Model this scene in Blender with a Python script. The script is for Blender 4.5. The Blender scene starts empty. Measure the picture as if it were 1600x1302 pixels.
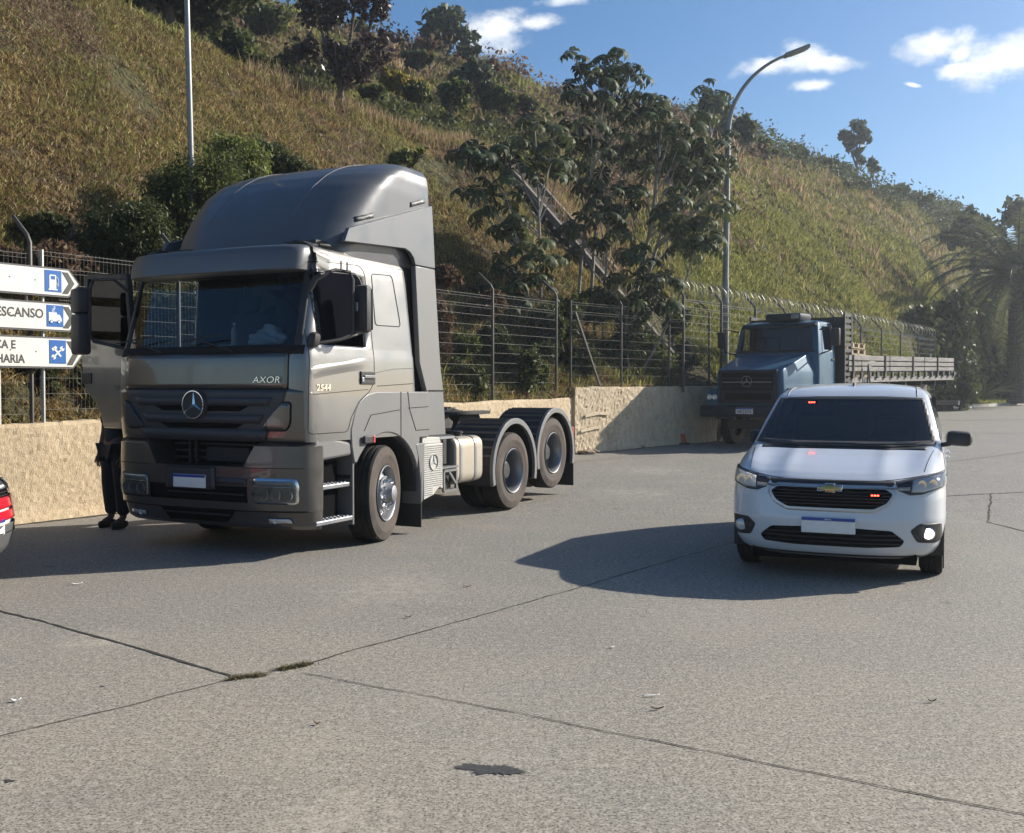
import bpy, bmesh, math, random
import numpy as np
from mathutils import Vector, Matrix, Euler
from mathutils.bvhtree import BVHTree
R = math.radians
random.seed(7)
rng = np.random.default_rng(7)
S = bpy.context.scene
COL = S.collection

# ---------------------------------------------------------------- camera
F = 1600.0; CH = 1.63; HOR = 608.0
PITCH = math.atan((651 - HOR) / F)
cd = bpy.data.cameras.new('camera'); cam = bpy.data.objects.new('camera', cd); COL.objects.link(cam)
cd.sensor_width = 36.0; cd.lens = 36.0; cd.clip_end = 3000; cd.clip_start = 0.05
cam.location = (0, 0, CH); cam.rotation_euler = (R(90) - PITCH, 0, 0)
S.camera = cam
# ---------------------------------------------------------------- light
SUN_AZ = R(22); SUN_EL = R(27.5)          # direction towards the sun: (cos az, sin az)
to_sun = Vector((math.cos(SUN_AZ) * math.cos(SUN_EL), math.sin(SUN_AZ) * math.cos(SUN_EL), math.sin(SUN_EL)))
ld = bpy.data.lights.new('sun', 'SUN'); ld.energy = 5.0; ld.angle = R(0.53); ld.color = (1.0, 0.93, 0.82)
sun = bpy.data.objects.new('sun', ld); COL.objects.link(sun)
sun.rotation_euler = to_sun.to_track_quat('Z', 'Y').to_euler()
W = bpy.data.worlds.new('World'); S.world = W; W.use_nodes = True
def build_world():
    nt = W.node_tree; N = nt.nodes; L = nt.links
    bg = N['Background']; bg.inputs['Strength'].default_value = 0.070
    sky = N.new('ShaderNodeTexSky'); sky.sky_type = 'NISHITA'; sky.sun_disc = False
    sky.sun_elevation = SUN_EL; sky.sun_rotation = math.atan2(to_sun.x, to_sun.y)
    sky.air_density = 1.0; sky.dust_density = 1.1; sky.ozone_density = 2.6; sky.altitude = 700
    tc = N.new('ShaderNodeTexCoord')
    # wispy cumulus: noise broken clouds that live at given compass bearings and heights
    noi = N.new('ShaderNodeTexNoise'); noi.inputs['Scale'].default_value = 17; noi.inputs['Detail'].default_value = 9
    noi.inputs['Roughness'].default_value = 0.62
    mp = N.new('ShaderNodeMapping'); mp.inputs['Scale'].default_value = (1, 1, 1.5)
    L.new(tc.outputs['Generated'], mp.inputs['Vector']); L.new(mp.outputs['Vector'], noi.inputs['Vector'])
    acc = None
    def m(op, a, b=None, c=None):
        n = N.new('ShaderNodeMath'); n.operation = op
        for i, v in enumerate((a, b, c)):
            if v is None: continue
            if isinstance(v, (int, float)): n.inputs[i].default_value = v
            else: L.new(v, n.inputs[i])
        return n.outputs[0]
    blobs = [  # u, v, half width, half height (pixels of a 1600 wide frame -> angles), tilt
        (775, 52, 62, 30, -.15), (845, 36, 55, 14, -.1), (880, 2, 50, 10, 0), (1215, 100, 78, 20, -.1), (1262, 82, 40, 22, .1), (1290, 98, 50, 13, .1), (1262, 133, 28, 9, 0),
        (1463, 68, 52, 27, 0), (1560, 95, 70, 40, -.25), (1620, 75, 80, 40, -.3), (1500, 108, 40, 14, -.2), (1500, 85, 20, 18, .0), (1427, 133, 16, 4, .3), (1900, 60, 150, 50, 0), (-200, -150, 200, 60, 0), (300, -260, 200, 60, 0)]
    for (u, v, a, b, tl) in blobs:
        d = Vector(((u - 800) / F, math.cos(PITCH) + (651 - v) / F * math.sin(PITCH), -math.sin(PITCH) + (651 - v) / F * math.cos(PITCH))).normalized()
        rt = Vector((d.y, -d.x, 0)).normalized(); up = rt.cross(d)
        sc = 1 / (F * math.sqrt(1 + ((u - 800) / F) ** 2))
        ax = (rt * math.cos(tl) - up * math.sin(tl)) / (a * sc); ay = (up * math.cos(tl) + rt * math.sin(tl)) / (b * sc)
        sub = N.new('ShaderNodeVectorMath'); sub.operation = 'SUBTRACT'; L.new(tc.outputs['Generated'], sub.inputs[0]); sub.inputs[1].default_value = d
        def dot(x):
            n = N.new('ShaderNodeVectorMath'); n.operation = 'DOT_PRODUCT'; L.new(sub.outputs[0], n.inputs[0]); n.inputs[1].default_value = x
            return n.outputs['Value']
        p = dot(ax); q = dot(ay); qq = dot(d)
        r = m('SQRT', m('ADD', m('ADD', m('MULTIPLY', p, p), m('MULTIPLY', q, q)), m('MULTIPLY', m('MULTIPLY', qq, qq), 4.0)))
        k = m('SUBTRACT', 1.0, r)
        acc = k if acc is None else m('MAXIMUM', acc, k)
    dens = m('ADD', m('MULTIPLY', acc, 1.0), m('MULTIPLY', m('SUBTRACT', noi.outputs['Fac'], 0.49), 3.3))
    mr = N.new('ShaderNodeMapRange'); mr.interpolation_type = 'SMOOTHSTEP'; L.new(dens, mr.inputs['Value'])
    mr.inputs['From Min'].default_value = 0.02; mr.inputs['From Max'].default_value = 0.95
    fac = m('MULTIPLY', mr.outputs[0], 0.93)
    n2 = N.new('ShaderNodeTexNoise'); n2.inputs['Scale'].default_value = 26; n2.inputs['Detail'].default_value = 5; L.new(mp.outputs['Vector'], n2.inputs['Vector'])
    cr = N.new('ShaderNodeValToRGB'); L.new(n2.outputs['Fac'], cr.inputs[0])
    cr.color_ramp.elements[0].position = 0.35; cr.color_ramp.elements[0].color = (6.2, 7.0, 8.2, 1)
    cr.color_ramp.elements[1].position = 0.62; cr.color_ramp.elements[1].color = (11.0, 11.0, 10.8, 1)
    mix = N.new('ShaderNodeMix'); mix.data_type = 'RGBA'
    hs = N.new('ShaderNodeHueSaturation'); hs.inputs['Saturation'].default_value = 1.22; hs.inputs['Value'].default_value = 1.15; L.new(sky.outputs[0], hs.inputs['Color'])
    L.new(fac, mix.inputs['Factor']); L.new(hs.outputs[0], mix.inputs['A']); L.new(cr.outputs[0], mix.inputs['B'])
    L.new(mix.outputs['Result'], bg.inputs['Color'])
build_world()
S.view_settings.view_transform = 'Standard'; S.view_settings.look = 'None'; S.view_settings.gamma = 1
S.view_settings.exposure = 0.76
S.cycles.max_bounces = 8; S.cycles.transparent_max_bounces = 16; S.cycles.use_denoising = True
S.cycles.sample_clamp_indirect = 6
S.cycles.volume_bounces = 0

# ---------------------------------------------------------------- helpers
def tag(o, label=None, cat=None, group=None, kind=None):
    if label: o['label'] = label
    if cat: o['category'] = cat
    if group: o['group'] = group
    if kind: o['kind'] = kind
    return o
def empty(name, loc=(0, 0, 0), rz=0.0, parent=None):
    o = bpy.data.objects.new(name, None); COL.objects.link(o); o.location = loc; o.rotation_euler = (0, 0, rz)
    o.empty_display_size = .2
    if parent: o.parent = parent
    return o
def mat(name, col, rough=.6, metal=0., spec=.5, coat=0., emis=None, es=0.):
    m = bpy.data.materials.new(name); m.use_nodes = True
    b = m.node_tree.nodes['Principled BSDF']
    b.inputs['Base Color'].default_value = (*col, 1); b.inputs['Roughness'].default_value = rough
    b.inputs['Metallic'].default_value = metal; b.inputs['Specular IOR Level'].default_value = spec
    b.inputs['Coat Weight'].default_value = coat; b.inputs['Coat Roughness'].default_value = .06
    if emis: b.inputs['Emission Color'].default_value = (*emis, 1); b.inputs['Emission Strength'].default_value = es
    return m
def dirty(m, amt=.25, scale=6, col=(.16, .13, .10), rough=None, bump=0, bscale=80, lo=.45, hi=.75, coord='Object', mapscale=(1, 1, 1)):
    """wear: blend a dust colour in by noise, optional bump"""
    nt = m.node_tree; N = nt.nodes; L = nt.links; b = N['Principled BSDF']
    tc = N.new('ShaderNodeTexCoord'); mp = N.new('ShaderNodeMapping'); mp.inputs['Scale'].default_value = mapscale
    L.new(tc.outputs[coord], mp.inputs['Vector'])
    n = N.new('ShaderNodeTexNoise'); n.inputs['Scale'].default_value = scale; n.inputs['Detail'].default_value = 8; n.inputs['Roughness'].default_value = .6
    L.new(mp.outputs[0], n.inputs['Vector'])
    mr = N.new('ShaderNodeMapRange'); mr.inputs['From Min'].default_value = lo; mr.inputs['From Max'].default_value = hi; mr.inputs['To Max'].default_value = amt
    L.new(n.outputs['Fac'], mr.inputs['Value'])
    mx = N.new('ShaderNodeMix'); mx.data_type = 'RGBA'; mx.inputs['A'].default_value = b.inputs['Base Color'].default_value; mx.inputs['B'].default_value = (*col, 1)
    L.new(mr.outputs[0], mx.inputs['Factor']); L.new(mx.outputs['Result'], b.inputs['Base Color'])
    if rough is not None:
        m2 = N.new('ShaderNodeMapRange'); m2.inputs['From Min'].default_value = .35; m2.inputs['From Max'].default_value = .7
        m2.inputs['To Min'].default_value = b.inputs['Roughness'].default_value; m2.inputs['To Max'].default_value = rough
        L.new(n.outputs['Fac'], m2.inputs['Value']); L.new(m2.outputs[0], b.inputs['Roughness'])
    if bump:
        n3 = N.new('ShaderNodeTexNoise'); n3.inputs['Scale'].default_value = bscale; n3.inputs['Detail'].default_value = 4; L.new(mp.outputs[0], n3.inputs['Vector'])
        bp = N.new('ShaderNodeBump'); bp.inputs['Strength'].default_value = bump; bp.inputs['Distance'].default_value = .02
        L.new(n3.outputs['Fac'], bp.inputs['Height']); L.new(bp.outputs[0], b.inputs['Normal'])
    return m
def ramp_mat(name, stops, scale=5, rough=.8, bump=.3, bscale=None, bdist=.03, detail=8, coord='Object', mapscale=(1, 1, 1), second=None, spec=.3):
    """noise driven colour ramp + bump; second=(scale, colour, lo, hi, amount) puts patches on top"""
    m = bpy.data.materials.new(name); m.use_nodes = True; nt = m.node_tree; N = nt.nodes; L = nt.links; b = N['Principled BSDF']
    b.inputs['Roughness'].default_value = rough; b.inputs['Specular IOR Level'].default_value = spec
    tc = N.new('ShaderNodeTexCoord'); mp = N.new('ShaderNodeMapping'); mp.inputs['Scale'].default_value = mapscale
    L.new(tc.outputs[coord], mp.inputs['Vector'])
    n = N.new('ShaderNodeTexNoise'); n.inputs['Scale'].default_value = scale; n.inputs['Detail'].default_value = detail; n.inputs['Roughness'].default_value = .65
    L.new(mp.outputs[0], n.inputs['Vector'])
    cr = N.new('ShaderNodeValToRGB'); L.new(n.outputs['Fac'], cr.inputs[0]); e = cr.color_ramp.elements
    while len(e) < len(stops): e.new(.5)
    for i, (p, c) in enumerate(stops): e[i].position = p; e[i].color = (*c, 1)
    out = cr.outputs[0]
    for sec in (second or []):
        sc, c2, lo, hi, am = sec
        n2 = N.new('ShaderNodeTexNoise'); n2.inputs['Scale'].default_value = sc; n2.inputs['Detail'].default_value = 5; L.new(mp.outputs[0], n2.inputs['Vector'])
        mr = N.new('ShaderNodeMapRange'); mr.inputs['From Min'].default_value = lo; mr.inputs['From Max'].default_value = hi; mr.inputs['To Max'].default_value = am
        L.new(n2.outputs['Fac'], mr.inputs['Value'])
        mx = N.new('ShaderNodeMix'); mx.data_type = 'RGBA'; L.new(mr.outputs[0], mx.inputs['Factor']); L.new(out, mx.inputs['A']); mx.inputs['B'].default_value = (*c2, 1)
        out = mx.outputs['Result']
    L.new(out, b.inputs['Base Color'])
    if bump:
        nb = N.new('ShaderNodeTexNoise'); nb.inputs['Scale'].default_value = bscale or scale * 3; nb.inputs['Detail'].default_value = 6; L.new(mp.outputs[0], nb.inputs['Vector'])
        bp = N.new('ShaderNodeBump'); bp.inputs['Strength'].default_value = bump; bp.inputs['Distance'].default_value = bdist
        L.new(nb.outputs['Fac'], bp.inputs['Height']); L.new(bp.outputs[0], b.inputs['Normal'])
    return m
def leaf_mat(name, c0, c1, c2, rough=.5, trans=.35, spec=.4):
    m = bpy.data.materials.new(name); m.use_nodes = True; nt = m.node_tree; N = nt.nodes; L = nt.links; b = N['Principled BSDF']
    g = N.new('ShaderNodeNewGeometry'); cr = N.new('ShaderNodeValToRGB'); L.new(g.outputs['Random Per Island'], cr.inputs[0])
    e = cr.color_ramp.elements; e.new(.5)
    for i, (p, c) in enumerate(((0, c0), (.55, c1), (1, c2))): e[i].position = p; e[i].color = (*c, 1)
    L.new(cr.outputs[0], b.inputs['Base Color']); b.inputs['Roughness'].default_value = rough; b.inputs['Specular IOR Level'].default_value = spec
    t = N.new('ShaderNodeBsdfTranslucent'); hs = N.new('ShaderNodeHueSaturation'); hs.inputs['Hue'].default_value = .485; hs.inputs['Value'].default_value = 1.5
    L.new(cr.outputs[0], hs.inputs['Color']); L.new(hs.outputs[0], t.inputs['Color'])
    mx = N.new('ShaderNodeMixShader'); mx.inputs[0].default_value = trans; L.new(b.outputs[0], mx.inputs[1]); L.new(t.outputs[0], mx.inputs[2])
    L.new(mx.outputs[0], N['Material Output'].inputs['Surface'])
    return m
def glass_mat(name, tint=(.55, .6, .62), refl=1.0, alpha=.75):
    """see through pane: transparent tint plus mirror-like fresnel reflection"""
    m = bpy.data.materials.new(name); m.use_nodes = True; nt = m.node_tree; N = nt.nodes; L = nt.links
    for n in list(N):
        if n.type == 'BSDF_PRINCIPLED': N.remove(n)
    tr = N.new('ShaderNodeBsdfTransparent'); tr.inputs[0].default_value = (*tint, 1)
    gl = N.new('ShaderNodeBsdfGlossy'); gl.inputs['Roughness'].default_value = .02; gl.inputs[0].default_value = (refl, refl, refl, 1)
    fr = N.new('ShaderNodeFresnel'); fr.inputs['IOR'].default_value = 1.5
    mx = N.new('ShaderNodeMixShader'); L.new(fr.outputs[0], mx.inputs[0]); L.new(tr.outputs[0], mx.inputs[1]); L.new(gl.outputs[0], mx.inputs[2])
    L.new(mx.outputs[0], N['Material Output'].inputs['Surface'])
    return m

class MB:
    """collects shapes; build() links them as ONE mesh object"""
    def __init__(s): s.v = []; s.f = []; s.n = 0
    def add(s, V, Fc):
        V = np.asarray(V, float).reshape(-1, 3); s.v.append(V); k = s.n
        s.f += [tuple(int(i) + k for i in f) for f in Fc]; s.n += len(V); return s
    def box(s, c, d, rot=None, bev=0.0):
        c = np.array(c, float); h = np.array(d, float) / 2
        if bev > 0:
            b = min(bev, *(h * .9))
            pts = []; 
            bm = bmesh.new(); bmesh.ops.create_cube(bm, size=1)
            for v in bm.verts: v.co = Vector((v.co.x * d[0], v.co.y * d[1], v.co.z * d[2]))
            bmesh.ops.bevel(bm, geom=bm.edges[:], offset=b, segments=2, affect='EDGES', profile=.5)
            V = np.array([v.co[:] for v in bm.verts]); Fc = [[v.index for v in f.verts] for f in bm.faces]
            bm.verts.index_update(); Fc = [[v.index for v in f.verts] for f in bm.faces]; bm.free()
        else:
            V = np.array([[x, y, z] for x in (-1, 1) for y in (-1, 1) for z in (-1, 1)]) * h
            Fc = [(0, 1, 3, 2), (4, 6, 7, 5), (0, 4, 5, 1), (2, 3, 7, 6), (0, 2, 6, 4), (1, 5, 7, 3)]
        if rot is not None: V = V @ np.array(Euler(rot).to_matrix()).T
        return s.add(V + c, Fc)
    def bar(s, a, b, w, h=None, up=(0, 0, 1)):
        a = Vector(a); b = Vector(b); d = (b - a); L_ = d.length; d.normalize(); h = h or w
        u = Vector(up); x = d.cross(u)
        if x.length < 1e-4: x = d.cross(Vector((1, 0, 0)))
        x.normalize(); y = x.cross(d)
        V = [p + x * (i * w / 2) + y * (j * h / 2) for p in (a, b) for i, j in ((-1, -1), (1, -1), (1, 1), (-1, 1))]
        return s.add([v[:] for v in V], [(0, 3, 2, 1), (4, 5, 6, 7), (0, 1, 5, 4), (1, 2, 6, 5), (2, 3, 7, 6), (3, 0, 4, 7)])
    def tube(s, pts, r, n=8, caps=True, closed=False):
        pts = [Vector(p) for p in pts]; rs = r if isinstance(r, (list, tuple, np.ndarray)) else [r] * len(pts)
        V = []; prev = None
        for i, p in enumerate(pts):
            if closed: t = (pts[(i + 1) % len(pts)] - pts[i - 1])
            else: t = (pts[min(i + 1, len(pts) - 1)] - pts[max(i - 1, 0)])
            t.normalize()
            if prev is None:
                a = t.cross(Vector((0, 0, 1)))
                if a.length < .05: a = t.cross(Vector((1, 0, 0)))
            else: a = prev - t * prev.dot(t)
            a.normalize(); prev = a; b = t.cross(a)
            for k in range(n):
                an = 2 * math.pi * k / n; V.append((p + (a * math.cos(an) + b * math.sin(an)) * rs[i])[:])
        Fc = []; m = len(pts)
        for i in range(m if closed else m - 1):
            j = (i + 1) % m
            for k in range(n): Fc.append((i * n + k, i * n + (k + 1) % n, j * n + (k + 1) % n, j * n + k))
        if caps and not closed: Fc += [tuple(range(n))[::-1], tuple(range((m - 1) * n, m * n))]
        return s.add(V, Fc)
    def lathe(s, prof, c, axis='x', n=32, closed=False, a0=0, a1=2 * math.pi):
        """prof: (radius, offset along axis)"""
        full = abs(a1 - a0 - 2 * math.pi) < 1e-6; nn = n if full else n + 1
        V = []
        for r_, t in prof:
            for k in range(nn):
                an = a0 + (a1 - a0) * k / n; q = (r_ * math.cos(an), r_ * math.sin(an))
                p = {'x': (t, q[0], q[1]), 'y': (q[0], t, q[1]), 'z': (q[0], q[1], t)}[axis]
                V.append((p[0] + c[0], p[1] + c[1], p[2] + c[2]))
        Fc = []; m = len(prof)
        for i in range(m if closed else m - 1):
            j = (i + 1) % m
            for k in range(n if full else nn - 1):
                Fc.append((i * nn + k, i * nn + (k + 1) % nn, j * nn + (k + 1) % nn, j * nn + k))
        return s.add(V, Fc)
    def prism(s, poly, a, b, plane='xz'):
        """extrude a 2-D polygon between a and b along the missing axis"""
        def P(p, t): return {'xz': (p[0], t, p[1]), 'yz': (t, p[0], p[1]), 'xy': (p[0], p[1], t)}[plane]
        n = len(poly); V = [P(p, a) for p in poly] + [P(p, b) for p in poly]
        Fc = [tuple(range(n))[::-1], tuple(range(n, 2 * n))] + [(i, (i + 1) % n, n + (i + 1) % n, n + i) for i in range(n)]
        return s.add(V, Fc)
    def sheet(s, P):
        """P: grid (m,n,3)"""
        P = np.asarray(P, float); m, n = P.shape[:2]
        i, j = np.meshgrid(np.arange(m - 1), np.arange(n - 1), indexing='ij'); a = (i * n + j).ravel()
        return s.add(P.reshape(-1, 3), np.stack([a, a + n, a + n + 1, a + 1], 1))
    def mesh(s, name='m'):
        me = bpy.data.meshes.new(name); V = np.concatenate(s.v) if s.v else np.zeros((0, 3))
        me.from_pydata(V.tolist(), [], s.f); me.update(); return me
    def build(s, name, m, parent=None, smooth=False, bevel=0, sharp=35, solid=0, fix=True, subd=0):
        me = s.mesh(name)
        if fix:
            bm = bmesh.new(); bm.from_mesh(me); bmesh.ops.recalc_face_normals(bm, faces=bm.faces[:]); bm.to_mesh(me); bm.free()
        o = bpy.data.objects.new(name, me); COL.objects.link(o)
        if m: me.materials.append(m)
        if parent: o.parent = parent
        if solid: md = o.modifiers.new('solid', 'SOLIDIFY'); md.thickness = solid; md.offset = -1
        if bevel: md = o.modifiers.new('bevel', 'BEVEL'); md.width = bevel; md.segments = 2; md.limit_method = 'ANGLE'; md.angle_limit = R(40); md.harden_normals = False
        if subd: md = o.modifiers.new('sub', 'SUBSURF'); md.levels = subd; md.render_levels = subd
        if smooth or bevel:
            me.polygons.foreach_set('use_smooth', [True] * len(me.polygons))
            if not subd: me.set_sharp_from_angle(angle=R(sharp))
        return o
def fast_mesh(name, V, Q, m, parent=None, smooth=False):
    """numpy mesh; Q is (n,k) faces all of one size"""
    me = bpy.data.meshes.new(name); V = np.ascontiguousarray(V, np.float32); Q = np.ascontiguousarray(Q, np.int32)
    k = Q.shape[1]; me.vertices.add(len(V)); me.vertices.foreach_set('co', V.ravel())
    me.loops.add(Q.size); me.loops.foreach_set('vertex_index', Q.ravel())
    me.polygons.add(len(Q)); me.polygons.foreach_set('loop_start', np.arange(0, Q.size, k, dtype=np.int32)); me.polygons.foreach_set('loop_total', np.full(len(Q), k, np.int32))
    if smooth: me.polygons.foreach_set('use_smooth', np.ones(len(Q), bool))
    me.update(calc_edges=True); me.validate()
    o = bpy.data.objects.new(name, me); COL.objects.link(o)
    if m: me.materials.append(m)
    if parent: o.parent = parent
    return o
def text_obj(name, txt, size, m, parent, loc, rot, depth=.004, align='CENTER', bold=0.0, sx=1.0, shear=0.0, spacing=1.0):
    c = bpy.data.curves.new(name, 'FONT'); c.body = txt; c.size = size; c.extrude = depth / 2; c.align_x = align; c.align_y = 'CENTER'; c.offset = bold; c.shear = shear
    c.space_character = spacing; c.resolution_u = 3
    t = bpy.data.objects.new(name, c); COL.objects.link(t); bpy.context.view_layer.update()
    me = bpy.data.meshes.new_from_object(t.evaluated_get(bpy.context.evaluated_depsgraph_get())); bpy.data.objects.remove(t); bpy.data.curves.remove(c)
    me.name = name; me.materials.clear(); me.materials.append(m)
    me.transform(Matrix.Diagonal((sx, 1, 1, 1)))
    o = bpy.data.objects.new(name, me); COL.objects.link(o); o.parent = parent; o.location = loc; o.rotation_euler = rot
    return o
def superring(z, w, yf, yr, bf, br, nf=2.6, nr=3.5, k=14, ys=None):
    """plan outline at height z: bowed front (towards -y), flat sides, bowed rear. closed loop, counter-clockwise from front centre going +x"""
    ph = np.linspace(0, math.pi / 2, k)
    fx = w * np.sin(ph) ** (2 / nf); fy = yf + bf * (1 - np.cos(ph) ** (2 / nf)); fy[-1] = yf + bf; fx[-1] = w
    rx = w * np.sin(ph[::-1]) ** (2 / nr); ry = yr - br * (1 - np.cos(ph[::-1]) ** (2 / nr)); ry[0] = yr - br; rx[0] = w
    if ys is None: sy = np.linspace(yf + bf, yr - br, 10)[1:-1]
    else: sy = np.array(ys, float)
    sx = np.full(len(sy), w)
    hx = np.concatenate([fx, sx, rx]); hy = np.concatenate([fy, sy, ry])
    X = np.concatenate([hx, -hx[-2:0:-1]]); Y = np.concatenate([hy, hy[-2:0:-1]])
    return np.stack([X, Y, np.full(len(X), z)], 1)
def loft(rings, cap0=True, cap1=True):
    n = len(rings[0]); V = np.concatenate(rings); Fc = []
    for i in range(len(rings) - 1):
        for k in range(n): Fc.append((i * n + k, i * n + (k + 1) % n, (i + 1) * n + (k + 1) % n, (i + 1) * n + k))
    if cap0: Fc.append(tuple(range(n))[::-1])
    if cap1: Fc.append(tuple(range((len(rings) - 1) * n, len(rings) * n)))
    return V, Fc
def bvh_of(V, Fc): return BVHTree.FromPolygons([tuple(map(float, v)) for v in V], Fc)
def patch(name, poly, bvh, m, parent, plane='xz', frm=-1, step=.04, off=.004, solid=0.006, smooth=True, label=None, start=6.0):
    """a panel whose 2-D outline is projected along an axis on to a body surface.
    plane 'xz': ray along +y from y=-start (frm=-1) or along -y (frm=+1); plane 'yz': along x; 'xy': down"""
    bm = bmesh.new()
    vs = [bm.verts.new((p[0], p[1], 0)) for p in poly]; bm.faces.new(vs)
    xs = [p[0] for p in poly]; ys = [p[1] for p in poly]
    for ax, lo, hi in ((0, min(xs), max(xs)), (1, min(ys), max(ys))):
        k = max(1, int((hi - lo) / step))
        for i in range(1, k + 1):
            t = lo + (hi - lo) * i / (k + 1); co = [0, 0, 0]; no = [0, 0, 0]; co[ax] = t; no[ax] = 1
            bmesh.ops.bisect_plane(bm, geom=bm.verts[:] + bm.edges[:] + bm.faces[:], plane_co=co, plane_no=no)
    bm.verts.ensure_lookup_table()
    miss = []
    last = None
    for v in bm.verts:
        a, b = v.co.x, v.co.y
        if plane == 'xz': o = Vector((a, frm * start, b)); d = Vector((0, -frm, 0))
        elif plane == 'yz': o = Vector((frm * start, a, b)); d = Vector((-frm, 0, 0))
        else: o = Vector((a, b, start)); d = Vector((0, 0, -1))
        h = bvh.ray_cast(o, d)
        if h[0] is None:
            cx, cy = sum(xs) / len(xs), sum(ys) / len(ys); h2 = None
            for q in range(1, 40):     # outline runs past the body's edge: pull the point in until it meets the surface
                t = q * .025; a2, b2 = a + (cx - a) * t, b + (cy - b) * t
                o2 = Vector((a2, o.y, b2)) if plane == 'xz' else (Vector((o.x, a2, b2)) if plane == 'yz' else Vector((a2, b2, o.z)))
                h2 = bvh.ray_cast(o2, d)
                if h2[0] is not None: break
            if h2 is None or h2[0] is None: h2 = bvh.find_nearest(o + d * start)
            v.co = h2[0]; nn = -d
        else:
            v.co = h[0]; nn = h[1] if h[1].dot(d) < 0 else -h[1]
        v.co += (nn * .5 - d * .5).normalized() * off
    bmesh.ops.recalc_face_normals(bm, faces=bm.faces[:])
    d = {'xz': Vector((0, -frm, 0)), 'yz': Vector((-frm, 0, 0)), 'xy': Vector((0, 0, -1))}[plane]
    s_ = sum(f.normal.dot(d) * f.calc_area() for f in bm.faces)
    if s_ > 0: bmesh.ops.reverse_faces(bm, faces=bm.faces[:])
    me = bpy.data.meshes.new(name); bm.to_mesh(me); bm.free()
    me.polygons.foreach_set('use_smooth', [smooth] * len(me.polygons))
    o = bpy.data.objects.new(name, me); COL.objects.link(o); me.materials.append(m); o.parent = parent
    if solid: md = o.modifiers.new('solid', 'SOLIDIFY'); md.thickness = solid; md.offset = -1
    if label: o['label'] = label
    return o
def mir(poly): return [(-x, z) for x, z in poly][::-1]
def inset(poly, d):
    """grow (d<0) or shrink (d>0) a polygon roughly about its edges"""
    P = [Vector(p) for p in poly]; n = len(P); A = sum(P[i].x * P[(i + 1) % n].y - P[(i + 1) % n].x * P[i].y for i in range(n)); sg = 1 if A > 0 else -1; out = []
    for i in range(n):
        a = (P[i] - P[i - 1]).normalized(); b = (P[(i + 1) % n] - P[i]).normalized()
        na = Vector((-a.y, a.x)) * sg; nb = Vector((-b.y, b.x)) * sg; t = (na + nb)
        t = t.normalized() if t.length > 1e-6 else na
        k = d / max(.45, t.dot(na)); out.append((P[i].x + t.x * k, P[i].y + t.y * k))
    return out
def rounded(poly, r, k=4):
    P = [Vector(p) for p in poly]; n = len(P); out = []
    for i in range(n):
        a = P[i - 1] - P[i]; b = P[(i + 1) % n] - P[i]; q = min(r, a.length * .45, b.length * .45)
        p0 = P[i] + a.normalized() * q; p1 = P[i] + b.normalized() * q
        for j in range(k + 1):
            t = j / k; out.append(tuple((p0 * (1 - t) ** 2 + P[i] * 2 * t * (1 - t) + p1 * t * t)[:]))
    return out
def ground_z(y):
    y = np.asarray(y, float); t = np.clip(y - 12, 0, 60); return np.where(t < 4, .0025 * t * t, .04 + .02 * (t - 4)) * (y > 12)
# ================================================================= SETTING
# view rays through photo points give world points (used to take measurements off the photograph)
def ray(u, v):
    a = (u - 800) / F; b = (651 - v) / F; c_, s_ = math.cos(PITCH), math.sin(PITCH)
    return Vector((a, c_ + b * s_, -s_ + b * c_))
def at_depth(u, v, D):
    r = ray(u, v); return Vector((0, 0, CH)) + r * (D / r.y)
def on_ground(u, v):
    r = ray(u, v); lo, hi = 1.0, 120.0
    for _ in range(50):
        m_ = (lo + hi) / 2
        if CH + r.z * m_ / r.y > float(ground_z(m_)): lo = m_
        else: hi = m_
    return Vector((r.x * lo / r.y, lo, float(ground_z(lo))))

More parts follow.
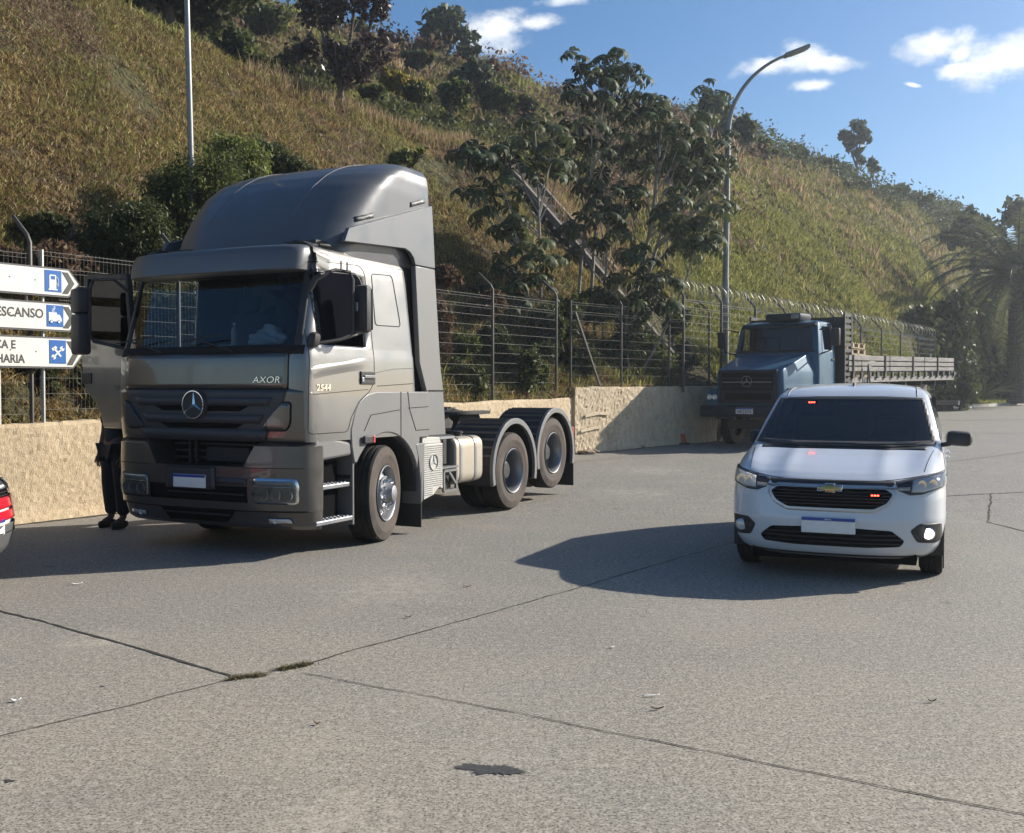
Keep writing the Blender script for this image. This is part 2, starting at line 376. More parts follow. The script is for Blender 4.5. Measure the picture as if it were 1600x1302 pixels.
# ---- ground sheet
def mat_ground():
    m = bpy.data.materials.new('exposed_aggregate_paving'); m.use_nodes = True; nt = m.node_tree; N = nt.nodes; L = nt.links; b = N['Principled BSDF']
    tc = N.new('ShaderNodeTexCoord')
    def noise(sc, det=4, ro=.6):
        n = N.new('ShaderNodeTexNoise'); n.inputs['Scale'].default_value = sc; n.inputs['Detail'].default_value = det; n.inputs['Roughness'].default_value = ro
        L.new(tc.outputs['Object'], n.inputs['Vector']); return n.outputs['Fac']
    def mixc(f, a, c, mode='MIX'):
        x = N.new('ShaderNodeMix'); x.data_type = 'RGBA'; x.blend_type = mode
        for s, v in (('Factor', f), ('A', a), ('B', c)):
            if isinstance(v, tuple): x.inputs[s].default_value = (*v, 1)
            elif isinstance(v, float): x.inputs[s].default_value = v
            else: L.new(v, x.inputs[s])
        return x.outputs['Result']
    def mr(v, a, b_, c=0., d=1.):
        x = N.new('ShaderNodeMapRange'); x.inputs['From Min'].default_value = a; x.inputs['From Max'].default_value = b_; x.inputs['To Min'].default_value = c; x.inputs['To Max'].default_value = d
        L.new(v, x.inputs['Value']); return x.outputs[0]
    grain = noise(74, 4, .8); fine = noise(190, 2, .6)
    base = mixc(mr(noise(.35, 5), .35, .65), (.335, .292, .225), (.265, .242, .198))
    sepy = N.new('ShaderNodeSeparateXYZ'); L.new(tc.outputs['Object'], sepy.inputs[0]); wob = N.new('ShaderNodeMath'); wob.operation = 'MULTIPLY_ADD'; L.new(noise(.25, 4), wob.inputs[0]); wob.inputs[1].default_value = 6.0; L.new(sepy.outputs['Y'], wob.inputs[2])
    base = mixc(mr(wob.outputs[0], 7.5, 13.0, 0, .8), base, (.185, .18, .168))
    base = mixc(mr(noise(1.3, 6, .7), .5, .75, 0, .55), base, (.33, .29, .225))
    base = mixc(mr(noise(.9, 6, .7), .56, .8, 0, .5), base, (.13, .126, .118))
    dark = mixc(mr(grain, .40, .48), (.045, .042, .038), base)
    lite = mixc(mr(grain, .54, .64, 0, .8), dark, (.52, .49, .43))
    lite = mixc(mr(fine, .62, .74, 0, .5), lite, (.10, .095, .085))
    coarse = noise(24, 3, .8); lite = mixc(mr(coarse, .40, .47, .38, 0), lite, (.085, .08, .07)); lite = mixc(mr(coarse, .55, .63, 0, .32), lite, (.55, .51, .44))
    # oil drips
    v = N.new('ShaderNodeTexVoronoi'); v.inputs['Scale'].default_value = .8; L.new(tc.outputs['Object'], v.inputs['Vector'])
    lite = mixc(mr(v.outputs['Distance'], .02, .055, .5, 0.), lite, (.07, .065, .06))
    # pale scuffs and darker damp areas with a place of their own
    geo = N.new('ShaderNodeNewGeometry'); nz2 = noise(7, 7, .75)
    for (u, v, rad, col, am) in ((155, 1000, .42, (.56, .50, .40), .75), (600, 925, .75, (.52, .47, .38), .65), (520, 1275, .40, (.60, .53, .42), .7), (480, 1180, .5, (.50, .45, .36), .45), (640, 905, .5, (.50, .45, .37), .5), (1010, 735, 1.3, (.50, .47, .42), .7), (985, 770, 1.0, (.50, .47, .42), .6), (300, 1230, .7, (.13, .12, .105), .5), (900, 1000, 1.1, (.14, .135, .125), .45), (1250, 1010, 1.2, (.14, .135, .125), .35), (1450, 1130, .8, (.14, .135, .125), .45), (820, 1190, .6, (.50, .46, .39), .35), (1100, 960, 1.0, (.46, .42, .36), .35), (700, 1100, 1.0, (.46, .42, .36), .35)):
        p_ = on_ground(u, v); d_ = N.new('ShaderNodeVectorMath'); d_.operation = 'DISTANCE'; L.new(geo.outputs['Position'], d_.inputs[0]); d_.inputs[1].default_value = p_
        k1 = mr(d_.outputs['Value'], 0, rad, 1., 0.); ad = N.new('ShaderNodeMath'); ad.operation = 'MULTIPLY'; L.new(k1, ad.inputs[0]); L.new(mr(nz2, .42, .62), ad.inputs[1])
        lite = mixc(mr(ad.outputs[0], .05, .85, 0., am * .55), lite, col)
    L.new(lite, b.inputs['Base Color']); b.inputs['Roughness'].default_value = .78; b.inputs['Specular IOR Level'].default_value = .35
    bp = N.new('ShaderNodeBump'); bp.inputs['Strength'].default_value = .28; bp.inputs['Distance'].default_value = .004
    L.new(grain, bp.inputs['Height']); L.new(bp.outputs[0], b.inputs['Normal'])
    return m
ys = np.concatenate([np.linspace(-80, 10, 10), np.linspace(12, 16, 9), np.linspace(18, 80, 25), np.array([100, 200, 600, 1500])])
xs = np.concatenate([[-1500, -400], np.linspace(-100, 120, 23), [400, 1500]])
gx, gy = np.meshgrid(xs, ys, indexing='ij')
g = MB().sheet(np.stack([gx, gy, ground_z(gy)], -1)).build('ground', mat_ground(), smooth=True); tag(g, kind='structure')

# ---- joints and cracks in the paving (thin dark recessed fillings laid 4 mm proud)
M_joint = ramp_mat('joint_filling', [(.3, (.035, .03, .025)), (.7, (.09, .08, .06))], 30, .95, .5)
M_tar = ramp_mat('faint_joint', [(.3, (.10, .09, .075)), (.7, (.17, .15, .12))], 30, .95, .3)
def strip(pts, w, name, m, seed, wob=.012, lift=.004):
    r_ = np.random.default_rng(seed); P = []
    pts = [Vector((p[0], p[1], 0)) for p in pts]
    for a, b in zip(pts, pts[1:]):
        n = max(2, int((b - a).length / .06))
        for i in range(n): P.append(a.lerp(b, i / n))
    P.append(pts[-1]); n = len(P); V = []
    wv = np.cumsum(r_.normal(0, wob * .35, n)); wv -= np.linspace(wv[0], wv[-1], n); wv = np.clip(wv, -.05, .05)
    for i, p in enumerate(P):
        t = P[min(i + 1, n - 1)] - P[max(i - 1, 0)]; t.z = 0; t.normalize(); s_ = Vector((-t.y, t.x, 0))
        ww = w * (.55 + .9 * r_.random()); c = p + s_ * wv[i]
        for q in (c - s_ * ww / 2, c + s_ * ww / 2): V.append((q.x, q.y, float(ground_z(q.y)) + lift))
    mb = MB().add(V, [(2 * i, 2 * i + 1, 2 * i + 3, 2 * i + 2) for i in range(n - 1)])
    return tag(mb.build(name, m), kind='structure')
G = on_ground
strip([G(-140, 915), G(0, 955), G(150, 995), G(372, 1060)], .02, 'paving_joint', M_joint, 1)
strip([G(1180, 838), G(1000, 890), G(800, 948), G(640, 993), G(465, 1042), G(372, 1060)], .010, 'paving_joint', M_joint, 2)
strip([G(372, 1060), G(200, 1105), G(0, 1152), G(-200, 1205)], .009, 'paving_joint', M_tar, 3)
strip([G(470, 1052), G(800, 1113), G(1100, 1172), G(1600, 1272), G(1900, 1335)], .008, 'paving_joint', M_joint, 4)
strip([G(1470, 776), G(1548, 772), G(1700, 765)], .035, 'paving_joint', M_joint, 5)
strip([G(1548, 772), G(1540, 816), G(1600, 831), G(1720, 862)], .022, 'paving_joint', M_joint, 6)
strip([G(1400, 655), G(1500, 657), G(1700, 656)], .16, 'paving_joint', M_joint, 7)
strip([G(1480, 722), G(1530, 716), G(1560, 712), G(1640, 700)], .04, 'paving_joint', M_tar, 8)
strip([G(1450, 686), G(1530, 678), G(1640, 676)], .05, 'paving_joint', M_tar, 9)
strip([G(880, 725), G(960, 716), G(1040, 713)], .03, 'paving_joint', M_tar, 10)
# weeds and dirt packed in the joint crossing
def weeds(pts, seed, n):
    r_ = np.random.default_rng(seed); V = []; Q = []
    for i in range(n):
        t = r_.random() * (len(pts) - 1); k = int(t); p = Vector(pts[k]).lerp(Vector(pts[k + 1]), t - k)
        x, y = p.x + r_.normal(0, .018), p.y + r_.normal(0, .014); a = r_.random() * 6.28; l = .012 + .03 * r_.random(); h_ = .004 + .02 * r_.random(); w = .003
        d = np.array([math.cos(a), math.sin(a)]); s_ = np.array([-d[1], d[0]]) * w; z = float(ground_z(y)) + .003
        k = len(V); V += [(x - s_[0], y - s_[1], z), (x + s_[0], y + s_[1], z), (x + d[0] * l, y + d[1] * l, z + h_)]; Q.append((k, k + 1, k + 2))
    return V, Q
V1, Q1 = weeds([G(358, 1063), G(385, 1058), G(412, 1056)], 1, 420); V2, Q2 = weeds([G(437, 1047), G(462, 1043), G(484, 1038)], 2, 620)
k = len(V1); wd = fast_mesh('joint_weeds', V1 + V2, Q1 + [tuple(i + k for i in q) for q in Q2], leaf_mat('weed', (.10, .085, .04), (.13, .12, .05), (.20, .16, .09), trans=.2))
tag(wd, 'dry weeds and grit packed in the crossing of the paving joints', kind='stuff')
# dark fluid stain
def blotch(cx, cy, rx, ry, seed, m, name, lift=.003, n=110):
    r_ = np.random.default_rng(seed); an = np.linspace(0, 2 * math.pi, n, endpoint=False)
    rr = 1 + sum(r_.normal(0, .9 / k) * np.cos(k * an + r_.random() * 6) for k in range(2, 12)) * .5 + r_.normal(0, .16, n); rr = np.clip(rr, .25, 1.7)
    V = [(cx + rx * q * math.cos(a), cy + ry * q * math.sin(a), float(ground_z(cy)) + lift) for a, q in zip(an, rr)]
    return tag(MB().add(V, [tuple(range(n))]).build(name, m), kind='structure')
M_stain = dirty(mat('stain_oil', (.045, .043, .04), .5), .8, 45, (.10, .095, .085))
blotch(*G(768, 1203)[:2], .14, .055, 5, M_stain, 'oil_stain'); blotch(*G(15, 1221)[:2], .022, .012, 6, M_stain, 'oil_stain'); blotch(*G(160, 1073)[:2], .015, .008, 7, M_stain, 'oil_stain')
# tyre-chalk scratch marks
M_scr = ramp_mat('scraped_paving', [(.45, (.24, .22, .19)), (.6, (.42, .38, .32))], 40, .9, .2)
# litter: twigs, leaves and bits of paper; each its own thing
M_twig = mat('twig', (.05, .038, .025), .9); M_paper = mat('paper', (.75, .74, .7), .8); M_dleaf = mat('dead_leaf', (.16, .10, .05), .8)
def leaf_thing(u, v, l, w, a, m, label, cat, name, curl=.012):
    p = G(u, v); mb = MB(); c, s_ = math.cos(a), math.sin(a); k = 7; P = []
    for i in range(k):
        t = i / (k - 1); ww = w * math.sin(math.pi * min(.97, max(.06, t))) ** .7; zz = .005 + curl * (4 * (t - .5) ** 2)
        row = []
        for j in (-1, 0, 1): x = (t - .5) * l; y = j * ww / 2; row.append((p.x + x * c - y * s_, p.y + x * s_ + y * c, p.z + zz + abs(j) * .004))
        P.append(row)
    o = mb.sheet(P).build(name, m, smooth=True, solid=.0015); return tag(o, label, cat, 'litter on the paving')
leaf_thing(1027, 1110, .07, .018, .1, M_twig, 'dark curled twig lying on the paving in front of the white car', 'twig', 'twig')
leaf_thing(1017, 1089, .10, .012, .2, M_paper, 'thin white paper strip on the paving just behind the curled twig', 'paper', 'paper_strip', .004)
leaf_thing(957, 1013, .035, .02, .6, M_paper, 'small white paper scrap on paving before the white car shadow', 'paper', 'paper_scrap', .004)
leaf_thing(25, 1097, .05, .03, .4, M_paper, 'crumpled white scrap near the left edge of the paving', 'paper', 'paper_scrap')
leaf_thing(495, 1133, .045, .016, -.6, M_dleaf, 'brown dead leaf on the paving below the joint crossing', 'leaf', 'dead_leaf')
leaf_thing(730, 918, .07, .02, 0, M_dleaf, 'brown dead leaf on open paving between grey truck and car shadow', 'leaf', 'dead_leaf')
leaf_thing(638, 966, .055, .02, .3, M_dleaf, 'pale brown dead leaf beside the long joint right of the truck', 'leaf', 'dead_leaf')
leaf_thing(1457, 1098, .05, .016, .2, M_twig, 'short dark twig on the paving towards the right edge', 'twig', 'twig')
leaf_thing(120, 914, .09, .03, .3, M_paper, 'whitish scrap at the edge of the grey truck shadow', 'paper', 'paper_scrap')

# ---- wall along the lot
WA = Vector((-6.0, 12.3)); WD = Vector((.571, .821)); WB = Vector((1.36, 22.9)); WC = Vector((5.35, 26.9)); FD = Vector((.633, .774))
WALL0 = WA - WD * 6.5
def mat_wall(name, c0, c1, c2, sc=9):
    return ramp_mat(name, [(.30, c0), (.5, c1), (.72, c2)], sc, .92, .4, 75, .03, second=[(.7, (.40, .32, .22), .52, .75, .45), (2.2, (.64, .52, .36), .52, .7, .5)], mapscale=(1, 1, .55))
M_wall = mat_wall('roughcast', (.38, .30, .195), (.50, .395, .265), (.60, .485, .335), 26); M_wall2 = mat_wall('roughcast_far', (.38, .30, .20), (.52, .42, .29), (.62, .52, .37), 6)
def wall_mesh(a, b, th, z0a, z0b, z1a, z1b, m, name, seed, rough=.003):
    """roughcast wall: finely divided front face pushed about by noise, uneven top edge"""
    r_ = np.random.default_rng(seed); L_ = (b - a).length; d = (b - a) / L_; nrm = Vector((d.y, -d.x)); nx = max(8, int(L_ / .05)); nz = 30
    P = []
    tops = np.interp(np.linspace(0, 1, nx + 1), np.linspace(0, 1, 40), r_.normal(0, .008, 40)) + r_.normal(0, .004, nx + 1)
    for i in range(nx + 1):
        t = i / nx; p = a + d * L_ * t; col = []
        zb = float(ground_z(p.y)) - .05; zt = z1a + (z1b - z1a) * t + tops[i]
        n1 = r_.normal(0, rough, nz + 1) + .02 * math.sin(t * 9)
        for j in range(nz + 1):
            s_ = j / nz; z = zb + (zt - zb) * s_; o = n1[j] + (.04 * max(0, 1 - s_ * 7)) 
            if j == nz: o = n1[j] - .012
            col.append((p.x + nrm.x * o, p.y + nrm.y * o, z))
        q = p - nrm * th; col.append((q.x, q.y, zt + .004)); col.append((q.x, q.y, zb))
        P.append(col)
    mb = MB().sheet(P); n = nz + 3
    mb.add([P[0][j] for j in range(n)], [tuple(range(n))]); mb.add([P[-1][j] for j in range(n)], [tuple(range(n))[::-1]])
    return mb.build(name, m, smooth=False)
wl = wall_mesh(WALL0, WB + WD * .0, .22, 0, 0, 1.09, 1.44, M_wall, 'roughcast_wall', 1)
tag(wl, 'low sunlit tan roughcast wall running behind the grey truck, under the signs', 'wall')
wr = wall_mesh(WB + Vector((.05, -.06)), WC + Vector((.2, .2)), .26, 0, 0, 1.67, 1.70, M_wall2, 'plastered_wall', 2, .006)
tag(wr, 'taller patched tan wall, half in shadow, beside the blue truck', 'wall')
strip([WALL0 - Vector((-.03, .04)) * 1.2, WB - Vector((-.03, .04)) * 1.2], .09, 'wall_foot_dirt', M_joint, 31, .02)
strip([WB + Vector((.1, -.12)), WC + Vector((.2, .1))], .10, 'wall_foot_dirt', M_joint, 32, .02)
# patched render strips on the far wall
M_mort = ramp_mat('mortar_patch', [(.35, (.56, .45, .31)), (.65, (.70, .58, .42))], 12, .9, .5)
d2 = (WC - WB).normalized(); n2 = Vector((d2.y, -d2.x))
def wp(s_, z, o=.035): p = WB + Vector((.05, -.06)) + d2 * s_ + n2 * o; return (p.x, p.y, z)
def wall_band(pts, w, name):
    mb = MB()
    for a, b in zip(pts, pts[1:]): mb.bar(wp(*a), wp(*b), w, .02, up=(n2.x, n2.y, 0))
    return mb.build(name, M_mort, parent=wr, bevel=.004)
wall_band([(.30, 1.02), (.75, 1.08), (1.15, 1.06)], .07, 'mortar_patch'); wall_band([(.15, .68), (.6, .74), (.85, .76)], .06, 'mortar_patch')
# broken plinth lumps at the wall corner
M_rub = ramp_mat('rubble', [(.3, (.12, .09, .07)), (.7, (.45, .36, .26))], 9, .95, .8)
def rock(c, r_, seed, m, label, cat='stone', sq=(1, 1, .6)):
    g_ = np.random.default_rng(seed); bm = bmesh.new(); bmesh.ops.create_icosphere(bm, subdivisions=2, radius=1)
    for v in bm.verts: v.co = Vector((v.co.x * sq[0], v.co.y * sq[1], v.co.z * sq[2])) * r_ * (1 + g_.normal(0, .13))
    me = bpy.data.meshes.new('rubble_stone'); bm.to_mesh(me); bm.free(); me.materials.append(m)
    o = bpy.data.objects.new('rubble_stone', me); COL.objects.link(o); o.location = c; return tag(o, label, cat, 'broken stones at the foot of the wall')
for i, (u, v, r_, lb) in enumerate([(905, 709, .10, 'left broken stone at the foot of the wall corner'), (918, 710, .13, 'largest broken stone at the foot of the wall corner'), (929, 708, .09, 'right broken stone at the foot of the wall corner'), (1003, 700, .07, 'small stone in shadow at the foot of the taller wall')]):
    p = G(u, v); rock((p.x, p.y, p.z + .03), r_, i, M_rub, lb, sq=(1.3, 1, .6))

# ---- hillside: real terrain behind the wall
cols = {  # r = X/Y : nodes (Y, z)
 -1.10: [(8.1, 1.0), (13.8, 11.4), (17.5, 12.5), (34, 21), (50, 27)],
 -.875: [(9.35, 1.05), (15.5, 11.4), (19.5, 12.3), (38, 21), (52, 26.5)],
 -.625: [(11.1, 1.12), (18.4, 10.9), (22.5, 11.6), (40, 19), (54, 25.5)],
 -.5:   [(12.35, 1.18), (20.3, 10.6), (24.5, 11.2), (42, 19), (55, 25.2)],
 -.375: [(14.0, 1.23), (22.7, 10.15), (27, 10.6), (43, 18), (55, 24.8)],
 -.3125:[(14.9, 1.26), (24.1, 9.9), (28.5, 10.3), (44, 17.5), (55, 24.0)],
 -.2375:[(16.1, 1.29), (26.0, 9.5), (30.5, 9.9), (44, 16.2), (55, 22.3)],
 -.169: [(17.3, 1.33), (28.1, 9.3), (32.5, 9.8), (45, 15.8), (57, 21.9)],
 -.0625:[(19.4, 1.40), (31.6, 9.25), (36.5, 9.8), (47, 15.0), (58, 20.6)],
 -.019: [(20.6, 1.43), (32.0, 8.85), (37, 9.7), (48, 14.6), (59, 20.2)],
 .0375: [(22.3, 1.45), (31.2, 6.7), (39, 10.4), (50, 15), (60, 18.9)],
 .125:  [(24.9, 1.62), (29.0, 3.9), (40, 10.2), (52, 14.8), (63, 17.9)],
 .194:  [(27.0, 1.70), (31.5, 3.9), (41, 9.2), (54, 14.6), (66, 18.2)],
 .25:   [(29.8, 1.72), (34, 3.7), (43, 8.3), (57, 14.0), (70, 17.5)],
 .331:  [(34.7, 1.75), (39, 3.7), (48, 7.8), (64, 13.4), (78, 17.2)],
 .388:  [(39.5, 1.6), (44, 3.6), (53, 7.2), (70, 12.6), (85, 16.9)],
 .4375: [(55, .85), (58, 2.6), (66, 6.2), (80, 11.6), (92, 16.2)],
 .50:   [(62, .95), (65, 2.4), (72, 5.5), (88, 10.8), (98, 15.0)],
 .625:  [(70, 1.0), (74, 2.4), (82, 5), (100, 9.5), (112, 12.5)],
 .80:   [(82, 1.1), (86, 2.2), (94, 4), (112, 7), (125, 9)],
 1.15:  [(96, 1.2), (102, 2), (110, 3), (128, 5), (140, 6)]}
RK = np.array(sorted(cols)); CN = np.array([cols[r_] for r_ in RK])     # (n,5,2)
def fbm2(x, y, sc, seed=0, oct=4):
    x = np.asarray(x) * sc; y = np.asarray(y) * sc; out = 0; a = 1; tot = 0
    for o in range(oct):
        r_ = np.random.default_rng(100 + seed * 13 + o); T_ = r_.random((64, 64)); xi = np.floor(x).astype(int); yi = np.floor(y).astype(int); fx = x - xi; fy = y - yi
        fx = fx * fx * (3 - 2 * fx); fy = fy * fy * (3 - 2 * fy)
        q = lambda i, j: T_[(xi + i) % 64, (yi + j) % 64]
        out = out + a * ((q(0, 0) * (1 - fx) + q(1, 0) * fx) * (1 - fy) + (q(0, 1) * (1 - fx) + q(1, 1) * fx) * fy); tot += a; a *= .5; x = x * 2.03 + 11.3; y = y * 2.03 + 5.7
    return out / tot
def terr(r_, s_):
    """r_ = X/Y, s_ in 0..6 (node coordinate, 4..6 falls away behind the ridge) -> X, Y, Z, smooth"""
    r_ = np.asarray(r_, float); s_ = np.asarray(s_, float)
    nod = [[np.interp(r_, RK, CN[:, k, c]) for c in (0, 1)] for k in range(5)]
    Ys = np.stack([n_[0] for n_ in nod] + [nod[4][0] + 14, nod[4][0] + 60]); Zs = np.stack([n_[1] for n_ in nod] + [nod[4][1] - 1.5, nod[4][1] - 14])
    i = np.clip(np.floor(s_).astype(int), 0, 5); f = s_ - i
    idx = np.arange(r_.size)
    A = lambda M_, k: M_.reshape(7, -1)[np.clip(k, 0, 6).ravel(), idx].reshape(r_.shape)
    y = A(Ys, i) * (1 - f) + A(Ys, i + 1) * f
    z0, z1 = A(Zs, i), A(Zs, i + 1); z = z0 * (1 - f) + z1 * f
    # round off the breaks of slope
    for kk, wdt in ((1, .16), (2, .3), (3, .4), (4, .35)):
        dzl = (A(Zs, np.full_like(i, kk)) - A(Zs, np.full_like(i, kk - 1))); dzr = (A(Zs, np.full_like(i, kk + 1)) - A(Zs, np.full_like(i, kk)))
        t = np.abs(s_ - kk); z = z + (dzr - dzl) * np.clip(1 - t / wdt, 0, 1) ** 2 * wdt * .25
    x = r_ * y
    amp = np.clip((s_) * 3, 0, 1)
    z = z + amp * ((fbm2(x, y, .35, 1) - .5) * (.35 + .25 * np.clip(s_, 0, 4)) + (fbm2(x, y, 1.6, 2) - .5) * .34 + (fbm2(x, y, 4.1, 3) - .5) * .10)
    return x, y, z
M_earth = ramp_mat('hill_earth', [(.3, (.045, .032, .018)), (.5, (.085, .06, .032)), (.7, (.10, .085, .04))], 1.2, .95, 1.0, 9, .12,
                   second=[(.25, (.06, .065, .022), .45, .6, .7)])
rr = np.concatenate([np.linspace(-1.1, -.55, 60), np.linspace(-.545, .55, 760), np.linspace(.56, 1.15, 50)])
ss = np.concatenate([np.linspace(0, 1, 140), np.linspace(1.02, 4, 150), np.linspace(4.1, 6, 12)])
RR, SS = np.meshgrid(rr, ss, indexing='ij'); X_, Y_, Z_ = terr(RR, SS)
n0, n1 = RR.shape; ii, jj = np.meshgrid(np.arange(n0 - 1), np.arange(n1 - 1), indexing='ij'); a_ = (ii * n1 + jj).ravel()
hill = fast_mesh('hillside', np.stack([X_, Y_, Z_], -1).reshape(-1, 3), np.stack([a_, a_ + n1, a_ + n1 + 1, a_ + 1], 1), M_earth, smooth=True); tag(hill, kind='structure')

# ---- grass and dry growth on the slopes
def blades(n, rlo, rhi, slo, shi, hmin, hmax, w, seed, per=5, lean=.5, keep=None, spread=.09, power=1.0, stiff=False):
    r_ = np.random.default_rng(seed)
    R0 = r_.uniform(rlo, rhi, n); S0 = slo + (shi - slo) * r_.random(n) ** power
    x, y, z = terr(R0, S0)
    ok = np.ones(n, bool)
    if keep is not None: ok = keep(R0, S0, x, y, r_)
    x, y, z = x[ok], y[ok], z[ok]; n = len(x); 
    hh = r_.uniform(hmin, hmax, n) * (.55 + .9 * fbm2(x, y, .8, 7)) * (1 + .012 * (y - 25))
    X = np.repeat(x, per) + r_.normal(0, spread, n * per); Y = np.repeat(y, per) + r_.normal(0, spread, n * per); Z = np.repeat(z, per) - .03; H = np.repeat(hh, per) * r_.uniform(.6, 1.15, n * per)
    an = r_.uniform(0, 2 * math.pi, n * per); ln = np.abs(r_.normal(lean, lean * .5, n * per)) * H; ww = w * (1 + .02 * (Y - 20).clip(0)) * r_.uniform(.7, 1.3, n * per)
    dx, dy = np.cos(an) * ln, np.sin(an) * ln; ao = r_.uniform(0, math.pi, n * per); sx, sy = np.cos(ao) * ww, np.sin(ao) * ww
    V = np.empty((n * per, 5, 3))
    V[:, 0] = np.stack([X - sx, Y - sy, Z], 1); V[:, 1] = np.stack([X + sx, Y + sy, Z], 1)
    mx, my, mz = X + dx * .38, Y + dy * .38, Z + H * .6
    V[:, 2] = np.stack([mx + sx * .8, my + sy * .8, mz], 1); V[:, 3] = np.stack([mx - sx * .8, my - sy * .8, mz], 1)
    V[:, 4] = np.stack([X + dx, Y + dy, Z + H], 1)
    b = np.arange(n * per)[:, None] * 5
    T = np.concatenate([b + [0, 1, 2], b + [0, 2, 3], b + [3, 2, 4]])
    return V.reshape(-1, 3), T
M_dry = leaf_mat('dry_grass', (.17, .12, .045), (.31, .235, .09), (.50, .41, .20), .7, .3, .2)
M_mix = leaf_mat('olive_grass', (.10, .10, .028), (.185, .185, .052), (.32, .30, .11), .65, .35, .25)
M_lime = leaf_mat('lime_grass', (.10, .12, .025), (.19, .21, .05), (.30, .30, .10), .6, .4, .25)
M_red = leaf_mat('red_brown_litter', (.09, .055, .03), (.19, .13, .075), (.34, .25, .16), .8, .2, .2)
M_straw = leaf_mat('straw_stalks', (.16, .115, .06), (.26, .19, .10), (.38, .30, .18), .7, .35, .2)
def stair_side(x, y):  # > 0 to the right of the drainage steps
    return (x - 5.05) * .66 + (y - 26.7) * .75
left_of = lambda R0, S0, x, y, r_: (stair_side(x, y) < -.1)
right_of = lambda R0, S0, x, y, r_: (stair_side(x, y) > 1.0)
def stuff(name, parts, m, label):
    V = np.concatenate([p[0] for p in parts]); off = np.cumsum([0] + [len(p[0]) for p in parts[:-1]]); T = np.concatenate([p[1] + o for p, o in zip(parts, off)])
    o = fast_mesh(name, V, T, m); tag(o, label, kind='stuff'); return o
nz_ = lambda x, y, sc, sd: fbm2(x, y, sc, sd)
mown = lambda lo, hi, sd=3, sc=.35: (lambda R0, S0, x, y, r_: (stair_side(x, y) < -.1) & (nz_(x, y, 2.6, 17) > .40) & (nz_(x, y, sc, sd) + r_.normal(0, .06, len(x)) > lo) & (nz_(x, y, sc, sd) + r_.normal(0, .06, len(x)) < hi))
stuff('dry_grass', [blades(46000, -.66, .14, .0, 1.06, .06, .17, .009, 11, 6, 1.1, mown(.42, 1), spread=.06), blades(5000, -1.05, -.66, 0, 1.06, .1, .3, .02, 12, 5, .8)], M_dry, 'short dry brown grass covering the mown slope')
stuff('brown_litter', [blades(34000, -.66, .14, .0, 1.1, .04, .13, .010, 13, 6, 1.3, lambda R0, S0, x, y, r_: (stair_side(x, y) < -.1) & (nz_(x, y, .3, 5) + r_.normal(0, .07, len(x)) + .25 * np.clip(S0 - .8, 0, 1) > .48))], M_red, 'reddish brown dead growth on the mown slope')
stuff('olive_grass', [blades(36000, -.66, .14, .0, 1.06, .06, .18, .009, 14, 6, .9, lambda R0, S0, x, y, r_: (stair_side(x, y) < -.1) & (nz_(x, y, .55, 4) + .35 * (nz_(x, y, 1.7, 12) - .5) + r_.normal(0, .05, len(x)) > .49)),
                      blades(48000, -.42, .56, 1.05, 4.15, .10, .28, .018, 15, 6, .7)], M_mix, 'olive green grass over the upper hillside')
stuff('lime_grass', [blades(88000, .16, .56, .0, 2.6, .06, .18, .013, 16, 6, .8, lambda R0, S0, x, y, r_: (stair_side(x, y) > 1) & (nz_(x, y, .3, 15) + r_.normal(0, .06, len(x)) > .42)), blades(9000, -.40, .08, 1.5, 3.9, .2, .5, .025, 17, 6, .5, lambda R0, S0, x, y, r_: nz_(x, y, .2, 9) > .54),
                     blades(1300, -.1, .2, .02, .35, .1, .3, .015, 18, 6, .5, lambda R0, S0, x, y, r_: nz_(x, y, .6, 9) > .54)], M_lime, 'bright yellow green grass on the slope behind the razor wire fence')
stuff('straw_stalks', [blades(2200, -.26, .12, 1.0, 1.6, .25, .6, .010, 19, 4, .3), blades(2600, -.14, .22, 2.4, 4.1, .4, .9, .03, 20, 4, .25, lambda R0, S0, x, y, r_: nz_(x, y, .12, 8) > .48), blades(3000, .12, .55, 1.6, 4.0, .2, .45, .03, 21, 4, .4, lambda R0, S0, x, y, r_: nz_(x, y, .15, 6) > .5)], M_straw, 'tall pale straw stalks standing along the top of the slopes')

# scrub that reads as one mass on the upper hill
def scrub(n, size, seed, m, name, label, lo, hi, rl, rh):
    r_ = np.random.default_rng(seed); k = 420; R0 = r_.uniform(rl, rh, k); S0 = r_.uniform(lo, hi, k); x, y, z = terr(R0, S0); ok = nz_(x, y, .11, seed) > .47; x, y, z = x[ok], y[ok], z[ok]; k = len(x)
    rad = r_.uniform(.35, 1.15, k) * (y / 45); pk = r_.integers(0, k, n); d = r_.normal(0, 1, (n, 3)); d /= np.linalg.norm(d, axis=1)[:, None]; q = rad[pk][:, None] * (.5 + .5 * r_.random((n, 1))); C_ = np.stack([x[pk], y[pk], z[pk] + rad[pk] * .45], 1) + d * q * [1.25, 1.25, .75]
    a = r_.normal(0, 1, (n, 3)); a /= np.linalg.norm(a, axis=1)[:, None]; b = r_.normal(0, 1, (n, 3)); b -= a * (a * b).sum(1)[:, None]; b /= np.linalg.norm(b, axis=1)[:, None]; s_ = size * (y[pk] / 45)[:, None] * r_.uniform(.6, 1.3, (n, 1))
    V = np.stack([C_ - a * s_, C_ + b * s_ * .5, C_ + a * s_, C_ - b * s_ * .5], 1).reshape(-1, 3); tag(fast_mesh(name, V, np.arange(4 * n).reshape(-1, 4), m), label, kind='stuff')
scrub(26000, .12, 5, leaf_mat('scrub_green', (.035, .045, .016), (.065, .08, .026), (.12, .125, .045), .65, .3, .2), 'green_scrub', 'low green scrub over the upper hillside', 1.9, 4.0, -.42, .20)
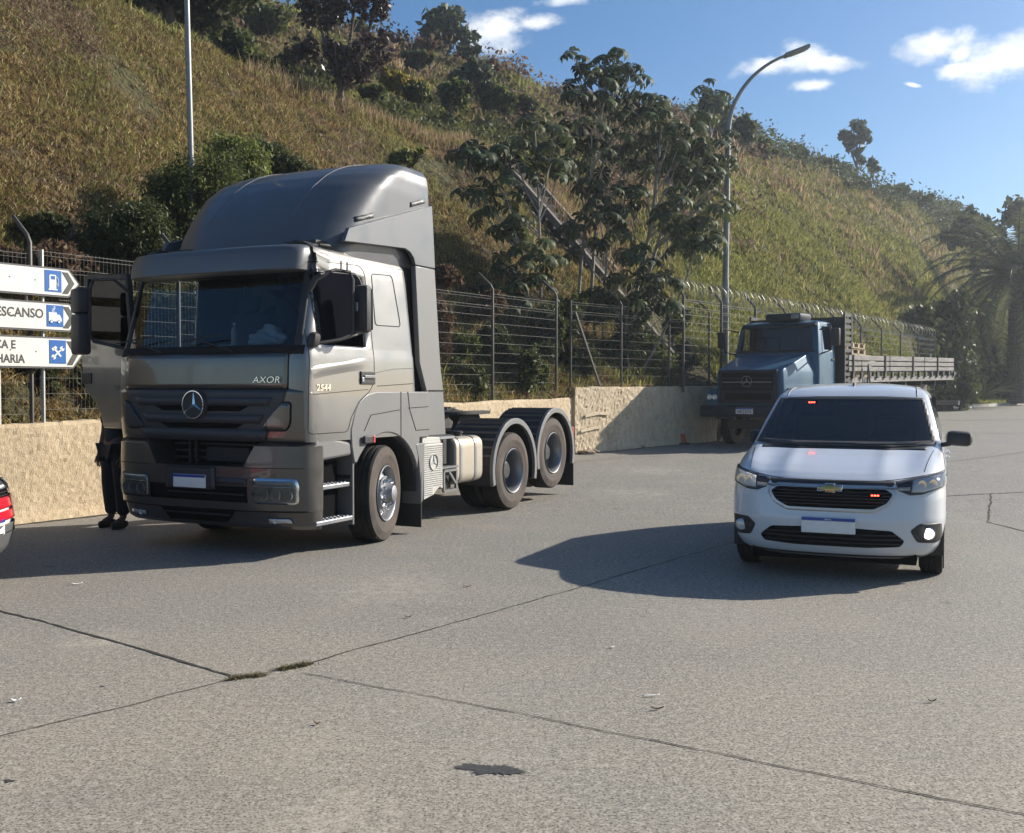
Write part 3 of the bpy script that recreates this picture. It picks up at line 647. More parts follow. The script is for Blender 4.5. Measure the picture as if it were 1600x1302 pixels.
scrub(16000, .12, 9, leaf_mat('scrub_brown', (.07, .05, .03), (.14, .10, .06), (.22, .17, .11), .7, .3, .2), 'brown_scrub', 'low brown scrub over the upper hillside', 1.5, 4.1, -.40, .24)

scrub(20000, .085, 14, leaf_mat('ridge_green', (.04, .055, .025), (.07, .09, .04), (.12, .135, .06), .65, .3, .2), 'ridge_scrub', 'green scrub fringing the right skyline', 3.3, 4.12, .15, .50)
# ---- drainage steps running down the slope
M_conc = ramp_mat('weathered_concrete', [(.3, (.10, .09, .075)), (.7, (.24, .21, .18))], 7, .9, .4)
M_cdark = ramp_mat('shaded_concrete', [(.3, (.03, .028, .025)), (.7, (.09, .08, .07))], 6, .95, .5)  # darker copy of the concrete, shade of the channel put into its colour
SA = Vector((5.15, 26.95, 1.35)); SB = Vector((-.62, 31.95, 8.95)); sd_ = (SB - SA); sl = Vector((sd_.x, sd_.y, 0)).normalized(); sp = Vector((-sl.y, sl.x, 0)) * -1
dr = empty('drainage_steps', SA); tag(dr, 'concrete drainage steps with two pale kerb beams climbing the slope', 'drain steps')
mb = MB(); nst = 26
for i in range(nst):
    c = SA + sd_ * ((i + .5) / nst) + sp * .55 - SA; mb.box((c.x, c.y, c.z - .28), (1.0, sd_.length / nst * .95, .34), (0, 0, math.atan2(-sl.x, sl.y)))
mb.build('steps', M_cdark, dr)
for off, up_, w in ((0, .10, .15), (1.1, .02, .13)):
    a = sp * off + Vector((0, 0, up_)); MB().bar(a, a + sd_, w, .20).build('side_beam', M_conc, dr, bevel=.01)

# ---- galvanised welded mesh fence on the wall and razor wire stretch
M_galv = dirty(mat('galvanised', (.42, .42, .40), .5, .55), .5, 30, (.16, .13, .10))
M_post = dirty(mat('fence_post', (.085, .08, .072), .6, .4), .5, 14, (.10, .08, .06))
M_wire = dirty(mat('fence_wire', (.15, .145, .135), .55, .4), .5, 30, (.12, .09, .06))
M_dark = mat('dark_steel', (.05, .05, .05), .5, .6)
def bay(parent, a, b, z0, z1, vs=.055, wire=.0032):
    d = b - a; L_ = d.length; mb = MB(); nv = int(L_ / vs)
    for i in range(1, nv): p = a + d * (i / nv); mb.bar((p.x, p.y, z0), (p.x, p.y, z1), wire)
    k = int((z1 - z0) / .195)
    for j in range(k + 1):
        z = z0 + .02 + (z1 - z0 - .04) * j / k; mb.bar((a.x, a.y, z), (b.x, b.y, z), wire * 1.5)
        if j in (k, k - 1): 
            mb.bar((a.x, a.y, z - .05), (b.x, b.y, z - .05), wire * 1.2)
    return mb.build('mesh_panel', M_wire, parent, fix=False)
def post(parent, p, z0, z1, arm=True, m=M_post, w=.055, name='post', hl=.35):
    inw = Vector((-WD.y, WD.x))
    pts = [(p.x, p.y, z0), (p.x, p.y, z1)]
    if arm: pts += [(p.x + inw.x * .06, p.y + inw.y * .06, z1 + .10), (p.x + inw.x * .36, p.y + inw.y * .36, z1 + hl)]
    return MB().tube(pts, w / 2, 8).build(name, m, parent, smooth=True)
ip = Vector((-WD.y, WD.x)) * .1
fl = empty('mesh_fence', (WA.x, WA.y, 0)); tag(fl, 'grey welded mesh fence with curved posts on the low tan wall', 'fence')
fo = WA
posts = [-5.2, -2.4, .3, 2.47, 4.97, 7.47, 9.97, 12.35]
for i, t in enumerate(posts):
    p = WD * t + ip; zt = 1.2 + .02 * (t + 6)
    post(fl, p, .9, zt + 2.1, True)
    if i + 1 < len(posts):
        q = WD * posts[i + 1] + ip; bay(fl, p, q, zt + .03, zt + 2.03)
fm = empty('mesh_fence', (WB.x, WB.y, 0)); tag(fm, 'welded mesh fence with a diagonal brace above the taller wall', 'fence')
mp_ = [.05, 1.85, 3.75, 5.5]
for i, t in enumerate(mp_):
    p = d2 * t + ip; post(fm, p, 1.5, 3.62, i != 0)
    if i + 1 < len(mp_): q = d2 * mp_[i + 1] + ip; bay(fm, p, q, 1.72, 3.6)
a = d2 * .08 - ip * 0; MB().bar((a.x, a.y, 3.35), ((d2 * .95).x, (d2 * .95).y, 1.68), .045).build('diagonal_brace', M_post, fm)
# razor wire stretch
fr_ = empty('razor_wire_fence', (5.55, 27.2, 0)); tag(fr_, 'razor wire topped fence with bent posts running behind the blue truck', 'fence')
pr_ = [Vector((0, 0)) + FD * (2.0 * k) for k in range(-1, 10)] 
for i, p in enumerate(pr_):
    post(fr_, p, 1.55 if i < 4 else .4, 3.95 - .03 * i, True, w=.07, hl=.42)
    if i + 1 < len(pr_): bay(fr_, p, pr_[i + 1], 1.75 if i < 3 else 1.2, 3.9 - .03 * i, .09, .005)
mb = MB(); inw = Vector((-WD.y, WD.x)); n = 0
for i in range(len(pr_) - 1):
    a, b = pr_[i], pr_[i + 1]; pts = []; T_ = 11
    for k in range(T_ * 12 + 1):
        t = k / (T_ * 12); c = a.lerp(b, t) + inw * .2; an = t * T_ * 2 * math.pi + .3 * math.sin(9 * t); rad = .25 + .03 * math.sin(31 * t + i)
        pts.append((c.x + inw.x * rad * math.cos(an), c.y + inw.y * rad * math.cos(an), 4.16 - .03 * (i + t) + rad * math.sin(an)))
    mb.tube(pts, .006, 3, caps=False)
mb.build('razor_coil', M_galv, fr_, fix=False)

# ---- lamps
M_lamp = dirty(mat('lamp_pole', (.22, .23, .23), .45, .5), .4, 10, (.2, .18, .15))
def lamp_post(base, h_, label, arm=True):
    e = empty('street_lamp', base); tag(e, label, 'street lamp', 'street lamps')
    if arm:
        pts = [(0, 0, 0), (0, 0, h_ * .25)]; mb = MB().tube([(0, 0, 0), (.0, 0, 3.4)], [.10, .095], 12).tube([(0, 0, 3.38), (.05, 0, 7.4)], [.085, .075], 12)
        arc = [(.05, 0, 7.38)] + [(.05 + 2.28 * (1 - math.cos(t)), -.25 * math.sin(t) * t, 7.4 + 2.25 * math.sin(t) * (1 - .02 * t)) for t in np.linspace(.05, 1.22, 14)]
        mb.tube(arc, list(np.linspace(.072, .038, len(arc))), 10).build('pole', M_lamp, e, smooth=True)
        a = Vector(arc[-1]); d = (Vector(arc[-1]) - Vector(arc[-2])).normalized(); ang = math.atan2(d.z, d.x)
        hd = MB().box((a.x + .33 * math.cos(ang), a.y, a.z + .33 * math.sin(ang)), (.74, .30, .10), (0, -ang, 0), bev=.04).build('lamp_head', M_lamp, e, smooth=True)
        MB().box((a.x + .36 * math.cos(ang) + .05 * math.sin(ang), a.y, a.z + .36 * math.sin(ang) - .055 * math.cos(ang)), (.44, .22, .02), (0, -ang, 0)).build('lens', mat('lamp_lens', (.25, .25, .24), .3), hd)
    else:
        MB().tube([(0, 0, 0), (-.02, 0, 4.2)], [.055, .052], 12).tube([(-.02, 0, 4.18), (-.12, 0, h_)], [.046, .038], 12).build('pole', M_lamp, e, smooth=True)
        MB().tube([(-.12, 0, h_ - .05), (-.12, 0, h_ + .25), (.35, 0, h_ + .75)], .04, 8).build('arm', M_lamp, e, smooth=True)
        MB().box((.7, 0, h_ + .86), (.74, .3, .1), (0, -.25, 0), bev=.04).build('lamp_head', M_lamp, e, smooth=True)
    return e
p = at_depth(1133, 560, 28.6); lamp_post((p.x, p.y, 1.3), 9, 'curved grey street lamp rising behind the blue truck')
p = at_depth(302, 420, 16.0); lamp_post((p.x, p.y, 1.0), 9.6, 'straight grey lamp pole behind the cab of the grey truck', False)

# ---- sign stack
M_sign = ramp_mat('sign_white', [(.3, (.70, .685, .63)), (.7, (.80, .79, .75))], 3, .55, .1, second=[(25, (.55, .52, .46), .6, .75, .35)], mapscale=(1, 1, .3))
M_sedge = mat('sign_edge', (.10, .10, .10), .5); M_blue = mat('sign_blue', (.02, .13, .42), .45); M_chev = mat('sign_chevron', (.075, .075, .07), .5); M_white = mat('sign_symbol_white', (.8, .8, .78), .5); M_txt = mat('sign_text', (.06, .06, .058), .5)
sg_rz = math.atan2(WD.y, WD.x)
def sx_(s_, z, o=0): return (s_, -o, z)   # sign frame: x along the wall, y away from camera
def arrow_sign(z0, z1, x0, x1, pic, lines, label, tipdx=.15):
    e = empty('direction_sign', (WA.x + .0, WA.y - .0, z0), sg_rz); tag(e, label, 'sign', 'arrow signs stacked on two poles')
    h_ = z1 - z0; X0 = -1.9; xs_ = x1 - tipdx
    P = rounded([(X0, 0), (xs_, 0), (x1, h_ * .5), (xs_, h_), (X0, h_)], .02, 2)
    MB().prism(P, 0, .03).build('sign_edge', M_sedge, e)
    MB().prism(inset(P, .022), -.006, .0).build('sign_face', M_sign, e)
    px = x0
    bl = MB().prism([(px, .03 + h_ * .08), (px + .22, .03 + h_ * .08), (px + .22, h_ * .93 - .01), (px, h_ * .93 - .01)], -.010, -.0055).build('pictogram_panel', M_blue, e)
    c = x1 - .165
    P2 = [(c - .08, .045), (c - .005, .045), (c + .085, h_ * .5), (c - .005, h_ - .045), (c - .08, h_ - .045), (c + .01, h_ * .5)]
    MB().prism(P2, -.010, -.0055).build('chevron', M_chev, e)
    w = MB(); cx, cz = px + .11, h_ * .5
    def q(poly): w.prism([(cx + a_, cz + b_) for a_, b_ in poly], -.013, -.0098)
    def circ(a_, b_, r_, n=14): return [(a_ + r_ * math.cos(t), b_ + r_ * math.sin(t)) for t in np.linspace(0, 2 * math.pi, n, endpoint=False)]
    if pic == 'fuel':
        q([(-.065, -.10), (.055, -.10), (.055, -.086), (-.065, -.086)]); q([(-.052, -.086), (.038, -.086), (.038, .03), (-.052, .03)]); q([(-.052, .03), (-.036, .03), (-.036, .075), (-.052, .075)]); q([(.022, .03), (.038, .03), (.038, .075), (.022, .075)])
        q([(-.052, .075), (.038, .075), (.030, .09), (-.044, .09)])
        w.tube([(cx + .038, -.0115, cz + .07), (cx + .058, -.0115, cz + .05), (cx + .066, -.0115, cz + .01), (cx + .066, -.0115, cz - .04), (cx + .056, -.0115, cz - .055), (cx + .047, -.0115, cz - .035), (cx + .047, -.0115, cz - .01), (cx + .038, -.0115, cz)], .0045, 5)
    if pic == 'truck':
        q([(-.085, -.055), (.02, -.055), (.02, .055), (-.085, .055)]); q([(.024, -.055), (.085, -.055), (.085, -.02), (.058, .03), (.024, .03)])
        w2 = MB()
        for a_ in (-.05, .05): w2.prism([(cx + x_, cz + y_) for x_, y_ in circ(a_, -.06, .024)], -.0145, -.0125)
        w2.build('pictogram_wheels', M_blue, e)
        for a_ in (-.05, .05): w.prism([(cx + x_, cz + y_) for x_, y_ in circ(a_, -.06, .015)], -.0165, -.0142)
        for (a_, b_, s_) in ((-.025, .085, .022), (-.012, .118, .016)):
            q([(a_ - s_, b_ + s_ * .6), (a_ + s_, b_ + s_ * .6), (a_ + s_, b_ + s_ * .35), (a_ - s_, b_ + s_ * .35)]); q([(a_ - s_, b_ - s_ * .6), (a_ + s_, b_ - s_ * .6), (a_ + s_, b_ - s_ * .85), (a_ - s_, b_ - s_ * .85)]); q([(a_ + s_ * .5, b_ + s_ * .4), (a_ + s_, b_ + s_ * .4), (a_ - s_ * .5, b_ - s_ * .65), (a_ - s_, b_ - s_ * .65)])
    if pic == 'tools':
        def rotp(poly, t): return [(a_ * math.cos(t) - b_ * math.sin(t), a_ * math.sin(t) + b_ * math.cos(t)) for a_, b_ in poly]
        q(rotp([(-.09, -.012), (.06, -.012), (.06, .012), (-.09, .012)], -.85)); q(rotp([(-.095, -.03), (-.06, -.036), (-.05, .036), (-.085, .034)], -.85))
        q(rotp([(-.07, -.009), (.07, -.009), (.07, .009), (-.07, .009)], .75))
        for sgn in (1, -1):
            q(rotp([(sgn * a_, b_) for a_, b_ in [(.06, -.028), (.085, -.03), (.105, -.016), (.085, -.008), (.085, .008), (.105, .016), (.085, .03), (.06, .028), (.05, 0)]], .75))
    w.build('pictogram', M_white, e, fix=False)
    for (tx, s_, xx, zz, al) in lines:
        text_obj('lettering', tx, s_, M_txt, e, (xx, -.0068, zz), (R(90), 0, 0), .002, al, .0035, .86)
    for (bx, bz) in ((-.02, .55), (.30, .52)): MB().lathe([(0, -.009), (.009, -.0085), (.009, -.005)], (bx, 0, h_ * bz), 'y', 8).build('bolt', M_chev, e)
    return e
arrow_sign(2.775, 3.135, .425, .90, 'fuel', [], 'top arrow sign with a fuel pump pictogram')
arrow_sign(2.345, 2.705, .445, .905, 'truck', [('DESCANSO', .158, .405, .205, 'RIGHT')], 'middle arrow sign reading DESCANSO with a truck pictogram')
arrow_sign(1.885, 2.275, .475, .95, 'tools', [('MECÂNICA E', .140, .045, .275, 'RIGHT'), ('BORRACHARIA', .140, .155, .105, 'RIGHT')], 'bottom arrow sign with tools pictogram and two lines of lettering')
for s_, lb in ((-.135, 'left thin grey pole holding the arrow signs'), (.425, 'right thin grey pole holding the arrow signs')):
    e = MB().tube([(0, 0, 0), (0, 0, 2.35)], .026, 8).build('sign_pole', M_galv, smooth=True); pp = WA + WD * s_ + Vector((-WD.y, WD.x)) * .058; e.location = (pp.x, pp.y, 1.0); tag(e, lb, 'pole', 'poles of the arrow signs')

# ---- kerb and lawn on the right
M_lawn = ramp_mat('lawn', [(.35, (.07, .09, .025)), (.65, (.15, .17, .05))], 3, .95, .6, 30, .05)
k0, k1 = Vector((17.0, 45.6)), Vector((40, 65.0)); kd = (k1 - k0).normalized(); kn = Vector((-kd.y, kd.x))
lw = MB(); P = []
for i in range(40):
    p = k0 + kd * (k1 - k0).length * i / 39; P.append([(p.x + kn.x * t, p.y + kn.y * t, float(ground_z(p.y)) + .10 + .012 * t) for t in (0.14, 1, 3, 6, 12, 20)])
tag(MB().sheet(P).build('lawn', M_lawn, smooth=True), kind='structure')
M_k1 = ramp_mat('kerb_white', [(.3, (.50, .48, .42)), (.7, (.66, .64, .58))], 4, .8, .2); M_k2 = ramp_mat('kerb_grey', [(.3, (.30, .28, .24)), (.7, (.42, .40, .34))], 4, .8, .2)
kb = empty('kerb', (k0.x, k0.y, 0)); tag(kb, kind='structure')
mb = MB(); mc = MB()
for i in range(30):
    a = kd * (i * 1.0 + .01); b = kd * (i * 1.0 + .99); z = float(ground_z(k0.y + a.y)); (mb if i % 2 else mc).bar((a.x, a.y, z + .07), (b.x, b.y, z + .075), .14, .15)
mb.build('kerb_blocks', M_k1, kb); mc.build('kerb_blocks', M_k2, kb)
r_ = np.random.default_rng(3); n = 9000; t = r_.uniform(0, 29, n); o_ = r_.uniform(.2, 9, n) ; x = k0.x + kd.x * t + kn.x * o_; y = k0.y + kd.y * t + kn.y * o_; z = ground_z(y) + .1; h_ = r_.uniform(.05, .16, n); an = r_.uniform(0, 6.28, n)
V = np.stack([np.stack([x - .03 * np.cos(an), y - .03 * np.sin(an), z], 1), np.stack([x + .03 * np.cos(an), y + .03 * np.sin(an), z], 1), np.stack([x + r_.normal(0, .05, n), y + r_.normal(0, .05, n), z + h_], 1)], 1).reshape(-1, 3)
tag(fast_mesh('lawn_grass', V, np.arange(3 * n).reshape(-1, 3), M_lime), 'short grass on the verge behind the kerb', kind='stuff')
# ================================================================= VEGETATION
ss_skirt = MB()
sk = []
for r_ in rr:
    x, y, z = terr(np.array([r_]), np.array([0.0])); sk.append([(x[0], y[0], z[0] + .0), (x[0] - .12 * 0, y[0] - .25, z[0] - .25), (x[0] * (1 - .5 / y[0]), y[0] - .5, float(ground_z(y[0])) - .1)] if r_ > .2 else [(x[0], y[0], z[0]), (x[0], y[0], z[0] - .5), (x[0], y[0], z[0] - 1.0)])
tag(ss_skirt.sheet(sk).build('hill_foot', M_earth, smooth=True), kind='structure')
M_bark = ramp_mat('bark', [(.3, (.05, .04, .03)), (.7, (.16, .13, .10))], 12, .9, .6, mapscale=(1, 1, .3))
M_barkpale = ramp_mat('pale_bark', [(.35, (.18, .165, .14)), (.65, (.38, .35, .30))], 10, .85, .4, mapscale=(1, 1, .4))
M_lfdark = leaf_mat('leaf_dark', (.03, .042, .015), (.055, .07, .024), (.10, .115, .04), .55, .3, .28)
M_lfmid = leaf_mat('leaf_mid', (.03, .045, .014), (.06, .085, .024), (.13, .15, .045), .55, .4, .25)
M_lflite = leaf_mat('leaf_light', (.06, .085, .018), (.11, .14, .035), (.20, .22, .06), .5, .45, .4)
M_lfblue = leaf_mat('leaf_bluish', (.04, .055, .03), (.07, .09, .045), (.12, .14, .08), .55, .3, .28)
M_lfpurp = leaf_mat('leaf_purple', (.028, .018, .018), (.05, .033, .03), (.10, .07, .06), .4, .2, .5)
M_lfyel = leaf_mat('leaf_yellow', (.12, .11, .02), (.22, .19, .03), (.30, .26, .05), .5, .45, .3)
M_lfbrown = leaf_mat('leaf_brown', (.06, .035, .02), (.11, .07, .04), (.18, .13, .07), .7, .3, .3)
M_cec = leaf_mat('cecropia_leaf', (.028, .042, .018), (.05, .07, .028), (.10, .12, .048), .6, .2, .2)
def leaves(blobs, n, size, seed, elong=2.2, flat=.0, shell=.55):
    r_ = np.random.default_rng(seed); B = np.array(blobs, float); vol = B[:, 3] * B[:, 4] * B[:, 5]; pk = r_.choice(len(B), n, p=vol / vol.sum())
    d = r_.normal(0, 1, (n, 3)); d /= np.linalg.norm(d, axis=1)[:, None]; rad = shell + (1 - shell) * r_.random(n) ** .5; rad *= (1 + .22 * r_.normal(0, 1, n)).clip(.3, 1.5)
    C_ = B[pk, :3] + d * rad[:, None] * B[pk, 3:6]
    # twig clumps: snap to a few hundred seeds so that light and gaps break up the crown
    k = max(12, n // 22); sd = C_[r_.integers(0, n, k)]; near = r_.integers(0, k, n)
    C_ = sd[near] + r_.normal(0, 1, (n, 3)) * (B[pk, 3:6].mean(1) * .17)[:, None]
    a = r_.normal(0, 1, (n, 3)); a[:, 2] *= (1 - flat); a /= np.linalg.norm(a, axis=1)[:, None]
    b = r_.normal(0, 1, (n, 3)); b -= a * (a * b).sum(1)[:, None]; b /= np.linalg.norm(b, axis=1)[:, None]
    s_ = size * r_.uniform(.6, 1.35, n)[:, None]; a = a * s_ * elong * .5; b = b * s_ * .5
    V = np.stack([C_ - a, C_ + b, C_ + a, C_ - b], 1).reshape(-1, 3); return V, np.arange(4 * n).reshape(-1, 4)
def tree(name, base, blobs, n, size, m, label, cat, seed, trunk=(.05, .02), branches=6, group=None, bark=None, elong=2.2, stem=True, shell=.55):
    """blobs relative to the base: (x,y,z,rx,ry,rz)"""
    e = empty(name, base); tag(e, label, cat, group); r_ = np.random.default_rng(seed)
    V, Q = leaves(blobs, n, size, seed, elong, shell=shell); fast_mesh('crown' if stem else 'foliage', V, Q, m, e)
    if stem:
        mb = MB(); B = np.array(blobs); top = B[:, :3].mean(0); top[2] = B[:, 2].max(); fork = Vector((top[0] * .25, top[1] * .25, max(.2, B[:, 2].min() * .55)))
        mb.tube([(0, 0, -.15), fork * .5 + Vector((r_.normal(0, .03), 0, 0)), fork], [trunk[0] * 1.15, trunk[0], trunk[0] * .85], 8)
        for i in range(branches):
            b = B[i % len(B)]; t = Vector((b[0] + r_.normal(0, b[3] * .45), b[1] + r_.normal(0, b[4] * .45), b[2] + r_.uniform(-.1, .6) * b[5])); md = fork.lerp(t, .5) + Vector((r_.normal(0, .06), r_.normal(0, .06), r_.normal(.0, .08) - .06 * (t - fork).length))
            mb.tube([fork - Vector((0, 0, .1)), md, t], [trunk[0] * .6, trunk[0] * .38, trunk[1] * .4], 6)
            for j in range(3):
                q = t + Vector((r_.normal(0, b[3] * .4), r_.normal(0, b[4] * .4), r_.normal(0, b[5] * .4))); mb.tube([md.lerp(t, .3 + .2 * j), q], [trunk[1] * .4, trunk[1] * .15], 4)
        mb.build('trunk', bark or M_bark, e, smooth=True)
    return e
def P_(u, v, D): return at_depth(u, v, D)
def blobs_px(base, D, lst):
    """crown lumps measured in the photograph: (u, v, half width px, half height px [, depth offset])"""
    k = D / F; out = []
    for q in lst:
        u, v, a, b = q[:4]; dd = q[4] if len(q) > 4 else 0; p = P_(u, v, D + dd); out.append((p.x - base.x, p.y - base.y, p.z - base.z, a * k, a * k * .9, b * k))
    return out
def px_tree(name, ub, vb, D, lst, n, size, m, label, cat, seed, **kw):
    base = P_(ub, vb, D); return tree(name, base, blobs_px(base, D, lst), n, size, m, label, cat, seed, **kw)
# crest tree with dark purple tiers
px_tree('tree', 529, 162, 28.6, [(500, 82, 42, 13), (560, 92, 48, 15), (590, 66, 32, 14), (548, 118, 26, 9), (500, 15, 40, 18), (545, -5, 40, 22), (580, 12, 28, 18), (510, 36, 22, 10), (600, -5, 15, 20), (520, -30, 40, 12), (470, 85, 20, 9), (610, 70, 16, 12)], 5200, .095, M_lfpurp, 'small tree with dark purple tiered crown standing on the slope crest above the grey truck', 'tree', 21, trunk=(.11, .05), branches=10, elong=1.9)
px_tree('tree', 692, 82, 57, [(690, 45, 28, 22), (715, 60, 25, 15), (675, 60, 18, 16), (700, 28, 20, 12)], 1600, .26, M_lfblue, 'bushy green tree on the skyline left of the white cloud', 'tree', 22, trunk=(.2, .1), branches=5)
# top left group
for i, (u, v, D, lst, lb) in enumerate([
    (238, 30, 27, [(225, -40, 60, 40), (200, -10, 40, 22)], 'leftmost dark tree at the top left behind the mown slope'),
    (262, 36, 27.5, [(280, -60, 70, 50), (268, -10, 30, 20)], 'dark tree with twisted trunk at the top edge left of the lamp pole'),
    (310, 60, 28, [(325, 10, 30, 35), (345, -30, 60, 40), (300, 30, 22, 18)], 'dark tree at the top edge right beside the lamp pole')]):
    px_tree('tree', u, v, D, lst, 2600, .13, M_lfdark, lb, 'tree', 30 + i, trunk=(.16, .07), branches=8, group='trees behind the crest of the mown slope', elong=1.8)
bush_list = [  # u,v,D, half w, half h, leaf, n, mat, label
    (365, 70, 33, 42, 50, .12, 2600, 'mid', 'tall green shrub right of the lamp pole under the skyline'), (420, 30, 44, 40, 22, .2, 1500, 'mid', 'green shrub high on the hill at the top edge'), (405, 105, 31, 34, 22, .12, 1500, 'dark', 'dark shrub below the tall green shrub near the crest'),
    (445, 105, 32, 26, 24, .13, 1500, 'dark', 'dark shrub left of the purple tree trunk'), (470, 135, 30, 30, 14, .10, 900, 'lite', 'light green shrub just left of the purple tree base'), (620, 125, 36, 30, 17, .12, 1500, 'yel', 'yellow flowering shrub right of the purple tree'),
    (585, 142, 33, 26, 14, .11, 1000, 'mid', 'green shrub between the purple tree and the yellow shrub'), (655, 145, 34, 30, 18, .12, 1300, 'mid', 'green shrub right below the yellow shrub'), (655, 92, 45, 26, 16, .16, 1000, 'dark', 'dark shrub under the skyline tree'),
    (745, 120, 42, 34, 34, .17, 1900, 'blue', 'large dark green shrub under the white cloud'), (705, 150, 38, 30, 26, .14, 1600, 'mid', 'green shrub left of the large shrub under the cloud'), (780, 150, 42, 32, 22, .16, 1500, 'mid', 'green shrub right of the large shrub under the cloud'),
    (825, 165, 44, 26, 18, .17, 1100, 'dark', 'dark shrub just left of the cecropia crowns'), (770, 105, 52, 14, 14, .2, 500, 'brown', 'small brown shrub on the skyline'), (735, 82, 54, 22, 12, .2, 700, 'dark', 'dark shrub on the skyline right of the bushy tree'),
    (650, 75, 52, 26, 14, .2, 800, 'brown', 'brownish shrub on the skyline left of the bushy tree'), (860, 150, 56, 22, 14, .2, 700, 'dark', 'dark shrub on the skyline behind the cecropia crowns'), (560, 42, 52, 20, 12, .2, 500, 'mid', 'green shrub on the skyline behind the purple tree'),
    (1120, 175, 54, 30, 46, .24, 2200, 'blue', 'tall bluish tree crown right behind the cecropias'), (1165, 205, 56, 26, 30, .24, 1600, 'blue', 'rounded bluish shrub crossing the curved lamp pole'), (1190, 235, 58, 26, 20, .22, 1000, 'mid', 'green shrub right of the curved lamp pole'),
    (1245, 240, 70, 26, 22, .3, 1300, 'blue', 'bluish shrub on the right skyline nearest the lamp pole'), (1285, 255, 73, 24, 14, .3, 900, 'dark', 'dark shrub on the skyline left of the tall thin tree'), (1315, 262, 75, 20, 12, .3, 700, 'blue', 'bluish shrub at the foot of the tall thin tree'),
    (1400, 292, 82, 26, 10, .3, 800, 'mid', 'green shrub on the skyline right of the tall thin tree'), (1435, 306, 84, 22, 10, .3, 700, 'dark', 'dark shrub in the middle of the right skyline'), (1472, 322, 88, 26, 14, .32, 900, 'dark', 'dark shrub on the skyline left of the palm'),
    (1310, 290, 66, 22, 12, .22, 600, 'dark', 'dark shrub on the slope below the skyline shrubs'), (1270, 300, 60, 16, 8, .2, 400, 'dark', 'small dark shrub on the bright green slope'), (1405, 375, 70, 22, 7, .22, 400, 'dark', 'low dark shrub on the far right of the slope'),
    (1210, 262, 62, 22, 16, .24, 800, 'dark', 'dark shrub below the skyline right of the lamp pole'), (1350, 285, 74, 22, 9, .26, 500, 'mid', 'green shrub just under the tall thin tree')]
MM = {'mid': M_lfmid, 'dark': M_lfdark, 'lite': M_lflite, 'yel': M_lfyel, 'blue': M_lfblue, 'brown': M_lfbrown}
for i, (u, v, D, a, b, sz, n, mt, lb) in enumerate(bush_list):
    rs = random.Random(i); lst = [(u + rs.uniform(-.5, .5) * a, v + rs.uniform(-.35, .45) * b, a * rs.uniform(.35, .6), b * rs.uniform(.35, .6)) for _ in range(5)] + [(u, v, a * .6, b * .55)]
    if u > 1200: lst = [(q[0], q[1] + b * .45, q[2] * 1.15, q[3] * .85) for q in lst]
    px_tree('hill_shrub', u, v + b * .95, D, lst, n, sz, MM[mt], lb, 'shrub', 50 + i, trunk=(.06, .03), branches=5, group='shrubs on the hillside')
px_tree('tree', 1338, 270, 80, [(1325, 212, 12, 8), (1345, 200, 12, 8), (1352, 215, 12, 9), (1338, 235, 9, 7), (1330, 225, 10, 7), (1343, 250, 7, 5)], 900, .3, M_lfblue, 'tall thin tree with tufted crown standing alone on the right skyline', 'tree', 90, trunk=(.12, .06), branches=8)
px_tree('tree', 1364, 278, 80, [(1364, 262, 6, 9), (1363, 255, 4, 6)], 260, .28, M_lfblue, 'tiny tree right beside the tall thin skyline tree', 'tree', 91, trunk=(.07, .03), branches=3)
# feathery shrubs on the low slope above the cab
near = [(300, 400, 16.2, [(300, 300, 60, 40), (330, 340, 60, 45), (270, 345, 55, 40), (290, 390, 70, 30), (350, 270, 38, 36), (255, 300, 30, 25)], 26000, .024, M_lfmid, 'large feathery green shrub rising behind the cab of the grey truck'),
        (205, 430, 15.2, [(200, 370, 50, 32), (170, 385, 40, 22), (225, 345, 35, 30), (240, 390, 40, 30), (150, 355, 22, 14)], 18000, .024, M_lfdark, 'dark green shrub behind the signs and the open cab door'),
        (385, 300, 17.5, [(370, 250, 34, 30), (350, 235, 28, 22), (385, 275, 32, 25), (400, 250, 20, 22)], 10000, .026, M_lflite, 'light green feathery shrub above the cab visor'),
        (440, 290, 19, [(440, 262, 35, 18), (420, 240, 25, 14), (470, 270, 24, 12), (400, 232, 26, 8)], 6500, .03, M_lfdark, 'dark shrub above the front slope of the roof deflector'),
        (640, 262, 24, [(640, 246, 20, 8), (625, 250, 18, 7), (655, 240, 10, 6)], 700, .07, M_lflite, 'small green fern like shrub just over the roof deflector'),
        (300, 560, 15.5, [(300, 500, 80, 50), (260, 520, 60, 40), (230, 470, 50, 40), (350, 480, 60, 50)], 14000, .026, M_lfmid, 'green shrub seen through the windscreen of the grey truck')]
for i, (ub, vb, D, lst, n, sz, mt, lb) in enumerate(near):
    px_tree('feathery_shrub', ub, vb, D, lst, n, sz, mt, lb, 'shrub', 110 + i, trunk=(.04, .02), branches=9, group='shrubs on the lower slope', elong=3.2, shell=.3)
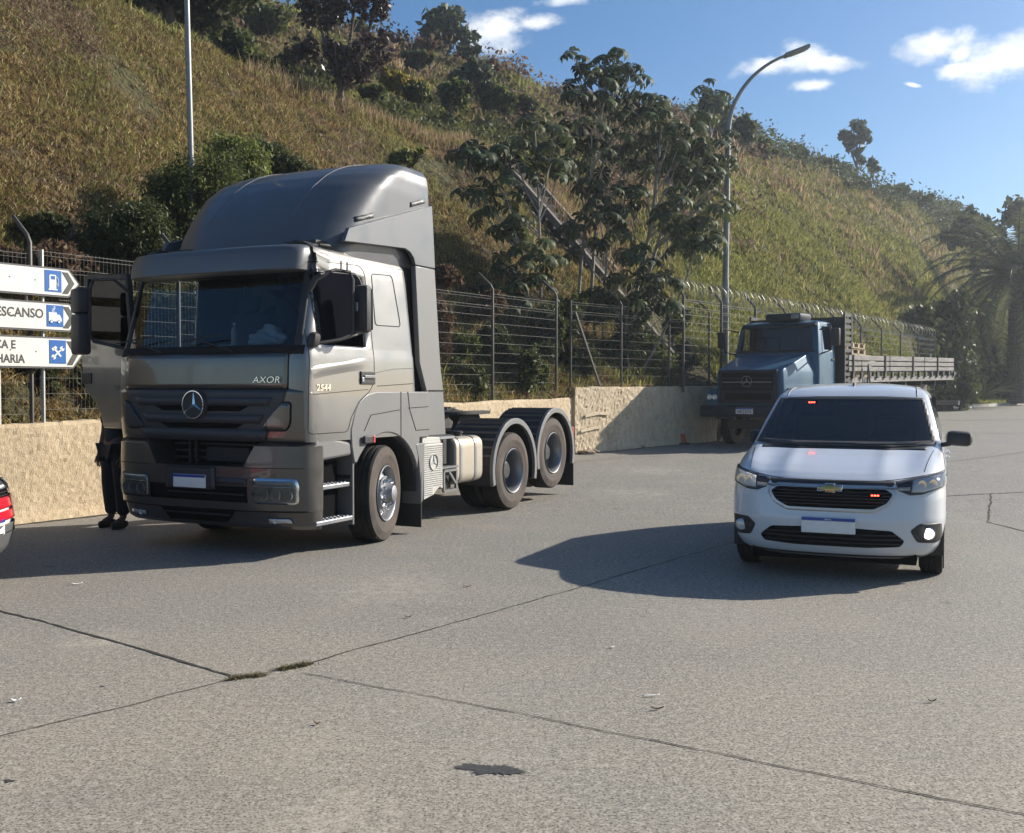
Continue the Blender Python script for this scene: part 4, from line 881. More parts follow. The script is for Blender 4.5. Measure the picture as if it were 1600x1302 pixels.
low = [(40, 420, 13.6, 70, 36, 'brown', 'brown withered shrub behind the top arrow sign'), (110, 400, 14.2, 45, 26, 'brown', 'brown withered shrub just right of the top arrow sign'), (70, 350, 15, 40, 22, 'dark', 'dark tangle high behind the signs'),
       (720, 590, 20.3, 45, 40, 'dark', 'dark shrub behind the fence right after the cab fairing'), (720, 540, 20.9, 40, 34, 'mid', 'green shrub leaning on the fence beside the cab fairing'), (800, 575, 21.6, 45, 50, 'dark', 'dark shrub behind the mesh fence left of the fence step'), (850, 520, 22.9, 40, 50, 'dark', 'dark shrub under the left cecropia'),
       (905, 570, 24, 40, 50, 'dark', 'dark shrub behind the diagonal brace'), (960, 560, 25.4, 40, 50, 'dark', 'dark shrub among the cecropia trunks'), (1020, 575, 26.0, 34, 38, 'lite', 'light green shrub spilling over the taller wall'), (1000, 530, 26.2, 30, 40, 'mid', 'green shrub behind the light green shrub of the wall'),
       (880, 500, 23.6, 34, 40, 'dark', 'dark shrub high behind the diagonal brace'), (930, 480, 25.0, 34, 36, 'dark', 'dark shrub at the feet of the tallest cecropias'), (985, 490, 26.2, 34, 34, 'mid', 'green shrub in the middle of the cecropia trunks'), (1050, 500, 27.4, 26, 30, 'dark', 'dark shrub beside the foot of the drainage steps'), (1075, 560, 27.2, 22, 30, 'dark', 'dark shrub at the corner of the taller wall'), (680, 520, 19.8, 30, 50, 'brown', 'brown shrub at the edge of the cab fairing'), (830, 590, 22.3, 36, 30, 'mid', 'green weeds low behind the fence step'), (770, 540, 21.6, 34, 40, 'dark', 'dark shrub behind the third fence post'), (760, 480, 22.6, 30, 26, 'brown', 'brown shrub over the fence left of the cecropias'), (690, 440, 22, 30, 22, 'brown', 'brown shrub behind the roof deflector edge'), (30, 600, 13.4, 60, 44, 'dark', 'dark weeds behind the poles of the signs'), (130, 610, 13.9, 50, 44, 'dark', 'dark weeds behind the open door of the grey truck')]
for i, (u, v, D, a, b, mt, lb) in enumerate(low):
    rs = random.Random(i + 70); lst = [(u + rs.uniform(-.6, .6) * a, v + rs.uniform(-.5, .45) * b, a * rs.uniform(.35, .6), b * rs.uniform(.35, .6)) for _ in range(5)]
    px_tree('low_shrub', u, v + b, D, lst, 5200, .030 + .0008 * D, MM[mt], lb, 'shrub', 140 + i, trunk=(.03, .015), branches=9, group='undergrowth behind the fence', elong=2.6, shell=.25)
# bare stems
M_stem = mat('pale_stem', (.22, .19, .15), .9)
# dark trees and hedge at the right
right = [(1420, 640, 46, [(1420, 560, 34, 60), (1400, 600, 26, 30), (1440, 520, 30, 40), (1450, 590, 35, 40)], 6500, .17, M_lfdark, 'dark ivy covered hedge behind the bed of the blue truck'),
         (1480, 640, 47, [(1480, 540, 34, 60), (1490, 600, 34, 34), (1470, 500, 24, 26), (1500, 480, 20, 24)], 6500, .17, M_lfdark, 'hedge with glinting leaves right of the ivy covered one'),
         (1530, 640, 60, [(1540, 570, 46, 60), (1530, 520, 44, 40), (1560, 530, 40, 40), (1500, 500, 30, 30)], 8000, .22, M_lfdark, 'dark broad tree left behind the palm'),
         (1620, 640, 62, [(1610, 570, 60, 60), (1650, 500, 60, 60), (1670, 560, 60, 60), (1620, 520, 40, 40)], 9000, .24, M_lfdark, 'dark broad tree behind the palm at the right edge'),
         (1520, 420, 66, [(1515, 345, 20, 16), (1530, 362, 24, 18), (1498, 368, 20, 16), (1545, 366, 18, 14)], 2200, .26, M_lfdark, 'dark tree on the skyline left of the palm'),
         (1600, 420, 68, [(1585, 325, 16, 10), (1604, 340, 22, 14), (1640, 350, 40, 30)], 2200, .26, M_lfdark, 'dark tree topping the skyline behind the palm')]
for i, (ub, vb, D, lst, n, sz, mt, lb) in enumerate(right):
    px_tree('broad_tree', ub, vb, D, lst, n, sz, mt, lb, 'tree', 170 + i, trunk=(.2, .1), branches=8, group='dark trees at the right edge', elong=1.7)
def rosette(u, v, D, n, l, label, seed, group):
    base = on_ground(u, v) if D is None else P_(u, v, D); e = empty('spiky_plant', base); tag(e, label, 'plant', group); r_ = np.random.default_rng(seed); mb = MB()
    for i in range(n):
        a = r_.uniform(0, 6.28); t0 = r_.uniform(.7, 1.4); L_ = l * r_.uniform(.6, 1.1); P = []
        for k in range(7):
            t = k / 6; el = t0 - t * 1.1; rr_ = L_ * t * math.cos(t0 - t * .5); z = L_ * t * math.sin(t0 - t * .5) ; w = .05 * L_ * (1 - t) ** .6
            P.append([(rr_ * math.cos(a) - w * math.sin(a) * s_, rr_ * math.sin(a) + w * math.cos(a) * s_, z + .03 * L_ * abs(s_)) for s_ in (-1, 0, 1)])
        mb.sheet(P)
    mb.build('foliage', M_lfblue, e, smooth=True, fix=False); return e
for i, (u, D) in enumerate([(1492, 49.5), (1515, 50.0), (1537, 50.4)]):
    y = D; rosette(u, 608 + (CH - float(ground_z(D)) - .3) / D * F, D, 26, 1.9, ['left', 'middle', 'right'][i] + ' grey green spiky plant at the foot of the hedge behind the kerb', 200 + i, 'spiky plants at the hedge foot')

# ---- palm
def palm():
    D = 53.0; base = P_(1588, 640, D); base.z = float(ground_z(D)) + .1; e = empty('palm_tree', base); tag(e, 'big feather palm with thick trunk at the right edge', 'palm')
    Ht = 6.6; mb = MB(); rows = 44
    pr = [(.52, 0)] 
    for i in range(rows): z = Ht * i / rows; r0 = .43 - .04 * i / rows + (.16 if i > rows - 7 else 0) * (1 - abs((i - rows + 3) / 4)); pr += [(r0 + .045, z), (r0, z + Ht / rows * .8)]
    mb.lathe(pr, (0, 0, 0), 'z', 16).build('trunk', M_bark, e, smooth=False)
    r_ = np.random.default_rng(5); V = []; Q = []; rb = MB()
    for i in range(74):
        a = i * 2.39996 + r_.normal(0, .1); lift = 1.45 - 2.0 * (i / 74) ** .9; L_ = r_.uniform(5.0, 6.2); p = Vector((.25 * math.cos(a), .25 * math.sin(a), Ht + .1)); el = lift; pts = [p.copy()]; m_ = 34; st = L_ / m_
        for k in range(m_):
            el -= (1.35 + .35 * (1.0 - lift * .3)) / m_ * (.4 + 1.3 * k / m_); p = p + Vector((math.cos(a) * math.cos(el), math.sin(a) * math.cos(el), math.sin(el))) * st; pts.append(p.copy())
        rb.tube(pts[::3] + [pts[-1]], list(np.linspace(.05, .008, len(pts[::3]) + 1)), 4, caps=False)
        side = Vector((-math.sin(a), math.cos(a), 0))
        for k in range(4, m_):
            for h2 in (0, .5):
                pp = pts[k].lerp(pts[k + 1], h2) if k < m_ else pts[k]
                t = (k + h2) / m_; ll = .62 * math.sin(math.pi * min(1, t * .85 + .12)) ** .6; tg = (pts[min(k + 1, m_)] - pts[k - 1]).normalized()
                for s_ in (-1, 1):
                    d = (side * s_ * .8 + tg * .55 + Vector((0, 0, .15 - .5 * r_.random()))).normalized(); w = tg * .045; q = len(V)
                    V += [tuple(pp - w), tuple(pp + w), tuple(pp + d * ll + Vector((0, 0, -.12 * ll)))]; Q.append((q, q + 1, q + 2))
    fast_mesh('fronds', np.array(V), np.array(Q), leaf_mat('palm_leaflet', (.05, .06, .03), (.085, .10, .045), (.14, .15, .07), .5, .35, .4), e); rb.build('frond_ribs', M_lfmid, e, fix=False)
palm()

# ---- cecropias
def umbrella_leaf(V, Q, c, n, rad, r_, m_=9):
    n = n.normalized(); a = n.cross(Vector((.3, .5, .1))).normalized(); b = n.cross(a); k0 = len(V); V.append(tuple(c)); a0 = r_.uniform(0, 6.28)
    for i in range(m_):
        an = a0 + 2 * math.pi * i / m_ * .93; d = a * math.cos(an) + b * math.sin(an); s_ = n.cross(d); L_ = rad * r_.uniform(.8, 1.08); dr_ = r_.uniform(.55, 1.15)
        p1 = c + d * L_ * .45 - n * L_ * .03; p2 = c + d * L_ * .80 - n * L_ * .28 * dr_ ; p3 = c + d * L_ * .90 - n * L_ * .80 * dr_; w1, w2 = L_ * .13, L_ * .20; k = len(V)
        V += [tuple(p1 + s_ * w1 - n * .02 * L_), tuple(p1 - s_ * w1 - n * .02 * L_), tuple(p2 + s_ * w2), tuple(p2 - s_ * w2), tuple(p3)]
        Q += [(k0, k, k + 1), (k, k + 2, k + 1), (k + 1, k + 2, k + 3), (k + 2, k + 4, k + 3)]
def cecropia(base_px, top_px, D, tips, label, seed, rad=.30, thick=.05, dD=0.0, per=5):
    """tips: list of (u, v, depth offset) where leaf whorls sit"""
    r_ = np.random.default_rng(seed); base = P_(*base_px, D); top = P_(*top_px, D + dD); e = empty('cecropia_tree', base); tag(e, label, 'tree', 'cecropia trees behind the fence')
    V = []; Q = []; tr = MB(); bend = Vector((r_.normal(0, .15), r_.normal(0, .1), 0)); T_ = lambda t: (top - base) * t + bend * math.sin(math.pi * t)
    tr.tube([T_(t) for t in np.linspace(-.03, 1, 9)], list(np.linspace(thick, thick * .45, 9)), 7); br = MB(); 
    allt = [(T_(1.0), T_(.92))]
    for (u, v, dd) in tips:
        q = P_(u, v, D + dd) - base
        # where it leaves the trunk: the nearest trunk point somewhat below
        tt = min(.97, max(.30, ((q.z - T_(0).z) / max(.1, top.z - base.z)) - .13 - .25 * (Vector((q.x, q.y, 0)) - Vector((T_(.8).x, T_(.8).y, 0))).length / 2)); o = T_(tt)
        md = o.lerp(q, .55) - Vector((0, 0, .12 * (q - o).length)); tr.tube([o, md, q], [thick * .45, thick * .36, thick * .3], 5); allt.append((q, md))
    for q, prev in allt:
        dirn = (q - prev).normalized()
        for i in range(per):
            a = r_.uniform(0, 6.28) if per < 4 else 2 * math.pi * i / per + r_.normal(0, .2); out = Vector((math.cos(a), math.sin(a), 0)); pl = rad * r_.uniform(1.0, 2.0); el = r_.uniform(-.1, 1.0)
            c = q - dirn * r_.uniform(0, .30) + (out * math.cos(el) + Vector((0, 0, 1)) * math.sin(el)) * pl; tr.tube([q - dirn * .05, c], [.008, .006], 3, caps=False)
            umbrella_leaf(V, Q, c, Vector((out.x * .55, out.y * .55, r_.uniform(.55, 1.1))), rad * r_.uniform(.75, 1.15), r_)
    tr.build('trunk', M_barkpale, e, smooth=True, fix=False); fast_mesh('crown', np.array(V), np.array(Q), M_cec, e)
cecropia((845, 600), (835, 190), 24.3, [(800, 235, .4), (860, 245, -.5), (755, 250, .3), (760, 255, -.3), (875, 260, .5), (808, 255, -.2), (850, 210, .6), (868, 225, -.4), (770, 238, 0), (855, 270, .3)], 'slender cecropia standing furthest left with umbrella leaves', 301, .29, .045)
cecropia((848, 620), (815, 385), 23.6, [(790, 362, .3), (800, 350, -.2), (785, 420, .4), (850, 400, 0), (812, 430, -.3), (842, 440, .3), (762, 460, 0), (735, 300, 0), (745, 245, .2), (730, 245, -.3), (790, 300, 0), (755, 330, .2), (800, 470, 0), (745, 500, .2)], 'short young cecropia low behind the fence post', 302, .28, .03, per=7)
cecropia((897, 560), (945, 150), 26.0, [(905, 120, .3), (900, 150, -.5), (895, 180, .4), (925, 200, -.6), (960, 180, .5), (915, 230, .2), (885, 215, -.2), (970, 230, .4), (935, 120, .2), (900, 95, 0), (945, 250, -.3), (905, 265, .4)], 'leaning cecropia with the left half of the high crown', 303, .29, .055)
cecropia((920, 570), (965, 100), 26.8, [(945, 105, .3), (985, 105, -.4), (960, 130, .4), (995, 130, 0), (1015, 150, .4), (930, 145, -.4), (980, 160, .5), (1005, 180, -.4), (960, 90, 0), (1010, 215, .5), (985, 240, -.3)], 'tallest cecropia of the group reaching into the sky', 304, .29, .0555)
cecropia((955, 590), (1035, 175), 26.5, [(1020, 165, .5), (1050, 190, -.5), (1040, 215, .5), (1065, 215, -.3), (1025, 245, .4), (1060, 250, 0), (1080, 240, .5), (1005, 265, -.3), (1085, 270, .3)], 'cecropia leaning right below the tallest one', 305, .28, .055)
cecropia((970, 600), (1085, 215), 27.3, [(1100, 190, .4), (1110, 225, -.4), (1125, 245, .4), (1095, 255, .0), (1130, 215, .3), (1115, 280, -.3), (1075, 290, .4), (1135, 270, .2), (1105, 300, 0)], 'strongly leaning cecropia nearest the curved lamp pole', 306, .28, .06)
cecropia((940, 600), (955, 300), 25.5, [(915, 300, .3), (935, 330, -.4), (975, 335, .4), (895, 345, .2), (965, 370, -.2), (910, 385, .4), (990, 300, .3)], 'mid height cecropia in the middle of the group', 307, .29, .04, per=7)
cecropia((985, 610), (1090, 380), 25.8, [(1060, 310, .3), (1040, 330, -.3), (1075, 345, .4), (1100, 350, 0), (1110, 385, -.3), (1065, 390, .3), (1055, 355, .1), (1120, 330, .2)], 'low cecropia bending right over the mesh fence', 308, .28, .04, per=7)
cecropia((985, 590), (1005, 400), 25.2, [(985, 400, .3), (1015, 430, -.2), (1040, 440, .3), (970, 440, .2), (1025, 470, 0), (1000, 480, -.2), (1050, 480, .3), (960, 480, 0), (930, 470, .2)], 'bushy young cecropia over the taller wall', 309, .27, .03, per=7)
cecropia((1112, 300), (1106, 145), 46, [(1096, 165, .4), (1118, 160, -.4), (1098, 190, .3), (1118, 185, -.2)], 'distant cecropia top just left of the curved lamp pole', 310, .42, .07, per=4)
# ================================================================= VEHICLE MATERIALS AND SHARED PARTS
def metallic_paint(name, col, metal=.55, rough=.38, coat=.7):
    m = mat(name, col, rough, metal, .5, coat); return dirty(m, .22, 3.5, (.17, .14, .11), rough + .14, lo=.42, hi=.8)
M_cab = metallic_paint('cab_paint', (.20, .194, .184), .55, .32, .8)
M_cab_shade = metallic_paint('cab_paint_shade', (.128, .115, .102), .7, .28, .8)  # cab paint darkened for the front, its shade put into the colour
M_bump = metallic_paint('bumper_paint', (.088, .083, .078), .6, .30, .7)
M_defl = dirty(mat('deflector_plastic', (.10, .104, .112), .38, .25, .5, .35), .14, 2.5, (.18, .16, .14), .6)
M_fair = dirty(mat('fairing_plastic', (.15, .15, .15), .48, .2, .5, .15), .22, 3.0, (.2, .17, .14), .65)
M_blk = dirty(mat('black_plastic', (.018, .018, .02), .5), .18, 6, (.09, .075, .06), .7)
M_blk2 = dirty(mat('grille_plastic', (.028, .03, .036), .45), .15, 6, (.08, .07, .06), .6)
M_gap = mat('panel_gap', (.004, .004, .005), .9)
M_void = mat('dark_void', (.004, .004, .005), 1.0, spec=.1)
M_chrome = mat('chrome', (.72, .73, .75), .12, 1.0)
M_silver = dirty(mat('steel_rim', (.27, .28, .30), .36, .75), .3, 6, (.16, .12, .09), .6)
M_rub_ = dirty(mat('tyre_rubber', (.035, .032, .030), .75, spec=.3), .75, 3, (.135, .105, .085), .9, lo=.3, hi=.7)
M_tread = dirty(mat('tread_rubber', (.016, .016, .016), .85, spec=.2), .4, 4, (.08, .07, .06))
M_glass = glass_mat('windscreen_glass', (.50, .56, .60), .9)
M_lens = mat('lamp_lens_glass', (.50, .49, .45), .12, .1, .8, 1.0)
M_refl = mat('lamp_reflector', (.80, .79, .75), .25, .45); M_amber = mat('amber_lens', (.5, .16, .02), .25, coat=.8); M_redl = mat('red_lens', (.42, .02, .02), .25, coat=.8)
M_white2 = dirty(mat('plate_white', (.72, .72, .70), .5), .15, 20); M_pblue = mat('plate_blue', (.012, .05, .28), .4)
M_int = mat('cab_interior', (.035, .038, .045), .8); M_curt = dirty(mat('curtain', (.06, .075, .11), .9), .5, 9, (.03, .04, .06))
M_sideblk = mat('side_glass', (.006, .007, .009), .06, 0, .6)
M_ribs = mat('guard_rib_highlight', (.09, .09, .092), .45)  # lighter grey than the guards, highlights put into the rib colour
M_steeld = dirty(mat('chassis_steel', (.03, .03, .03), .6, .3), .4, 9, (.10, .08, .06))
def tri_star(parent, c, r_, m, d=.012, name='star', face=-1):
    """three pointed star in a ring, in the x-z plane"""
    mb = MB(); n = 40
    mb.lathe([(r_ * .90, -.0), (r_ * .93, -d * 1.3), (r_ * .985, -d * 1.3), (r_, 0)], c, 'y', n)
    for k in range(3):
        a = math.pi / 2 + k * 2 * math.pi / 3; t = (math.cos(a), math.sin(a)); s_ = (-t[1], t[0]); w = r_ * .135
        tip = (c[0] + t[0] * r_ * .93, c[1], c[2] + t[1] * r_ * .93)
        b1 = (c[0] + t[0] * w * .58 + s_[0] * w, c[1], c[2] + t[1] * w * .58 + s_[1] * w); b2 = (c[0] + t[0] * w * .58 - s_[0] * w, c[1], c[2] + t[1] * w * .58 - s_[1] * w)
        ct = (c[0], c[1] - d * 1.6, c[2]); mb.add([c, b1, tip, b2, ct, (tip[0], tip[1] - d * .3, tip[2])], [(4, 1, 5), (4, 5, 3), (0, 2, 1), (0, 3, 2), (1, 2, 5), (3, 5, 2)])
    return mb.build(name, m, parent, fix=False)
def tyre_mesh(parent, c, r_, w, rim, side=1, m=None, tread=True):
    """tyre about the x axis, outer side towards +x*side"""
    e = MB(); h = w / 2; s_ = side
    prof = [(rim, h * .78), (rim + .012, h * .90), (rim + .05, h * .98), (rim + (r_ - rim) * .5, h * 1.03), (rim + (r_ - rim) * .52, h * 1.045), (rim + (r_ - rim) * .6, h * 1.035), (r_ - .05, h * .97), (r_ - .018, h * .90)]
    o = MB().lathe([(a, b * s_) for a, b in prof], c, 'x', 56).lathe([(a, -b * s_) for a, b in prof], c, 'x', 56).build('tyre', m or M_rub_, parent, smooth=True, sharp=60, fix=False)
    tp = [(r_ - .018, h * .90), (r_ - .004, h * .80)]
    for g in (.62, .2, -.2, -.62): tp += [(r_, h * (g + .10)), (r_ - .014, h * (g + .05)), (r_ - .014, h * (g - .05)), (r_, h * (g - .10))]
    tp += [(r_ - .004, -h * .80), (r_ - .018, -h * .90)]
    MB().lathe(tp, c, 'x', 56).build('tread', M_tread, o, smooth=True, sharp=30, fix=False); return o
def front_wheel(parent, c, r_=.515, w=.30, side=1, steer=0.0):
    e = empty('wheel', c, 0, parent); e.rotation_euler = (0, 0, steer); O = (0, 0, 0); s_ = side; tyre_mesh(e, O, r_, w, .285, side); k = s_
    rim = MB().lathe([(.292, .125 * k), (.300, .150 * k), (.293, .158 * k), (.280, .150 * k), (.270, .09 * k), (.262, .055 * k), (.250, .05 * k), (.215, .075 * k), (.175, .112 * k), (.150, .120 * k), (.02, .122 * k)], O, 'x', 48).build('rim', M_silver, e, smooth=True, sharp=50, fix=False)
    hub = MB().lathe([(.178, .112 * k), (.186, .13 * k), (.178, .142 * k), (.13, .145 * k), (.125, .15 * k), (.115, .165 * k), (.095, .205 * k), (.085, .235 * k), (.06, .245 * k), (0, .247 * k)], O, 'x', 36).build('hub', M_silver, e, smooth=True, sharp=40, fix=False)
    nb = MB(); dk = MB()
    for i in range(10):
        a = 2 * math.pi * i / 10 + .2; y, z = .152 * math.cos(a), .152 * math.sin(a); nb.lathe([(.021, .135 * k), (.021, .175 * k), (.014, .192 * k), (0, .194 * k)], (0, y, z), 'x', 8)
        y, z = .235 * math.cos(a), .235 * math.sin(a); dk.lathe([(.0, .0705 * k), (.020, .0665 * k)], (0, y, z), 'x', 10)
    nb.build('wheel_nuts', M_chrome, e, smooth=True, fix=False); dk.build('vent_holes', M_void, rim, fix=False); return e
def dish_wheel(parent, c, r_=.515, w=.28, side=1, dual=True):
    e = empty('wheel', c, 0, parent); O = (0, 0, 0); k = side; tyre_mesh(e, O, r_, w, .285, side)
    if dual: tyre_mesh(e, (-.33 * k, 0, 0), r_, w, .285, side)
    MB().lathe([(.292, .115 * k), (.300, .138 * k), (.293, .146 * k), (.281, .138 * k), (.268, .08 * k), (.262, .0), (.262, -.05 * k), (.25, -.075 * k), (.20, -.085 * k), (.15, -.088 * k), (.14, -.07 * k), (.13, -.05 * k), (.02, -.04 * k)], O, 'x', 48).build('rim', M_silver, e, smooth=True, sharp=50, fix=False)
    hb = MB().lathe([(.135, -.06 * k), (.125, .015 * k), (.10, .035 * k), (0, .04 * k)], O, 'x', 24)
    for i in range(10): a = 2 * math.pi * i / 10; hb.lathe([(.018, -.09 * k), (.018, -.05 * k), (0, -.045 * k)], (0, .172 * math.cos(a), .172 * math.sin(a)), 'x', 6)
    hb.build('hub', M_steeld, e, smooth=True, fix=False); return e
def plate(parent, x, y, z, w, h_, txt=None, border=True):
    p = MB().box((x, y, z), (w, .012, h_), bev=.004).build('number_plate', M_white2, parent)
    MB().box((x, y - .0075, z + h_ * .38), (w * .985, .003, h_ * .2)).build('plate_band', M_pblue, p)
    if txt: text_obj('plate_lettering', txt, h_ * .78, M_txt, p, (x, y - .0085, z - h_ * .13), (R(90), 0, 0), .002, 'CENTER', .002, .92)
    return p

# ================================================================= GREY TRUCK TRACTOR
TX, TY, TYAW = -3.087, 10.155, .457
T = empty('truck_tractor', (TX, TY, 0), -TYAW); tag(T, 'large dark grey tractor unit with high roof deflector and its passenger door open', 'truck')
def build_truck():
    # ---- cab shell
    zk = [1.12, 1.30, 1.60, 1.90, 1.97, 2.03, 2.78, 2.86, 2.95, 3.02, 3.06, 3.09]
    yf = [.03, .01, .0, .01, .02, .035, .235, .27, .31, .40, .55, .8]
    ww = [1.235, 1.24, 1.24, 1.235, 1.23, 1.22, 1.165, 1.155, 1.14, 1.10, 1.03, .9]
    ysd = [.34, .36, .50, .8, 1.04, 1.10, 1.20, 1.30, 1.72, 1.80]
    zz = [1.12, 1.2, 1.3, 1.45, 1.6, 1.75, 1.90, 1.97, 2.03, 2.06, 2.2, 2.4, 2.6, 2.78, 2.81, 2.86, 2.91, 2.95, 2.99, 3.02, 3.045, 3.06, 3.075, 3.09]
    K = 16; rings = []; full = []
    for z in zz:
        a, w = np.interp(z, zk, yf), np.interp(z, zk, ww); yb = 2.07 + .06 * (2.0 - min(z, 2.9)) - (.0 if z < 3.02 else (z - 3.02) * 2.5)
        r_ = superring(z, w, a, yb, .26, .12, 4.2, 5, K, ysd); rings.append(r_)
    V, Fc = loft(rings); bv = bvh_of(V, Fc); n = len(rings[0]); half = K + len(ysd) + K
    # openings: windscreen, near side window, far doorway
    keep = []
    Va = np.array(V)
    for f in Fc:
        c = Va[list(f)].mean(0)
        if len(f) == 4:
            if c[1] < .42 and 2.03 < c[2] < 2.78 and abs(c[0]) < 1.09: continue
            if c[0] > 1.05 and .36 < c[1] < 1.10 and 2.06 < c[2] < 2.78: continue
            if c[0] < -1.05 and .36 < c[1] < 1.20 and 1.30 < c[2] < 2.86: continue
        keep.append(f)
    cab = MB().add(V, keep).build('cab', M_cab, T, smooth=True, sharp=40, solid=.03)
    # ---- front panels
    front = lambda nm, poly, m, off=.004, **k: patch(nm, poly, bv, m, T, 'xz', -1, .05, off, **k)
    front('panel_gap', [(-1.235, 1.12), (1.235, 1.12), (1.235, 1.60), (1.06, 1.635), (-1.06, 1.635), (-1.235, 1.60)], M_cab_shade, .003)
    front('bonnet_seam', [(-1.055, 1.615), (1.055, 1.615), (1.055, 1.985), (-1.055, 1.985)], M_gap, .004)
    hood = front('front_panel', rounded([(-1.045, 1.637), (1.045, 1.637), (1.045, 1.972), (-1.045, 1.972)], .02, 2), M_cab_shade, .012, solid=.01)
    text_obj('badge', 'AXOR', .088, M_chrome, hood, (.825, -.004, 1.715), (R(90), 0, 0), .008, 'CENTER', -.001, 1.35, .2)
    front('windscreen_rubber', [(-1.18, 1.965), (1.18, 1.965), (1.18, 2.05), (-1.18, 2.05)], M_gap, .006, solid=.01)
    # black pillars beside the glass
    for s_ in (1, -1):
        P = [(1.085, 2.03), (1.155, 2.03), (1.14, 2.40), (1.118, 2.80), (1.06, 2.80), (1.075, 2.4)]
        front('pillar_trim', P if s_ > 0 else mir(P), M_blk, .005)
    # glass follows the same surface
    patch('windscreen', [(-1.10, 2.03), (1.10, 2.03), (1.08, 2.80), (-1.08, 2.80)], bvh_of(V, Fc), M_glass, T, 'xz', -1, .08, -.012, solid=0)
    # ---- grille
    gp = [(-1.04, 1.625), (1.04, 1.625), (1.0, 1.50), (.86, 1.33), (.74, 1.20), (.70, 1.12), (-.70, 1.12), (-.74, 1.20), (-.86, 1.33), (-1.0, 1.50)]
    gr = front('grille', gp, M_blk2, .010, solid=.015)
    for (z0, z1, xa, xb, d) in ((1.47, 1.545, .62, .88, .03), (1.30, 1.375, .56, .78, .034)):
        P = [(-xb, z1), (xb, z1), (xb - .06, z0), (-xb + .06, z0)]
        patch('grille_slot', [(-xa + .12, z0 - .055), (xa - .12, z0 - .055), (xa, z0), (-xa, z0)], bv, M_void, gr, 'xz', -1, .08, .013, solid=.002)
        patch('slat', inset(P, -.004), bv, M_blk2, gr, 'xz', -1, .08, d - .008, solid=.022)
    patch('lower_lip', [(-.78, 1.13), (.78, 1.13), (.82, 1.235), (-.82, 1.235)], bv, M_blk2, gr, 'xz', -1, .08, .03, solid=.03)
    MB().lathe([(0, -.035), (.125, -.035), (.155, -.03), (.16, -.005)], (-.06, 0, 1.475), 'y', 40).build('star_plinth', M_blk, gr, smooth=True, fix=False)
    tri_star(gr, (-.06, -.036, 1.475), .142, M_chrome)
    # corner deflectors beside the grille
    for s_ in (1, -1):
        P = rounded([(1.075, 1.50), (1.0, 1.50), (.90, 1.40), (.775, 1.265), (.80, 1.235), (1.02, 1.235), (1.065, 1.30)], .03, 3)
        front('corner_gap', inset(P, -.012) if s_ > 0 else mir(inset(P, -.012)), M_gap, .007)
        front('corner_deflector', P if s_ > 0 else mir(P), M_cab_shade if s_ > 0 else M_blk2, .028, solid=.03)
        # seam between corner panel and door panel
    # ---- bumper
    zb = np.array([.27, .285, .31, .36, .40, .43, .44, .455, .5, .6, .7, .8, .86, .875]); rings = []
    for z in zb:
        yfz = np.interp(z, [.27, .31, .44, .45, .6, .875], [.10, .045, .01, -.02, -.035, -.045]); w = np.interp(z, [.27, .3, .44, .45, .875], [1.19, 1.215, 1.232, 1.238, 1.245])
        rings.append(superring(z, w, yfz, .34, .27, .02, 3.0, 6, 18, [.29, .31]))
    Vb, Fb = loft(rings); bb = bvh_of(Vb, Fb); bump = MB().add(Vb, Fb).build('bumper', M_bump, T, smooth=True, sharp=30)
    for s_ in (1, -1):
        rs_ = []
        for z in (.872, .9, .96, 1.03, 1.08, 1.105, 1.118):
            xin = np.interp(z, [.87, 1.1, 1.12], [.56, .70, .72]); yfz = np.interp(z, [.87, 1.08, 1.118], [-.045, -.04, .02]); w = np.interp(z, [.87, 1.08, 1.118], [1.245, 1.243, 1.20])
            r_ = superring(z, w, yfz, .34, .27, .02, 3.0, 6, 18, [.29, .31])[:18 + 2 + 2]
            r_ = r_[r_[:, 0] >= xin] if False else r_; xs_ = np.maximum(r_[:, 0], xin); ys_ = np.where(r_[:, 0] < xin, np.interp(xin, r_[:18, 0], r_[:18, 1]), r_[:, 1])
            ring = np.stack([xs_ * s_, ys_, np.full(len(xs_), z)], 1); ring = np.concatenate([ring, [[xin * s_, .33, z]]]); rs_.append(ring)
        Vc, Fcc = loft(rs_); MB().add(Vc, Fcc).build('bumper_corner', M_bump, bump, smooth=True, sharp=35)
    # recess behind the bumper top and slats within
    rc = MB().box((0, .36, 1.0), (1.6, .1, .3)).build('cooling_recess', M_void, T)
    sl = MB()
    for z in (.93, 1.0, 1.07): sl.box((0.02, .27, z), (1.25, .03, .022))
    for x in (-.34, -.26): sl.box((x, .22, .99), (.03, .04, .24))
    sl.box((.12, .26, .97), (.55, .03, .14)); sl.build('cooler_frame', M_blk, rc)
    bp = lambda nm, poly, m, off=.004, **k: patch(nm, poly, bb, m, bump, 'xz', -1, .05, off, **k)
    bp('bumper_slot', [(-.66, .53), (.60, .53), (.60, .685), (-.66, .685)], M_void, .003)
    bp('slot_bar', [(-.40, .60), (.58, .60), (.58, .612), (-.40, .612)], M_blk, .02, solid=.02)
    bp('slot_brow', [(.24, .70), (.60, .70), (.60, .765), (.24, .765)], M_blk2, .010)
    bp('lower_opening', [(-.56, .44), (.42, .44), (.30, .315), (-.46, .315)], M_void, .003)
    bp('lower_bar', [(-.52, .385), (.36, .385), (.34, .40), (-.50, .40)], M_blk, .012, solid=.02)
    bp('lip_seam', [(.44, .44), (1.24, .455), (1.24, .464), (.44, .449)], M_gap, .006); bp('lip_seam', mir([(.56, .44), (1.24, .455), (1.24, .464), (.56, .449)]), M_gap, .006)
    bp('corner_seam', [(.56, .872), (1.24, .872), (1.24, .880), (.56, .880)], M_gap, .004); bp('corner_seam', mir([(.66, .872), (1.24, .872), (1.24, .880), (.66, .880)]), M_gap, .004)
